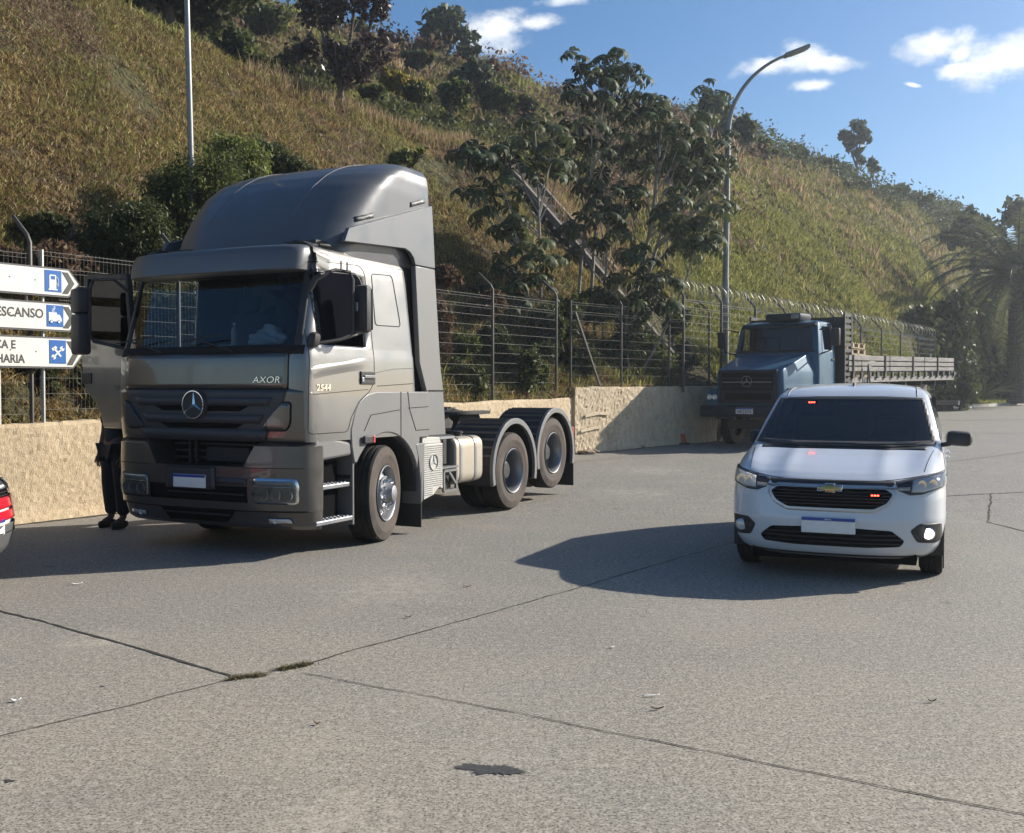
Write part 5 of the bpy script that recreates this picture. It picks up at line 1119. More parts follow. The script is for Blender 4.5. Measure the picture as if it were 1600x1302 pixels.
    bp('plate_holder', rounded([(-.42, .645), (.22, .645), (.22, .875), (-.42, .875)], .015, 2), M_blk2, .022, solid=.02)
    bp('holder_lid', [(-.41, .86), (.21, .86), (.21, .888), (-.41, .888)], M_blk, .035, solid=.03)
    plate(T, -.095, -.065, .72, .42, .13)
    for s_ in (1, -1):
        P = rounded([(.67, .525), (1.145, .525), (1.155, .70), (1.13, .775), (.70, .775), (.665, .74)], .05, 4)
        f = lambda q: q if s_ > 0 else mir(q)
        hl = bp('headlamp', f(P), M_chrome if s_ > 0 else M_blk, .006)
        hp = lambda nm, poly, m, off, **k: patch(nm, f(poly), bb, m, hl, 'xz', -1, .03, off, **k)
        hp('lamp_bowl', inset(P, .022), mat('lamp_bowl', (.34, .31, .26), .3, .3), .010)
        hp('indicator_strip', [(.70, .70), (1.125, .70), (1.115, .752), (.72, .752)], M_lens, .014)
        hp('lamp_divider', [(.69, .688), (1.135, .688), (1.135, .697), (.69, .697)], M_chrome, .018)
        for cx, r0 in ((.80, .062), (.93, .062), (1.06, .05)):
            cy = bb.ray_cast(Vector((cx * s_, -2, .62)), Vector((0, 1, 0)))[0].y
            MB().lathe([(r0, -.016), (r0 * .9, -.020), (r0 * .75, -.006), (r0 * .3, .002), (0, -.004)], (cx * s_, cy, .617), 'y', 20).build('reflector', M_refl, hl, smooth=True, fix=False)
        hp('lamp_glass', inset(P, .020), M_glass, .030, solid=0)
        fg = rounded([(.80, .325), (1.06, .335), (1.03, .392), (.79, .385)], .012, 2)
        bp('fog_lamp', f(fg), M_blk2, .006); bp('fog_glass', f(inset(fg, .008)), M_lens, .012)
        cy = bb.ray_cast(Vector((.88 * s_, -2, .357)), Vector((0, 1, 0)))[0].y
        MB().lathe([(.026, -.018), (.02, -.012), (0, -.006)], (.875 * s_, cy, .357), 'y', 14).build('fog_reflector', M_refl, bump, fix=False)
    # ---- side (near side) panels on the cab
    side = lambda nm, poly, m, off=.004, **k: patch(nm, poly, bv, m, T, 'yz', 1, .06, off, **k)
    door = [(.20, 2.80), (.27, 2.865), (1.06, 2.905), (1.15, 2.86), (1.195, 2.5), (1.225, 2.0), (1.215, 1.70), (1.12, 1.60), (.93, 1.50), (.79, 1.33), (.74, 1.20), (.13, 1.20), (.13, 1.6)]
    def seamline(poly, w=.007, off=.004, closed=True, nm='door_seam', m=None, plane=side):
        mb = MB(); pts = []
        n = len(poly)
        for i in range(n if closed else n - 1):
            a, b = Vector(poly[i]), Vector(poly[(i + 1) % n]); k = max(1, int((b - a).length / .06))
            for j in range(k): q = a.lerp(b, j / k); pts.append(q)
        if not closed: pts.append(Vector(poly[-1]))
        P3 = []
        for q in pts:
            h = bv.ray_cast(Vector((4, q.x, q.y)), Vector((-1, 0, 0)))
            P3.append((h[0].x + off * .3 if h[0] else 1.24, q.x, q.y))
        mb.tube(P3, w / 2, 5, caps=not closed, closed=closed); return mb.build(nm, m or M_gap, T, fix=False)
    seamline(rounded(door, .05, 3), nm='door_seam'); seamline([(.13, 1.575), (.6, 1.60), (1.10, 1.625)], .006, closed=False, nm='door_crease')
    seamline([(1.27, 1.66), (1.98, 1.69)], .007, closed=False, nm='rear_seam'); seamline([(1.24, 1.80), (1.6, 1.845), (2.05, 1.86)], .004, closed=False, nm='rear_crease')
    seamline(rounded([(1.295, 2.30), (1.285, 2.84), (1.68, 2.86), (1.79, 2.31)], .05, 4), .010, nm='blind_window_seam')
    seamline([(.30, 2.915), (1.2, 2.955), (1.95, 2.945)], .006, closed=False, nm='roof_seam')
    # pressed bulge in the lower door
    bl = MB(); P = []
    for i in range(24):
        t = i / 23; y = .16 + t * 1.02; zc = 1.80 + .13 * t ** .7; row = []
        for j, (dz, o) in enumerate(((.03, .0), (.012, .014), (-.008, .018), (-.05, .006), (-.09, 0))):
            h = bv.ray_cast(Vector((4, y, zc + dz)), Vector((-1, 0, 0))); row.append((h[0].x + o * math.sin(math.pi * min(1, t * 1.02 + .06)) + .001, y, zc + dz))
        P.append(row)
    bl.sheet(P).build('door_swage', M_cab, T, smooth=True)
    win = rounded([(.30, 2.075), (.28, 2.40), (.30, 2.765), (1.0, 2.80), (1.075, 2.73), (1.115, 2.24), (.72, 2.14)], .06, 4)
    wf = side('window_frame', inset(win, -.022), M_blk, .003, solid=.004); side('side_window', win, mat('dark_window_pane', (.006, .007, .010), .9, 0, .0), .008, solid=0)
    # transparency to the far side is not needed on this side: door card and pane are nearly black in the photo
    side('window_reflection_pane', [(.33, 2.10), (.72, 2.16), (.88, 2.2), (.86, 2.27), (.40, 2.25)], M_lens, .010, solid=0) if False else None
    hd = MB().box((1.245, 1.09, 1.745), (.02, .26, .135), bev=.008).build('door_handle', M_blk, T); MB().box((1.262, 1.10, 1.755), (.02, .2, .035), bev=.008).build('handle_grip', M_fair, hd); MB().box((1.258, .985, 1.725), (.012, .04, .05), bev=.006).build('lock', M_silver, hd)
    text_obj('model_badge', '2544', .085, M_chrome, T, (1.243, .335, 1.64), (R(90), 0, R(90)), .006, 'CENTER', .001, 1.35, .15)
    # ---- door mirror, frame and small front mirror (near side)
    mr_ = empty('mirror', (0, 0, 0), 0, T)
    MB().tube([(1.18, .20, 2.60), (1.30, .22, 2.72), (1.34, .40, 2.78), (1.40, .56, 2.77), (1.415, .585, 2.70), (1.41, .585, 2.22), (1.40, .57, 2.16), (1.36, .45, 2.11), (1.22, .22, 2.06)], .018, 8).build('mirror_arm', M_blk, mr_, smooth=True)
    MB().tube([(1.20, .18, 2.58), (1.26, .20, 2.68), (1.33, .30, 2.745)], [.035, .03, .022], 8).build('arm_bracket', M_blk, mr_, smooth=True)
    MB().box((1.445, .71, 2.42), (.165, .12, .47), (0, 0, .15), bev=.04).build('mirror_housing', M_blk, mr_, smooth=True)
    MB().box((1.455, .775, 2.42), (.13, .005, .41), (0, 0, .15)).build('mirror_glass', M_chrome, mr_)
    MB().box((1.425, .635, 2.44), (.03, .02, .09), bev=.006).build('clip', M_silver, mr_)
    for y in (.40, .50): MB().box((1.41, y, 2.82), (.012, .012, .09)).build('clip', M_blk, mr_)
    km = empty('kerb_mirror', (0, 0, 0), 0, T)
    MB().box((1.235, .20, 2.10), (.10, .14, .15), (0, .2, .2), bev=.045).build('mirror_foot', M_blk, km, smooth=True)
    # ---- sun visor, roof deflector, side fairings
    rings = []
    for z, a, w in ((2.765, .10, 1.06), (2.768, .03, 1.085), (2.78, .015, 1.10), (2.86, .03, 1.11), (2.94, .05, 1.11), (2.985, .07, 1.10), (3.012, .10, 1.09), (3.03, .16, 1.06), (3.045, .26, 1.0)):
        rings.append(superring(z, w, a, .46, .24, .02, 3.4, 6, 18, [.40, .43]))
    Vv, Fv = loft(rings); MB().add(Vv, Fv).build('sun_visor', M_defl, T, smooth=True, sharp=40)
    zk = [2.98, 3.1, 3.25, 3.45, 3.62, 3.78, 3.93, 4.03, 4.10, 4.16, 4.20, 4.225]; yk = [.42, .50, .60, .76, .92, 1.10, 1.32, 1.51, 1.70, 1.93, 2.12, 2.28]
    wk = [1.12, 1.14, 1.16, 1.18, 1.19, 1.20, 1.20, 1.185, 1.13, .96, .74, .4]; bk = [.66, .65, .63, .58, .53, .48, .44, .46, .38, .28, .18, .06]; rings = []
    for z in np.concatenate([np.linspace(2.98, 3.9, 24), np.linspace(3.93, 4.225, 20)]):
        a, w, b = np.interp(z, zk, yk), np.interp(z, zk, wk), np.interp(z, zk, bk); yr = 2.40 - .04 * (z - 3.7) * 2 if z > 3.7 else 2.40; yr = min(yr, 2.43) ; yr = max(yr, a + b + .03)
        rings.append(superring(z, w, a, yr, b, .012, float(np.interp(z, [3.0, 3.6, 4.0], [2.7, 2.8, 3.1])), 8, 26, list(np.linspace(a + b, yr - .012, 8)[1:-1])))
    Vd, Fd = loft(rings); df = MB().add(Vd, Fd).build('roof_deflector', M_defl, T, smooth=True, sharp=40); bd = bvh_of(Vd, Fd)
    dside = lambda nm, poly, m, off=.004, par=df, **k: patch(nm, poly, bd, m, par, 'yz', 1, .05, off, **k)
    for (y0, z0, y1, z1) in ((1.03, 3.345, 1.31, 3.43), (2.0, 3.645, 2.31, 3.74)):
        P = [(y0, z0), (y1, z1), (y1 - .005, z1 + .055), (y0, z0 + .055)]; v = dside('vent', P, M_blk, .004); dside('vent_insert', inset(P, .012), M_fair, .008)
    # ridge line along the top and a front panel seam
    for x0 in (-.55, .55):
        pts = []
        for t in np.linspace(0, 1, 24):
            yy = .75 + t * 1.5; h = bd.ray_cast(Vector((x0, yy, 6)), Vector((0, 0, -1)))
            if h[0]: pts.append((x0, yy, h[0].z + .001))
        MB().tube(pts, .006, 6).build('ridge', M_defl, df, smooth=True, fix=False)
    for s_ in (1, -1):
        P = [(.78, 3.245), (.9, 3.28), (1.7, 3.515), (2.41, 3.725), (2.455, 3.28), (2.475, 3.015), (2.04, 3.01), (2.01, 3.08), (1.94, 3.135), (1.84, 3.165), (1.3, 3.135), (.70, 3.10)]
        MB().prism(P, 1.19 * s_, 1.238 * s_, 'yz').build('lower_fairing', M_defl, df, bevel=.008)
        MB().prism([(1.95, 3.0), (2.4, 3.0), (2.5, 1.2), (1.95, 1.2)], 1.02 * s_, 1.12 * s_, 'yz').build('gap_filler', M_blk, T)
        P = [(2.045, 3.005), (2.475, 3.005), (2.60, 1.92), (2.665, 1.62), (2.72, 1.09), (2.33, 1.09), (2.28, 1.60), (2.13, 1.92)]
        MB().prism(P, 1.17 * s_, 1.235 * s_, 'yz').build('side_fairing', M_fair, T, bevel=.012)
        MB().box((1.243 * s_, 2.50, 1.612), (.006, .36, .012)).build('fairing_seam', M_gap, T)
    MB().tube([(1.08, .50, 3.045), (1.12, .58, 3.045), (1.12, .68, 3.04)], .02, 6).build('side_marker', M_blk, T, smooth=True)
    
    MB().box((0, 1.2, 3.09), (2.0, 1.3, .05)).build('roof_rail', M_blk, T)
    # ---- wheel arches and lower body, both sides
    for s_ in (1, -1):
        q = empty('wheel_arch', (0, 0, 0), 0, T)
        arc = [(1.44 + .665 * math.cos(a), .50 + .665 * math.sin(a)) for a in np.linspace(R(20), R(146), 18)]
        outer = [(.84, .885), (.80, 1.05), (.79, 1.22), (.86, 1.40), (.95, 1.51), (1.08, 1.578), (1.25, 1.605), (2.30, 1.60), (2.33, 1.085), (2.12, 1.085)]
        P = outer + arc; MB().prism(P, .93 * s_, 1.246 * s_, 'yz').build('arch_panel', M_fair, q, bevel=.014)
        for a, b in (((1.72, 1.60), (1.72, 1.12)), ((1.86, 1.60), (1.90, 1.40)), ((1.90, 1.40), (2.03, 1.17)), ((2.03, 1.17), (2.31, 1.17)), ((1.14, 1.36), (1.70, 1.405)), ((1.02, 1.20), (1.14, 1.36)), ((1.86, 1.42), (2.30, 1.43))):
            MB().bar((1.2475 * s_, *a), (1.2475 * s_, *b), .006, .006).build('panel_seam', M_gap, q)
        al = [(1.44 + .655 * math.cos(a), .50 + .655 * math.sin(a)) for a in np.linspace(R(-2), R(160), 18)]; al2 = [(1.44 + .64 * math.cos(a), .50 + .64 * math.sin(a)) for a in np.linspace(R(160), R(-2), 18)]
        MB().prism(al + al2, .62 * s_, 1.20 * s_, 'yz').build('arch_liner', M_blk, q)
        MB().tube([(1.20 * s_, 1.12, 1.10), (1.27 * s_, 1.02, 1.11)], .03, 8).build('side_lamp', M_blk, q); MB().box((1.275 * s_, 1.06, 1.11), (.03, .18, .085), bev=.02).build('side_lamp', M_blk, q); MB().box((1.287 * s_, 1.135, 1.11), (.02, .04, .075), bev=.006).build('lamp_lens', M_redl, q)
        MB().box((1.07 * s_, 2.135, .38), (.36, .012, .62)).build('mudflap', M_blk, T)
        MB().prism([(2.02, 1.02), (2.22, 1.02), (2.17, .36), (2.125, .33), (2.12, .6), (2.08, .85)], 1.0 * s_, 1.25 * s_, 'yz').build('arch_extension', M_fair, T, bevel=.01)
        # steps
        st = empty('cab_steps', (0, 0, 0), 0, T)
        MB().prism([(.26, 1.20), (.80, 1.09 + .0), (.82, .96), (.32, .93), (.22, .96), (.20, 1.12)], .98 * s_, 1.235 * s_, 'yz').build('step_lid', M_fair, st, bevel=.03)
        MB().box((1.0 * s_, .52, .66), (.04, .62, .62)).build('step_well', M_blk, st); MB().box((1.10 * s_, .855, .60), (.25, .03, .70), bev=.008).build('well_side', M_fair, st)
        MB().box((1.08 * s_, .36, .62), (.24, .03, .62)).build('well_side', M_blk, st)
        for z, x1 in ((.665, 1.20), (.325, 1.23)):
            tr = MB().box(((x1 - .12) * s_, .535, z), (.24, .60, .045), bev=.008).build('step_tread', M_silver, st); dm = MB()
            for i in range(9):
                for j in range(3): dm.lathe([(.022, z + .022), (.018, z + .032), (.006, z + .028)], ((x1 - .04 - j * .07) * s_, .28 + i * .063, 0), 'z', 8)
            dm.build('tread_studs', M_silver, tr, fix=False)
    # ---- wheels
    for s_ in (1, -1):
        front_wheel(T, (1.075 * s_, 1.44, .515), side=s_, steer=.24)
        dish_wheel(T, (1.075 * s_, 4.57, .535), side=s_); dish_wheel(T, (1.075 * s_, 5.90, .70), side=s_)
        for cy, cz in ((4.58, .56), (5.94, .68)):
            fe = empty('rear_mudguard', (0, 0, 0), 0, T); a0, a1 = R(-16), R(196)
            def arc_(r0, n=28, a0=a0, a1=a1): return [(cy + r0 * math.cos(a), cz + r0 * math.sin(a)) for a in np.linspace(a0, a1, n)]
            MB().prism(arc_(.655) + arc_(.640)[::-1], .50 * s_, 1.235 * s_, 'yz').build('guard_shell', M_blk, fe)
            MB().prism(arc_(.68) + arc_(.605)[::-1], 1.20 * s_, 1.247 * s_, 'yz').build('guard_rim', M_fair, fe, bevel=.006)
            rb = MB()
            for i in range(15):
                a = R(18) + R(144) * i / 14; rb.bar((.52 * s_, cy + .662 * math.cos(a), cz + .662 * math.sin(a)), (1.20 * s_, cy + .662 * math.cos(a), cz + .662 * math.sin(a)), .016, .026)
            rb.build('guard_ribs', M_ribs, fe, fix=False)
        MB().box((.90 * s_, 6.66, .52), (.62, .012, .72)).build('mudflap', M_blk, T); MB().box((1.12 * s_, 6.60, .98), (.22, .06, .16), bev=.01).build('tail_lamp', M_redl, T)
        # fuel tank
        ft = empty('fuel_tank', (0, 0, 0), 0, T); y0, y1 = 3.02, 3.72
        P = rounded([(.60 * s_, .47), (1.20 * s_, .47), (1.20 * s_, 1.045), (.60 * s_, 1.045)], .13, 6)
        tank = MB().prism(P, y0, y1, 'xz').build('tank_shell', dirty(mat('tank_alloy', (.38, .34, .28), .45, .3), .6, 4, (.34, .25, .17), .7), ft, bevel=.02)
        for y in (3.12, 3.50): MB().prism(inset(P, -.008) + [inset(P, -.008)[0]] + [P[0]] + P[::-1], y, y + .05, 'xz').build('strap', M_silver, ft)
        MB().prism(inset(P, .02), y0 - .012, y0 + .001, 'xz').build('tank_end', M_fair, ft, bevel=.006)
        MB().lathe([(.055, 1.04), (.055, 1.075), (.07, 1.08), (.07, 1.10), (.055, 1.11), (0, 1.11)], (1.02 * s_, 3.38, 0), 'z', 18).build('filler_cap', M_blk, ft, smooth=True, sharp=40, fix=False)
        bx = empty('battery_rack', (0, 0, 0), 0, T)
        for i in range(2): MB().box((1.02 * s_, 2.74 + .12 * i, .88), (.24, .09, .30), bev=.01).build('air_tank', M_steeld, bx)
        MB().box((1.02 * s_, 2.84, .70), (.40, .42, .025)).build('rack_rail', M_fair, bx); MB().box((.98 * s_, 2.84, 1.05), (.34, .48, .03)).build('rack_rail', M_silver, bx)
        fr2 = MB()
        for a, b in (((2.72, .66), (3.02, .66)), ((2.72, .42), (3.02, .42)), ((2.72, .66), (2.72, .42)), ((3.02, .66), (3.02, .42)), ((2.83, .66), (3.0, .50))): fr2.bar((1.20 * s_, *a), (1.20 * s_, *b), .03)
        fr2.build('rack_frame', M_fair, bx); MB().box((1.0 * s_, 2.87, .54), (.3, .24, .2), bev=.01).build('battery', M_blk, bx)
    # perforated grey locker with the star on it
    bxm = MB(); lk = empty('locker', (0, 0, 0), 0, T)
    P = [(2.20, 1.00), (2.63, 1.00), (2.63, .46), (2.56, .49), (2.48, .45), (2.42, .41), (2.20, .37)]
    M_perf = ramp_mat('perforated_panel', [(.3, (.42, .41, .38)), (.7, (.50, .49, .46))], 9, .5, .2)
    MB().prism(P, 1.0, 1.245, 'yz').build('locker_door', M_perf, lk, bevel=.01); MB().prism([(2.20, 1.0), (2.63, 1.0), (2.60, 1.07), (2.22, 1.09)], 1.0, 1.22, 'yz').build('locker_top', M_perf, lk, bevel=.01)
    hm = MB()
    for i in range(24):
        for j in range(20):
            y, z = 2.22 + j * .0205, .42 + i * .024
            if (y - 2.415) ** 2 + (z - .79) ** 2 < .012 or (z < .50 and y > 2.40) : continue
            hm.box((1.2465, y, z), (.003, .012, .007))
    hm.build('perforations', mat('perforation_shadow', (.16, .15, .14), .8), lk, fix=False)
    st = tri_star(lk, (0, 0, 0), .095, M_perf, .01); st.location = (1.246, 2.415, .79); st.rotation_euler = (0, 0, R(90))
    # ---- chassis, fifth wheel, cab back
    ch = empty('chassis', (0, 0, 0), 0, T)
    for s_ in (1, -1): MB().box((.42 * s_, 3.5, .88), (.07, 6.4, .26)).build('rail', M_steeld, ch)
    cm = MB()
    for y in (2.6, 3.4, 4.0, 5.2, 6.2, 6.68): cm.box((0, y, .86), (.8, .1, .2))
    cm.box((0, 1.44, .62), (1.9, .14, .14)); cm.box((0, 4.57, .54), (1.7, .16, .16)); cm.box((0, 5.9, .70), (1.7, .14, .14)); cm.lathe([(.20, 4.35), (.24, 4.5), (.24, 4.65), (.18, 4.8)], (0, 0, .54), 'y', 16).build('axles', M_steeld, ch, fix=False)
    fw = empty('fifth_wheel', (0, 0, 0), 0, T); hz = 1.27
    plate_ = [(.44 * math.cos(a), 4.95 + .46 * math.sin(a) * (1 if math.sin(a) < 0 else .7)) for a in np.linspace(R(-200), R(20), 20)] + [(.36, 5.55), (.18, 5.70), (.09, 5.20), (-.09, 5.20), (-.18, 5.70), (-.36, 5.55)]
    MB().prism(plate_, hz, hz + .045, 'xy').build('coupling_plate', M_steeld, fw, bevel=.006); MB().prism([(4.6, 1.02), (5.5, 1.02), (5.3, hz), (4.75, hz)], -.30, -.22, 'yz').prism([(4.6, 1.02), (5.5, 1.02), (5.3, hz), (4.75, hz)], .22, .30, 'yz').build('pedestals', M_steeld, fw)
    MB().box((0, 4.95, 1.04), (1.0, 1.3, .04)).build('mounting_plate', M_steeld, fw)
    # cables coiled behind the cab
    cc = MB()
    for k, x0 in enumerate((-.2, 0, .2)): cc.tube([(x0 + .035 * math.cos(t * 9), 2.25 + t * .07, 1.6 - .5 * math.sin(t / 12 * math.pi) + .035 * math.sin(t * 9)) for t in np.linspace(0, 12, 160)], .009, 5)
    cc.build('air_hoses', mat('hose', (.05, .02, .02), .5), T, fix=False)
    MB().box((0, 1.3, .78), (1.7, 2.0, .75)).build('engine_light_block', M_void, T); MB().box((0, .5, .62), (2.2, .5, .55)).build('front_light_block', M_void, T)  # unseen dark boxes added to stop sun leaking under the cab
    # ---- wipers
    for x0, x1 in ((-.50, -1.02), (.42, -.12)):
        w = MB(); w.tube([(x0, -.02, 1.995), (x0 - .08, -.04, 2.03), (x1 + .05, -.03, 2.13)], .010, 6).tube([(x1 - .12, -.005, 2.10), (x1 + .40, -.005, 2.165)], .008, 5); w.build('wiper', M_blk, T, smooth=True)
    # ---- interior
    it = empty('cab_interior', (0, 0, 0), 0, T)
    MB().box((0, .52, 1.90), (2.2, .55, .34), bev=.06).build('dashboard', M_int, it, smooth=True); MB().box((0, 1.1, 1.28), (2.3, 1.7, .08)).build('cab_floor', M_int, it)
    MB().box((0, 2.02, 2.1), (2.25, .04, 1.7)).build('rear_wall', M_int, it); MB().box((0, 1.2, 2.93), (2.2, 1.7, .04)).build('headlining', mat('headlining', (.16, .16, .16), .9), it)
    for x in (.6, -.62):
        s2 = empty('seat', (0, 0, 0), 0, T) if False else it
        MB().box((x, 1.12, 1.78), (.5, .5, .16), bev=.06).build('seat_cushion', M_int, it, smooth=True); MB().box((x, 1.42, 2.16), (.48, .14, .68), (-.12, 0, 0), bev=.06).build('backrest', M_int, it, smooth=True); MB().box((x, 1.46, 2.60), (.28, .10, .2), (-.12, 0, 0), bev=.04).build('headrest', M_int, it, smooth=True)
    cu = MB(); P = []
    for i in range(60):
        x = -.35 + 1.35 * i / 59; y = 1.58 + .035 * math.sin(i * 1.1); P.append([(x, y, 1.9), (x, y, 2.9)])
    cu.sheet(P).build('curtain', M_curt, it, smooth=True, solid=.004)
    sw = MB().tube([(.6 + .23 * math.cos(a), .86 + .10 * math.sin(a), 2.10 + .20 * math.sin(a)) for a in np.linspace(0, 2 * math.pi, 28, endpoint=False)], .016, 8, closed=True).bar((.38, .86, 2.10), (.82, .86, 2.10), .04, .03).bar((.6, .86, 2.1), (.6, .72, 1.95), .06)
    sw.build('steering_wheel', M_blk, it, smooth=True)
    # ---- far door, open
    D_ = empty('passenger_door', (-1.245, .26, 0), 0, T); D_.rotation_euler = (0, 0, R(76))   # door frame: +y runs from the hinge to the handle edge, -x is outward
    lower = [(0, 2.06), (1.03, 2.22), (1.0, 1.72), (.92, 1.60), (.74, 1.50), (.60, 1.33), (.54, 1.20), (-.06, 1.20), (-.06, 2.03)]
    MB().prism(lower, 0, .07, 'yz').build('door_skin', M_cab, D_, bevel=.012)
    fr = MB()
    for a, b, w in (((-.04, 2.02), (.06, 2.84), .06), ((.04, 2.83), (.90, 2.89), .06), ((.90, 2.89), (1.0, 2.2), .07)): fr.bar((.035, *a), (.035, *b), .06, w)
    fr.build('window_frame', M_blk, D_, bevel=.008)
    MB().prism([(.0, 2.06), (1.0, 2.22), (.89, 2.86), (.07, 2.82)], .034, .038, 'yz').build('door_glass', glass_mat('door_glass', (.22, .19, .17), .35), D_)
    MB().box((.085, .45, 1.75), (.04, .9, .5), bev=.02).build('door_card', M_int, D_)
    MB().box((-.005, .90, 1.75), (.014, .22, .12), bev=.005).build('door_handle', M_blk, D_)
    mm = empty('mirror', (0, 0, 0), 0, D_)
    MB().tube([(.0, -.02, 2.66), (-.16, .0, 2.78), (-.20, .35, 2.80), (-.22, .40, 2.7), (-.22, .40, 2.2), (-.2, .36, 2.14), (-.02, .02, 2.06)], .018, 8).build('mirror_arm', M_blk, mm, smooth=True)
    MB().box((-.26, .52, 2.58), (.14, .25, .27), (0, 0, -.1), bev=.035).build('upper_housing', M_blk, mm, smooth=True); MB().box((-.26, .52, 2.22), (.14, .25, .44), (0, 0, -.1), bev=.035).build('mirror_housing', M_blk, mm, smooth=True)
    text_obj('model_badge', '2544', .085, M_chrome, D_, (-.003, .20, 1.64), (R(90), 0, R(-90)), .006, 'CENTER', .001, 1.35, .15)
    MB().box((-1.12, .5, 1.6), (.2, .2, .8)).build('door_post', M_blk, T) if False else None
build_truck()
def in_truck(x, y, z):
    c, s_ = math.cos(TYAW), math.sin(TYAW); return (TX + x * c + y * s_, TY - x * s_ + y * c, z)
# loose things lying on the dashboard
def bag(c, l, h_, w, m, seed, label):
    r_ = np.random.default_rng(seed); bm = bmesh.new(); bmesh.ops.create_icosphere(bm, subdivisions=4, radius=1)
    for v in bm.verts:
        p = v.co.copy(); n = 1 + .16 * math.sin(p.x * 4 + p.z * 5 + seed) * math.cos(p.y * 4 + 2 * p.z) + .05 * math.sin(9 * p.x + 7 * p.y); z = max(-.45, p.z * n)
        v.co = Vector((p.x * l / 2 * n, p.y * w / 2 * n, (z + .45) * h_ / 1.45 + (.04 if p.z > .7 and p.x > 0 else 0)))
    me = bpy.data.meshes.new('plastic_bag'); bm.to_mesh(me); bm.free(); me.materials.append(m); me.polygons.foreach_set('use_smooth', [True] * len(me.polygons))
    o = bpy.data.objects.new('plastic_bag', me); COL.objects.link(o); o.location = c; o.rotation_euler = (0, 0, -TYAW); return tag(o, label, 'bag')
bag(in_truck(.50, .42, 2.075), .42, .16, .20, mat('bag_plastic', (.50, .58, .62), .35, coat=.3), 3, 'crumpled pale blue plastic bag lying on the dashboard behind the windscreen')
b = empty('water_bottle', in_truck(-.02, .52, 2.075)); tag(b, 'clear water bottle standing on the dashboard of the grey truck', 'bottle')
MB().lathe([(0, 0), (.032, 0), (.034, .02), (.034, .15), (.028, .18), (.013, .205), (.013, .22)], (0, 0, 0), 'z', 16).build('bottle_body', mat('bottle_plastic', (.35, .38, .40), .15, coat=.5), b, smooth=True, fix=False); MB().lathe([(.016, .215), (.016, .24), (0, .24)], (0, 0, 0), 'z', 12).build('cap', M_white, b, fix=False)
p = MB().box((0, 0, .004), (.30, .18, .006), (0, 0, .1)).build('paper_sheet', M_paper); p.location = in_truck(-.14, .42, 2.075); tag(p, 'white papers lying flat on the dashboard next to the bottle', 'papers')
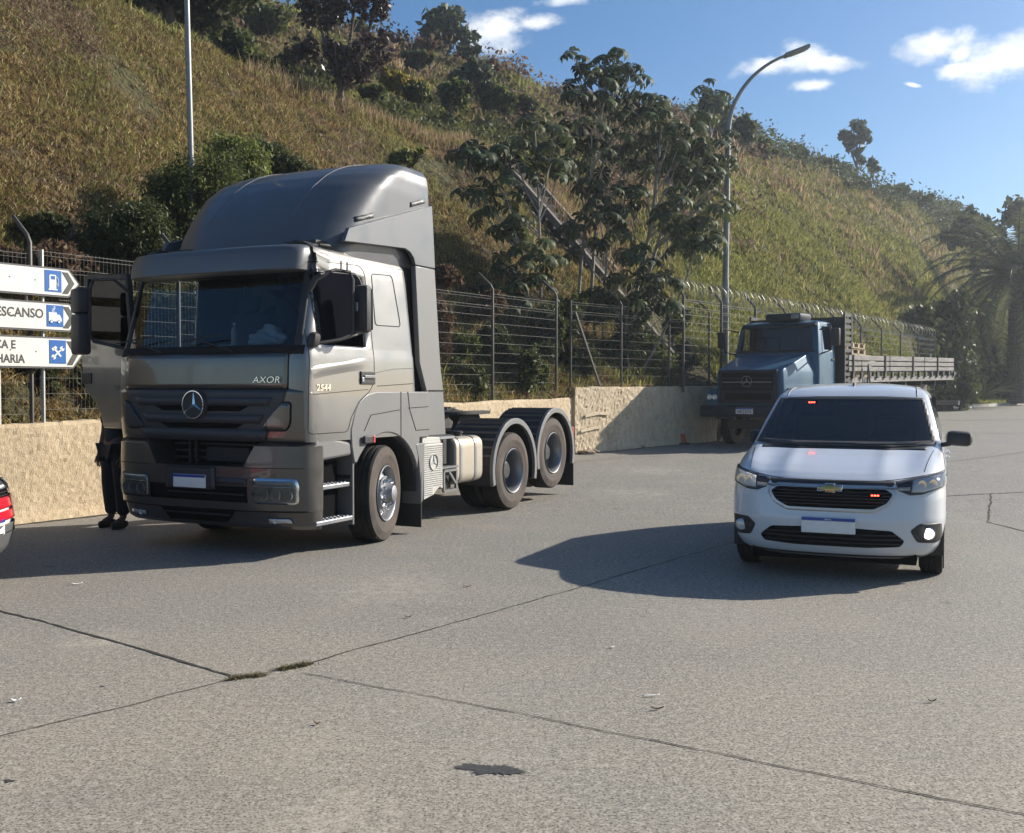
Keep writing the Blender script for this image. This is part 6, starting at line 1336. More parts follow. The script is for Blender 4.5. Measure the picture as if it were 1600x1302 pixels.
# ================================================================= PASSENGER CARS
def car_paint(name, col):
    m = mat(name, col, .32, 0, .5, .8); return dirty(m, .18, 2.5, (.42, .40, .37), .4, lo=.5, hi=.85)
def build_car(name, loc, yaw, label, paint, group=None, livery=False, white_car=True):
    root = empty(name, (loc[0], loc[1], float(ground_z(loc[1]))), -yaw); tag(root, label, 'car', group)
    zk = [.20, .24, .30, .40, .52, .70, .80, .835, .86, .90, .95, 1.0, 1.04, 1.08, 1.12, 1.30, 1.48, 1.545, 1.59, 1.62, 1.65, 1.668]
    yk = [.16, .09, .045, .015, .0, .03, .055, .075, .12, .22, .40, .63, .84, 1.02, 1.10, 1.43, 1.76, 1.88, 2.0, 2.14, 2.34, 2.60]
    wk = [.74, .79, .83, .855, .867, .867, .864, .862, .860, .855, .847, .838, .83, .822, .812, .768, .715, .69, .65, .58, .45, .20]
    bk = [.55, .58, .62, .64, .64, .62, .62, .62, .60, .54, .46, .40, .34, .30, .27, .24, .20, .20, .22, .26, .30, .20]
    rk = [4.26, 4.31, 4.34, 4.36, 4.36, 4.34, 4.33, 4.33, 4.32, 4.31, 4.30, 4.29, 4.28, 4.27, 4.25, 4.13, 3.98, 3.90, 3.82, 3.70, 3.50, 3.2]
    Z = np.concatenate([np.linspace(.20, .80, 30), np.linspace(.815, 1.12, 34), np.linspace(1.13, 1.49, 44), np.linspace(1.50, 1.668, 16)]); rings = []
    for z in Z:
        a, w, b, yr = (np.interp(z, zk, q) for q in (yk, wk, bk, rk)); nf = np.interp(z, [.2, .8, .9, 1.1, 1.5, 1.64], [2.7, 2.6, 2.45, 2.6, 3.0, 2.6])
        r_ = superring(z, w, a, yr, b, .32, nf, 3.4, 34, list(np.linspace(a + b, yr - .32, 62)[1:-1]))
        if .84 < z < 1.11:     # bonnet creases
            ax = np.abs(r_[:, 0]); fr_m = (r_[:, 1] < 1.3); k = math.sin(math.pi * (z - .84) / .27)
            r_[:, 2] += fr_m * k * (.013 * np.exp(-((ax - .38) / .055) ** 2) - .010 * np.exp(-((ax - .55) / .08) ** 2) + .022 * np.exp(-((ax - .74) / .09) ** 2) - .006 * np.exp(-(ax / .25) ** 2))
        rings.append(r_)
    V, Fc = loft(rings); bv = bvh_of(V, Fc); Va = np.array(V); keep = []
    for f in Fc:
        c = Va[list(f)].mean(0)
        if white_car and len(f) == 4 and 1.125 < c[2] < 1.497 and c[1] < 1.9 and abs(c[0]) < np.interp(c[2], [1.1, 1.5], [.75, .635]): continue
        if len(f) == 4 and abs(c[0]) > .55 and any((c[1] - yc) ** 2 + (c[2] - .32) ** 2 < .355 ** 2 for yc in (.84, 3.46)): continue
        keep.append(f)
    body = MB().add(V, keep).build('body', paint, root, smooth=True, sharp=40)
    fr = lambda nm, poly, m, off=.003, par=root, **k: patch(nm, poly, bv, m, par, 'xz', -1, .02, off, **k)
    sd = lambda nm, poly, m, off=.003, par=root, s_=1, **k: patch(nm, poly, bv, m, par, 'yz', s_, .05, off, **k)
    # dark box shaped to close the lit gap below, and wheel wells
    MB().box((0, 2.2, .32), (1.30, 3.9, .34)).build('underbody_light_block', M_void, root)
    for s_ in (1, -1):
        for yc in (.84, 3.46):
            arc = [(yc + .37 * math.cos(a), .32 + .37 * math.sin(a)) for a in np.linspace(R(-18), R(198), 26)]; arc2 = [(yc + .335 * math.cos(a), .32 + .335 * math.sin(a)) for a in np.linspace(R(198), R(-18), 26)]
            MB().prism(arc + arc2, .55 * s_, .852 * s_, 'yz').build('arch_liner', M_blk, root, bevel=.004)
            wh = empty('wheel', (.755 * s_, yc, .315), 0, root); tyre_mesh(wh, (0, 0, 0), .315, .19, .20, s_)
            rm = MB().lathe([(.205, .07 * s_), (.21, .085 * s_), (.20, .09 * s_), (.19, .07 * s_), (.18, -.02 * s_), (.0, -.03 * s_)], (0, 0, 0), 'x', 36)
            for i in range(5):
                for d_ in (-.11, .11): a = 2 * math.pi * i / 5; rm.bar((.075 * s_, .04 * math.cos(a), .04 * math.sin(a)), (.072 * s_, .195 * math.cos(a + d_), .195 * math.sin(a + d_)), .03, .02, up=(1, 0, 0))
            rm.lathe([(.05, .06 * s_), (.04, .085 * s_), (0, .088 * s_)], (0, 0, 0), 'x', 16).build('rim', M_silver, wh, smooth=True, sharp=30, fix=False)
    # glass
    tint = mat('tinted_glass', (.010, .012, .016), .05, 0, .55) if white_car else M_sideblk; wtint = glass_mat('tinted_windscreen', (.20, .22, .24), .85) if white_car else tint
    ws = rounded([(-.775, 1.105), (-.40, 1.085), (0, 1.08), (.40, 1.085), (.775, 1.105), (.722, 1.28), (.656, 1.508), (.30, 1.522), (-.30, 1.522), (-.656, 1.508), (-.722, 1.28)], .02, 2)
    fr('windscreen_seal', inset(ws, -.012), M_blk, .007, solid=.003) if not white_car else [fr('windscreen_seal', P_s, M_blk, .014, solid=.003) for P_s in ([(-.775, 1.10), (-.40, 1.075), (.40, 1.075), (.775, 1.10), (.765, 1.135), (.40, 1.118), (-.40, 1.118), (-.765, 1.135)], [(-.66, 1.488), (.66, 1.488), (.655, 1.512), (.30, 1.528), (-.30, 1.528), (-.655, 1.512)], [(.742, 1.12), (.778, 1.10), (.727, 1.28), (.660, 1.51), (.632, 1.50), (.695, 1.28)], mir([(.742, 1.12), (.778, 1.10), (.727, 1.28), (.660, 1.51), (.632, 1.50), (.695, 1.28)]))]; wsp = fr('windscreen', ws, wtint, .012, solid=0)
    fr('cowl', [(-.70, 1.062), (.70, 1.062), (.70, 1.085), (-.70, 1.085)], M_blk, .004)
    for s_ in (1, -1):
        for nm, P in (('front_window', [(1.56, 1.13), (1.80, 1.40), (1.98, 1.50), (2.42, 1.52), (2.44, 1.12)]), ('rear_window', [(2.52, 1.12), (2.50, 1.52), (3.30, 1.50), (3.36, 1.13)]), ('quarter_window', [(3.44, 1.14), (3.40, 1.49), (3.70, 1.45), (3.92, 1.18)])):
            sd(nm, rounded(P, .03, 3), tint, .005, s_=s_)
        sd('window_trim', [(1.50, 1.09), (3.95, 1.105), (3.95, 1.125), (1.50, 1.11)], M_blk, .006, s_=s_)
        for y in (1.30, 2.47, 3.40): sd('door_seam', [(y, .32), (y + .008, .32), (y + .008, 1.08), (y, 1.08)], M_gap, .002, s_=s_, solid=.002)
        sd('sill', [(1.25, .21), (3.05, .21), (3.05, .33), (1.25, .33)], M_blk, .008, s_=s_)
        for y in (2.25, 3.18): MB().box((.875 * s_, y, .93), (.03, .18, .035), bev=.012).build('door_handle', paint, root, smooth=True)
        sd('side_crease', [(.95, .86), (3.9, .92), (3.9, .926), (.95, .866)], paint, .006, s_=s_)
    # bonnet shut line
    pts = []
    for x in np.linspace(-.70, .70, 40): z = .838 + .055 * (abs(x) / .72) ** 2.6; h = bv.ray_cast(Vector((x, -3, z)), Vector((0, 1, 0))); pts.append(h[0] + Vector((0, -.001, 0)))
    MB().tube(pts, .0035, 5).build('bonnet_seam', M_gap, root, fix=False)
    for s_ in (1, -1):
        pts = []
        for t in np.linspace(0, 1, 20): x = .70 + .06 * t; y = .40 + .62 * t; h = bv.ray_cast(Vector((x * s_, y, 3)), Vector((0, 0, -1))); pts.append(h[0] + Vector((0, 0, .001)))
        MB().tube(pts, .003, 5).build('bonnet_seam', M_gap, root, fix=False)
        pts = []
        for t in np.linspace(0, 1, 24): h = bv.ray_cast(Vector(((.60 - .03 * math.sin(t * 3)) * s_, 1.92 + 1.75 * t, 3)), Vector((0, 0, -1))); pts.append(h[0])
        MB().tube(pts, .007, 5).build('roof_channel', M_blk, root, fix=False)
    MB().tube([(0, 2.25, 1.63), (0, 2.27, 1.66), (0.0, 2.33, 1.665)], .012, 6).build('antenna_foot', M_blk, root)
    # grille, lamps
    sl = [(-.50, .848), (.50, .848), (.47, .806), (.20, .80), (-.20, .80), (-.47, .806)]
    fr('upper_grille', sl, M_blk, .004)
    fr('grille_chrome', [(-.52, .800), (-.2, .792), (.2, .792), (.52, .800), (.50, .783), (.2, .775), (-.2, .775), (-.50, .783)], M_silver, .012)
    gp = rounded([(-.42, .783), (.42, .783), (.475, .745), (.43, .672), (.335, .622), (-.335, .622), (-.43, .672), (-.475, .745)], .02, 3)
    fr('grille_surround', inset(gp, -.030), paint if not white_car else dirty(mat('satin_trim', (.50, .50, .50), .35, .6), .2, 8), .006, solid=.01); g = fr('grille', gp, M_void, .014, solid=.004)
    for i in range(5):
        z = .648 + i * .026; hw = np.interp(z, [.62, .672, .745, .78], [.32, .42, .465, .42]); fr('grille_bar', [(-hw, z), (hw, z), (hw, z + .007), (-hw, z + .007)], M_blk, .026, par=g, solid=.012)
    if white_car:
        gold = mat('emblem_gold', (.62, .38, .12), .3, .85); bt = [(-.095, -.016), (-.038, -.016), (-.038, -.032), (.038, -.032), (.038, -.016), (.085, -.016), (.095, .016), (.038, .016), (.038, .032), (-.038, .032), (-.038, .016), (-.085, .016)]
        e1 = fr('emblem', [(x * 1.07, z * 1.15 + .783) for x, z in bt], M_chrome, .026, solid=.01); fr('emblem_fill', [(x * .95, z * .85 + .783) for x, z in bt], gold, .030, par=e1, solid=.004)
    for s_ in (1, -1):
        f = lambda q: q if s_ > 0 else mir(q)
        hl_ = [(.488, .845), (.56, .860), (.66, .880), (.78, .905), (.858, .925), (.864, .86), (.855, .795), (.69, .742), (.60, .738), (.52, .772)]
        hp = fr('headlamp', f(hl_), M_blk, .004)
        q = lambda nm, poly, m, off, **k: fr(nm, f(poly), m, off, par=hp, **k)
        q('lamp_chrome', [(.61, .762), (.70, .762), (.835, .80), (.845, .893), (.76, .880), (.62, .852)], mat('lamp_bright_bowl', (.85, .83, .78), .3, .1), .008)
        for cx, r0 in ((.685, .036), (.765, .040)):
            h = bv.ray_cast(Vector((cx * s_, -3, .82)), Vector((0, 1, 0))); nrm = h[1] if h[1].y < 0 else -h[1]; mb = MB().lathe([(r0, -.004), (r0 * .95, -.010), (r0 * .6, .004), (.0, .008)], (0, 0, 0), 'y', 20)
            o = mb.build('reflector', mat('lamp_bowl_glass', (.70, .62, .46), .12, .6, .8, .8, emis=(1, .80, .50), es=.12 if white_car else 0), hp, smooth=True, fix=False); o.location = h[0] + Vector((0, -.008, 0)); o.rotation_euler = (0, 0, math.atan2(nrm.x, -nrm.y) * .7)  # faint warm glow added on the white car to brighten the bowls
        q('indicator', [(.50, .80), (.60, .805), (.60, .775), (.53, .776)], M_lens, .008)
        q('lamp_cover', inset(hl_, .004), glass_mat('clear_cover', (.92, .92, .92), .8), .022, solid=0)
        fg = rounded([(.605, .450), (.675, .508), (.832, .505), (.842, .36), (.79, .335), (.655, .352)], .02, 3)
        fo_ = fr('fog_lamp', f(fg), M_blk, .004); h = bv.ray_cast(Vector((.738 * s_, -3, .425)), Vector((0, 1, 0)))
        o = MB().lathe([(.052, -.002), (.052, -.028), (.044, -.034), (.042, -.026)], (0, 0, 0), 'y', 22).build('fog_ring', M_chrome, fo_, smooth=True, fix=False); o.location = h[0]
        lit = white_car and s_ > 0
        o = MB().lathe([(.042, -.027), (.03, -.032), (0, -.034)], (0, 0, 0), 'y', 22).build('fog_glass', mat('lit_fog_glass', (.9, .9, .9), .2, emis=(1, .97, .95), es=2.6) if lit else M_lens, fo_, smooth=True, fix=False); o.location = h[0]
    li = rounded([(-.565, .365), (-.47, .448), (-.20, .462), (.20, .462), (.47, .448), (.565, .365), (.53, .315), (.30, .303), (-.30, .303), (-.53, .315)], .02, 3); lo_ = fr('lower_intake', li, M_void, .004)
    for i in range(3): z = .335 + i * .036; hw = (.53, .54, .50)[i]; fr('intake_bar', [(-hw, z), (hw, z), (hw, z + .008), (-hw, z + .008)], M_blk, .014, par=lo_, solid=.008)
    fr('lip', [(-.70, .215), (.70, .215), (.66, .232), (-.66, .232)], M_blk, .004)
    pl = plate(root, -.008, -.012, .48, .42, .13)
    if white_car: text_obj('plate_country', 'BRASIL', .018, M_white, pl, (-.008, -.0225, .529), (R(90), 0, 0), .001)
    # mirrors
    mr_ = empty('mirror', (0, 0, 0), 0, root)
    MB().box((.965, 1.36, 1.155), (.22, .11, .135), (0, .05, -.1), bev=.045).build('mirror_shell', M_blk, mr_, smooth=True); MB().bar((.80, 1.36, 1.09), (.90, 1.36, 1.11), .06, .04).build('mirror_foot', M_blk, mr_, bevel=.008)
    MB().box((.965, 1.418, 1.155), (.18, .004, .10)).build('mirror_glass', M_chrome, mr_)
    m2 = empty('folded_mirror', (0, 0, 0), 0, root)
    MB().box((-.85, 1.52, 1.14), (.09, .20, .125), (0, -.05, 0), bev=.035).build('mirror_shell', M_blk, m2, smooth=True)
    # wipers, lights in the windscreen
    if white_car:
        wb = MB()
        for x0, x1 in ((-.50, .12), (.10, .62)):
            pts = []
            for t in np.linspace(0, 1, 10): x = x0 + (x1 - x0) * t; h = bv.ray_cast(Vector((x, -3, 1.092 + .012 * t)), Vector((0, 1, 0))); pts.append(h[0] + Vector((0, -.012, .006)))
            wb.tube(pts, .006, 5)
        wb.build('wiper_blades', M_blk, root, fix=False)
        M_led = mat('red_led', (.9, .05, .03), .3, emis=(1, .035, .02), es=14.0)
        for cx, cz, pa in ((.345, .738, g), (-.345, 1.475, wsp)):
            h = bv.ray_cast(Vector((cx, -3, cz)), Vector((0, 1, 0)))[0]; y = h.y - (.035 if cz < 1 else .02)
            lb = MB().box((cx, y, cz), (.10, .015, .028), bev=.004).build('strobe_bar', M_void, pa)
            for i in (-1, 0, 1): MB().box((cx + i * .022, y - .009, cz), (.014, .004, .010)).build('red_light', M_led, lb)
        it = empty('car_interior', (0, 0, 0), 0, root); M_st = mat('seat_cloth', (.10, .10, .11), .9); M_ds = mat('dash_plastic', (.03, .03, .032), .7)
        MB().box((0, 1.52, 1.02), (1.4, .62, .14), bev=.04).build('dashboard', M_ds, it, smooth=True); MB().box((0, 2.3, .72), (1.5, 2.3, .06)).build('cabin_floor', M_ds, it); MB().box((0, 3.6, 1.12), (1.5, .06, .8)).build('cabin_rear', M_ds, it)
        for s_ in (1, -1):
            MB().box((.36 * s_, 2.42, 1.05), (.46, .14, .56), (-.15, 0, 0), bev=.06).build('backrest', M_st, it, smooth=True); MB().box((.36 * s_, 2.47, 1.42), (.25, .09, .17), (-.15, 0, 0), bev=.035).build('headrest', M_st, it, smooth=True)
        MB().tube([(.37 + .18 * math.cos(a), 1.90 + .07 * math.sin(a), 1.12 + .165 * math.sin(a)) for a in np.linspace(0, 2 * math.pi, 28, endpoint=False)], .014, 8, closed=True).bar((.20, 1.90, 1.12), (.54, 1.90, 1.12), .03, .02).build('steering_wheel', mat('wheel_rim', (.12, .12, .12), .5), it, smooth=True, sharp=50)
        MB().box((0, 1.86, 1.47), (.22, .03, .06), bev=.012).build('rear_view_mirror', M_blk, it, smooth=True)
        # seat and wheel shapes showing faintly through the tinted glass
        pts = [];
        for a in np.linspace(0, 2 * math.pi, 26, endpoint=False):
            h = bv.ray_cast(Vector((.46 + .13 * math.cos(a), -3, 1.155 + .07 * math.sin(a))), Vector((0, 1, 0))); pts.append(h[0] + Vector((0, -.007, .003)))
    if white_car: root.scale = (1.04, 1.02, 1.015)
    return root, bv, fr, sd, body
white_paint = car_paint('white_paint', (.56, .58, .61))
build_car('parked_car', (2.662, 8.564), .403, 'white hatchback van seen from the front with red lights in grille and windscreen', white_paint)
lo_p = car_paint('patrol_white', (.80, .80, .80)); root, bv, fr, sd, body = build_car('parked_car', (-4.26, 8.35), -1.60, 'white car with red bands and grey bumper cut by the left edge of the photo', lo_p, white_car=False)
M_redp = mat('livery_red', (.62, .012, .03), .3, coat=.8); M_gb = dirty(mat('grey_bumper', (.075, .078, .082), .6), .3, 8, (.14, .12, .10))
def wrap(nm, z0, z1, m, off):
    fr(nm, [(-.866, z0), (.866, z0), (.866, z1), (-.866, z1)], m, off)
    for s_ in (1, -1): sd(nm, [(.22, z0), (1.9, z0 + .0), (1.9, z1), (.22, z1)], m, off, s_=s_)
wrap('red_band', .625, .715, M_redp, .026); wrap('red_band', .53, .605, M_redp, .026)
fr('bumper_cover', [(-.862, .21), (.862, .21), (.862, .495), (-.862, .495)], M_gb, .026)
for s_ in (1, -1): sd('bumper_cover', [(.24, .21), (.46, .21), (.47, .495), (.24, .495)], M_gb, .014, s_=s_)
fr('bumper_seam', [(-.86, .42), (.86, .42), (.86, .428), (-.86, .428)], M_gap, .034)
# ================================================================= BLUE TRUCK
BX, BY, BYAW = 5.66, 24.5, .67
B_ = empty('flatbed_truck', (BX, BY, float(ground_z(BY))), 0); B_.rotation_euler = (.0153, 0, -BYAW); tag(B_, 'old blue bonneted truck with wooden dropside bed parked in shadow by the wall', 'truck')
M_bp = dirty(mat('blue_paint', (.014, .085, .155), .45, .1, .4, .12), .25, 3, (.06, .08, .10), .6); M_bpd = dirty(mat('dark_blue_trim', (.008, .016, .028), .6, spec=.3), .3, 5, (.05, .05, .05))
M_wood = ramp_mat('weathered_planks', [(.3, (.15, .14, .13)), (.7, (.33, .31, .29))], 4, .85, .5, mapscale=(6, .6, 6)); M_woodp = ramp_mat('pallet_wood', [(.3, (.28, .22, .14)), (.7, (.50, .41, .28))], 6, .85, .4)
def build_blue():
    # bonnet: narrow front opening towards the cab
    Z = [.98, 1.1, 1.3, 1.6, 1.80, 1.86, 1.90, 1.97, 2.05, 2.13, 2.20, 2.25]; rings = []
    for z in Z:
        a = np.interp(z, [.98, 1.8, 1.86, 1.90, 2.25], [.06, .0, .03, .12, 1.35]); w = np.interp(z, [.98, 1.8, 1.9, 2.25], [.84, .84, .82, .74]); n = 12
        r_ = superring(z, w, a, 1.72, .10 if z < 1.87 else .06, .02, 4, 8, 12, [a + .12 + .01, (a + 1.7) / 2]); t = np.clip((r_[:, 1]) / 1.7, 0, 1); r_[:, 0] *= 1 + .26 * t * (1 if z < 2.2 else 1); rings.append(r_)
    V, Fc = loft(rings); MB().add(V, Fc).build('bonnet', M_bp, B_, smooth=True, sharp=35)
    gp = empty('grille', (0, 0, 0), 0, B_); MB().box((0, -.02, 1.48), (1.50, .06, .80), bev=.03).build('grille_panel', M_bpd, gp)
    MB().box((0, -.055, 1.60), (1.30, .02, .42)).build('grille_mesh', M_void, gp); sl = MB()
    for z in (1.48, 1.68): sl.box((0, -.07, z), (1.28, .02, .03))
    sl.build('grille_slats', M_bpd, gp); MB().box((0, -.08, 1.585), (1.26, .02, .022)).build('chrome_bar', M_silver, gp); MB().box((0, -.055, 1.24), (1.2, .02, .16)).build('lower_mesh', M_void, gp)
    MB().lathe([(0, -.085), (.14, -.085), (.14, -.06)], (0, 0, 1.60), 'y', 24).build('star_plinth', M_void, gp, fix=False); tri_star(gp, (0, -.088, 1.60), .135, M_silver)
    # wings with lamps, bumper
    for s_ in (1, -1):
        w = MB(); arc = [(1.25 + .60 * math.cos(a), .52 + .60 * math.sin(a)) for a in np.linspace(R(0), R(168), 18)]
        w.prism([(.12, .80), (.10, 1.15), (.22, 1.42), (.60, 1.50), (1.5, 1.52), (1.95, 1.50), (1.97, .60)] + arc, .80 * s_, 1.18 * s_, 'yz').build('wing', M_bp if True else None, B_, bevel=.05)
        lp = empty('lamp_cluster', (0, 0, 0), 0, B_)
        for x in (.93, 1.07): MB().lathe([(.068, .10), (.068, .075), (.055, .07), (.05, .085), (0, .10)], (x * s_, 0, 1.22), 'y', 18).build('headlamp', M_refl, lp, smooth=True, fix=False)
        front_wheel(B_, (1.0 * s_, 1.25, .50), .50, .28, s_); dish_wheel(B_, (1.05 * s_, 7.5, .50), .50, .26, s_); dish_wheel(B_, (1.05 * s_, 8.7, .50), .50, .26, s_)
        mr_ = empty('mirror', (0, 0, 0), 0, B_); MB().tube([(1.08 * s_, 1.72, 2.85), (1.40 * s_, 1.6, 2.93), (1.42 * s_, 1.6, 2.35), (1.08 * s_, 1.72, 2.25)], .022, 6).build('mirror_arm', M_blk, mr_); MB().box((1.52 * s_, 1.62, 2.66), (.20, .10, .42), bev=.03).build('mirror_housing', M_blk, mr_, smooth=True)
    MB().box((0, -.05, .88), (2.42, .30, .28), bev=.06).build('bumper', M_bpd, B_, smooth=True); MB().box((.1, .3, .56), (1.5, .2, .22), bev=.02).build('underrun_bar', M_blk, B_)
    plate(B_, .0, -.215, .90, .44, .14, 'HKZ3I76')
    # cab
    zz = [1.25, 1.5, 1.9, 2.24, 2.30, 2.36, 2.94, 2.98, 3.04, 3.08, 3.10]; rings = []
    for z in zz:
        a = np.interp(z, [1.25, 2.24, 2.94, 3.04, 3.10], [1.52, 1.50, 1.66, 1.74, 2.0]); w = np.interp(z, [1.25, 2.2, 2.94, 3.04, 3.1], [1.12, 1.12, 1.03, 1.0, .8])
        rings.append(superring(z, w, a, 2.66, .14, .05, 4.5, 8, 12, [1.85, 1.95, 2.48, 2.54] if z < 3.09 else [2.15, 2.25, 2.35, 2.45]))
    V, Fc = loft(rings); bv = bvh_of(V, Fc); Va = np.array(V); keep = []
    for f in Fc:
        c = Va[list(f)].mean(0)
        if len(f) == 4 and 2.36 < c[2] < 2.94 and ((c[1] < 1.86 and abs(c[0]) < .95) or (abs(c[0]) > .95 and 1.95 < c[1] < 2.48)): continue
        keep.append(f)
    MB().add(V, keep).build('cab', M_bp, B_, smooth=True, sharp=35, solid=.03)
    patch('windscreen', [(-.97, 2.34), (.97, 2.34), (.93, 2.95), (-.93, 2.95)], bv, glass_mat('old_glass', (.30, .34, .36), .9), B_, 'xz', -1, .1, -.01, solid=0)
    patch('windscreen_rubber', [(-1.02, 2.30), (1.02, 2.30), (1.02, 2.36), (-1.02, 2.36)], bv, M_blk, B_, 'xz', -1, .1, .006)
    patch('visor_band', [(-1.0, 2.92), (1.0, 2.92), (.98, 3.02), (-.98, 3.02)], bv, M_bpd, B_, 'xz', -1, .1, .012)
    it = empty('cab_interior', (0, 0, 0), 0, B_); MB().box((0, 1.85, 2.28), (1.9, .3, .14)).build('dashboard', M_int, it)
    for x in (-.5, .5): MB().box((x, 2.4, 2.35), (.5, .12, .75), bev=.04).build('backrest', M_int, it)
    for s_ in (1, -1):
        for P in ([(1.80, 1.35), (2.56, 1.35), (2.56, 3.0), (1.90, 3.0), (1.80, 2.34)],):
            mb = MB(); n = len(P)
            for i in range(n):
                a, b_ = P[i], P[(i + 1) % n]; ha = bv.ray_cast(Vector((3 * s_, *a)), Vector((-s_, 0, 0)))[0]; hb = bv.ray_cast(Vector((3 * s_, *b_)), Vector((-s_, 0, 0)))[0]; mb.bar(ha, hb, .012)
            mb.build('door_seam', M_gap, B_)
        MB().box((1.13 * s_, 2.45, 2.12), (.03, .16, .04)).build('door_handle', M_blk, B_); MB().box((1.10 * s_, 1.9, .9), (.25, .5, .5), bev=.04).build('step_box', M_bpd, B_)
    ac = MB().box((.10, 2.1, 3.19), (.95, .72, .20), bev=.06).build('roof_air_unit', M_bpd, B_, smooth=True); MB().box((.42, 1.76, 3.20), (.2, .06, .12), bev=.02).build('unit_vent', M_silver, ac)
    # headboard cage
    hb = empty('headboard', (0, 0, 0), 0, B_); mb = MB(); mb.box((0, 2.86, 2.35), (2.50, .05, 1.70))
    mb.build('headboard_panel', M_steeld, hb); sb = MB()
    for s_ in (1, -1):
        for y in (2.84, 3.30): sb.box((1.27 * s_, y, 2.4), (.05, .06, 1.75))
        for i in range(12): sb.box((1.27 * s_, 3.07, 1.60 + i * .15), (.035, .48, .085))
    sb.build('side_cage', M_steeld, hb)
    # bed
    bd = empty('dropside_bed', (0, 0, 0), 0, B_); MB().box((0, 7.85, 1.60), (2.56, 9.5, .14)).build('bed_floor', M_wood, bd)
    for s_ in (1, -1):
        for i, (z, h_) in enumerate(((1.88, .11), (2.02, .11), (2.17, .13))):
            for j in range(3): MB().box((1.285 * s_, 4.62 + j * 3.16, z), (.05, 3.10, h_), bev=.01).build('side_board', M_wood, bd)
        for i in range(16):
            if i % 4 == 0: MB().box((1.325 * s_, 3.35 + i * .61, 2.0), (.035, .07, .50)).build('board_post', M_steeld, bd)
            MB().box((1.31 * s_, 3.35 + i * .61, 1.72), (.05, .13, .17)).build('board_bracket', M_steeld, bd)
    for i, z in enumerate((1.86, 2.01, 2.15)): MB().box((0, 12.62, z), (2.5, .05, .12), bev=.01).build('tail_board', M_wood, bd)
    ch = empty('chassis', (0, 0, 0), 0, B_); cm = MB()
    for s_ in (1, -1): cm.box((.42 * s_, 6.9, 1.25), (.09, 11.2, .30))
    for y in (3.4, 5.0, 6.6, 8.1, 9.6, 11.0, 12.3): cm.box((0, y, 1.46), (2.3, .1, .14))
    cm.box((0, 7.5, .5), (1.8, .14, .14)); cm.box((0, 8.7, .5), (1.8, .14, .14)); cm.box((0, 1.25, .5), (1.8, .14, .14)); cm.build('frame_rails', M_steeld, ch)
    MB().box((.25, 12.4, .78), (2.5, .10, .14), bev=.01).build('rear_underrun', M_wood, ch); MB().lathe([(.0, 9.9), (.18, 9.95), (.18, 10.5), (0, 10.55)], (1.0, 0, .80), 'y', 16).build('air_tank', M_steeld, ch, smooth=True, sharp=40, fix=False)
    MB().box((1.05, 9.45, .75), (.5, .02, .70)).build('mudflap', M_blk, B_); MB().box((-1.05, 9.45, .75), (.5, .02, .70)).build('mudflap', M_blk, B_)
    MB().box((1.05, 4.3, .85), (.5, .9, .5), bev=.06).build('fuel_tank', M_steeld, B_)
    st = MB(); st.tube([(1.34, 4.0, 1.5), (1.30, 3.98, 2.16), (.9, 3.9, 2.62), (.4, 3.9, 2.62)], .014, 5); st.tube([(1.34, 4.35, 1.5), (1.31, 4.45, 2.0), (1.33, 4.55, 1.5)], .02, 5); st.build('lashing_strap', mat('strap', (.06, .06, .07), .8), B_)
build_blue()
bmx = Matrix.Translation(Vector((BX, BY, float(ground_z(BY))))) @ Euler((.0153, 0, -BYAW)).to_matrix().to_4x4()
for k in range(2):
    e = empty('wooden_pallet', bmx @ Vector((.70, 4.05, 2.26 + k * .16)), -BYAW + .05 * k); tag(e, ('upper' if k else 'lower') + ' pale wooden pallet on the load just behind the headboard of the blue truck', 'pallet', 'pallets on the blue truck')
    mb = MB()
    for i in range(6): mb.box((0, -.5 + i * .2, .13), (1.0, .10, .022))
    mb.build('top_boards', M_woodp, e)
    for x in (-.45, 0, .45):
        for y in (-.45, 0, .45): MB().box((x, y, .07), (.1, .12, .09)).build('block', M_woodp, e)
    mb = MB()
    for x in (-.45, 0, .45): mb.box((x, 0, .012), (.1, 1.1, .022))
    mb.build('bottom_boards', M_woodp, e)
bx = MB().box((0, 0, .28), (1.6, 1.5, .56), bev=.02).box((0, 0, .57), (1.66, 1.56, .03)).build('cargo_crate', M_woodp, bevel=.004); bx.location = bmx @ Vector((.40, 4.1, 1.67)); bx.rotation_euler = (0, 0, -BYAW); tag(bx, 'large wooden crate under the pallets on the bed of the blue truck', 'crate')

# ================================================================= TRAFFIC CONE
cp = on_ground(1063, 694); c = empty('traffic_cone', cp); tag(c, 'dull orange traffic cone in shadow against the taller wall', 'traffic cone')
M_or = dirty(mat('cone_orange', (.50, .09, .03), .6), .4, 8, (.2, .12, .08))
MB().box((0, 0, .02), (.42, .42, .04), bev=.012).build('base', M_blk, c); MB().lathe([(.165, .04), (.15, .06), (.032, .76), (.028, .765), (0, .765)], (0, 0, 0), 'z', 24).build('cone_body', M_or, c, smooth=True, sharp=40, fix=False)
MB().lathe([(.118, .27), (.119, .272), (.098, .40), (.097, .40)], (0, 0, 0), 'z', 24).build('band', mat('cone_band', (.4, .38, .36), .6), c, fix=False); MB().lathe([(.078, .51), (.079, .512), (.060, .62), (.059, .62)], (0, 0, 0), 'z', 24).build('band', mat('cone_band2', (.4, .38, .36), .6), c, fix=False)

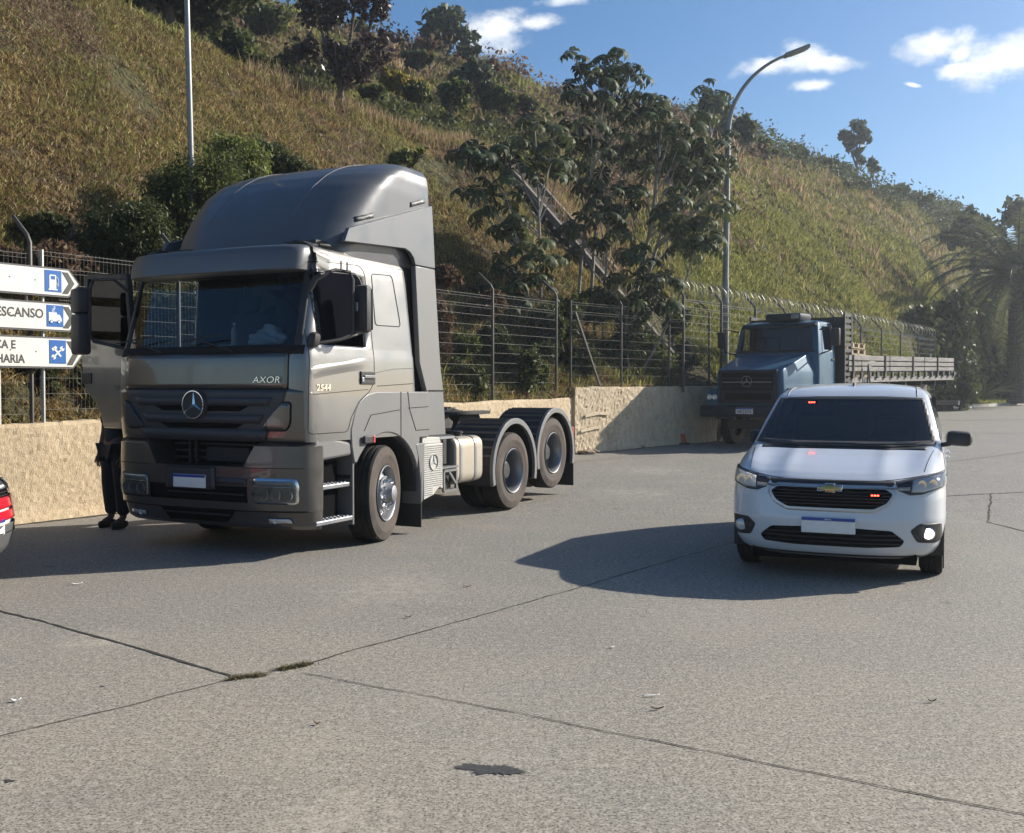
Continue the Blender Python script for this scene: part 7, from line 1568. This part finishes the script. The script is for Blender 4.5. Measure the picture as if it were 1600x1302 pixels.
# ================================================================= PERSON
def skin_mesh(name, nodes, edges, root=0, sub=2):
    """nodes: (x,y,z,rx,ry)"""
    me = bpy.data.meshes.new(name); me.from_pydata([n[:3] for n in nodes], edges, []); o = bpy.data.objects.new(name, me); COL.objects.link(o)
    o.modifiers.new('skin', 'SKIN'); sv = me.skin_vertices[0].data
    for i, n in enumerate(nodes): sv[i].radius = (n[3], n[4] if len(n) > 4 else n[3]); sv[i].use_root = (i == root)
    md = o.modifiers.new('sub', 'SUBSURF'); md.levels = sub; md.render_levels = sub
    bpy.context.view_layer.update(); m2 = bpy.data.meshes.new_from_object(o.evaluated_get(bpy.context.evaluated_depsgraph_get())); bpy.data.objects.remove(o); bpy.data.meshes.remove(me); return m2
def person():
    f1 = on_ground(168, 826); f2 = on_ground(193, 824); c0 = (f1 + f2) / 2; e = empty('person', (c0.x, c0.y, 0), R(-38)); tag(e, 'standing person in dark clothes mostly hidden behind the open cab door', 'person')
    skin = mat('skin', (.10, .055, .035), .55); sh = mat('dark_shirt', (.02, .02, .024), .9); tr_ = dirty(mat('dark_trousers', (.012, .012, .014), .9), .3, 9, (.03, .028, .026)); bo = mat('boots', (.02, .016, .013), .6)
    # body frame: faces -y, x to the person's left side as the camera sees it mirrored
    L = .105
    nodes = [(0, 0, .95, .13, .10), (0, .0, 1.10, .125, .095), (0, .005, 1.28, .145, .10), (0, .01, 1.42, .10, .08), (0, 0, 1.50, .055, .055), (0, -.01, 1.56, .055, .055), (0, -.02, 1.63, .075, .09), (0, -.01, 1.70, .06, .075),
             (L, 0, .90, .095, .095), (L + .01, .01, .50, .062, .062), (L + .02, .03, .12, .042, .042), (L + .03, -.10, .045, .042, .03),
             (-L, 0, .90, .095, .095), (-L - .01, -.01, .50, .062, .062), (-L - .02, .03, .12, .042, .042), (-L - .03, -.10, .045, .042, .03),
             (.19, .01, 1.40, .055, .055), (.235, .02, 1.13, .042, .042), (.245, -.04, .90, .028, .032), (.245, -.05, .83, .018, .036),
             (-.19, .01, 1.40, .055, .055), (-.245, .02, 1.13, .042, .042), (-.255, -.04, .90, .028, .032), (-.255, -.05, .83, .018, .036)]
    edges = [(0, 1), (1, 2), (2, 3), (3, 4), (4, 5), (5, 6), (6, 7), (0, 8), (8, 9), (9, 10), (10, 11), (0, 12), (12, 13), (13, 14), (14, 15), (3, 16), (16, 17), (17, 18), (18, 19), (3, 20), (20, 21), (21, 22), (22, 23)]
    # fingers and thumb grow out of each palm
    for s_, w in ((1, 19), (-1, 23)):
        bx_, by_, bz_ = nodes[w][:3]
        for k, (dy, ln) in enumerate(((-.030, .070), (-.010, .080), (.010, .075), (.028, .060))):
            i = len(nodes); nodes += [(bx_, by_ + dy, bz_ - .045, .0095), (bx_ - .010 * s_, by_ + dy * 1.05, bz_ - .045 - ln * .5, .0088), (bx_ - .028 * s_, by_ + dy, bz_ - .045 - ln * .95, .0075)]; edges += [(w, i), (i, i + 1), (i + 1, i + 2)]
        i = len(nodes); nodes += [(bx_ - .012 * s_, by_ - .042, bz_ - .012, .011), (bx_ - .022 * s_, by_ - .062, bz_ - .045, .009), (bx_ - .026 * s_, by_ - .066, bz_ - .072, .008)]; edges += [(w, i), (i, i + 1), (i + 1, i + 2)]
    me = skin_mesh('body', nodes, edges); me.materials.append(skin); b = bpy.data.objects.new('body', me); COL.objects.link(b); b.parent = e; me.polygons.foreach_set('use_smooth', [True] * len(me.polygons))
    # face features pushed out of the head
    for v in me.vertices:
        if v.co.z > 1.55:
            x, y, z = v.co
            if y < -.06: v.co.y -= .022 * math.exp(-(x / .014) ** 2 - ((z - 1.625) / .020) ** 2) + .008 * math.exp(-(x / .025) ** 2 - ((z - 1.588) / .010) ** 2) - .010 * (math.exp(-((abs(x) - .03) / .014) ** 2 - ((z - 1.648) / .010) ** 2))
    ey = MB()
    for s_ in (1, -1): ey.lathe([(0, -.012), (.008, -.009), (.0115, 0)], (.030 * s_, -.098, 1.647), 'y', 12)
    ey.build('eyes', mat('eye', (.5, .48, .45), .2), b, smooth=True, fix=False); er = MB()
    for s_ in (1, -1): er.box((.078 * s_, .0, 1.63), (.014, .03, .055), (0, 0, .3 * s_), bev=.006)
    er.build('ears', skin, b, smooth=True)
    P = []
    for i in range(9):
        t = i / 8 * math.pi * .52; P.append((.093 * math.sin(t) + .001, 1.655 + .092 * math.cos(t)))
    h = MB().lathe([(r_, z) for r_, z in P], (0, .012, 0), 'z', 24); ho = h.build('hair', mat('hair', (.008, .006, .005), .8), e, smooth=True, fix=False, solid=.01); ho.scale = (.86, 1.06, 1)
    def garment(nm, nd, ed, m, root=0):
        g_ = skin_mesh(nm, nd, ed, root); g_.materials.append(m); g_.polygons.foreach_set('use_smooth', [True] * len(g_.polygons)); o = bpy.data.objects.new(nm, g_); COL.objects.link(o); o.parent = e; return o
    g = lambda i, k, kz=0: (nodes[i][0], nodes[i][1], nodes[i][2] + kz, nodes[i][3] + k, nodes[i][4] + k)
    garment('shirt', [g(0, .022, .02), g(1, .02), g(2, .02), g(3, .018), (.19, .01, 1.40, .07, .07), (.225, .018, 1.20, .06, .06), (-.19, .01, 1.40, .07, .07), (-.23, .018, 1.20, .06, .06)], [(0, 1), (1, 2), (2, 3), (3, 4), (4, 5), (3, 6), (6, 7)], sh)
    garment('trousers', [g(0, .016), g(8, .016), g(9, .026), (L + .02, .03, .14, .075, .08), g(12, .016), g(13, .026), (-L - .02, .03, .14, .075, .08)], [(0, 1), (1, 2), (2, 3), (0, 4), (4, 5), (5, 6)], tr_)
    for s_ in (1, -1): garment('boot', [(s_ * (L + .02), .045, .10, .055, .055), (s_ * (L + .022), .045, .045, .048, .045), (s_ * (L + .028), -.05, .045, .05, .04), (s_ * (L + .033), -.14, .035, .045, .033)], [(0, 1), (1, 2), (2, 3)], bo)
person()
# ================================================================= ADDED GLARE HAZE
hz = MB().box((22, 47, 13), (230, 140, 30)).build('glare_haze', None); tag(hz, kind='stuff')  # thin volume added to lift the darks sunward like lens glare
mz = bpy.data.materials.new('glare_haze'); mz.use_nodes = True; nt = mz.node_tree
for n_ in list(nt.nodes):
    if n_.type == 'BSDF_PRINCIPLED': nt.nodes.remove(n_)
pv = nt.nodes.new('ShaderNodeVolumePrincipled'); pv.inputs['Density'].default_value = .0011; pv.inputs['Anisotropy'].default_value = .62; pv.inputs['Color'].default_value = (.86, .93, 1, 1)
nt.links.new(pv.outputs[0], nt.nodes['Material Output'].inputs['Volume']); hz.data.materials.append(mz)
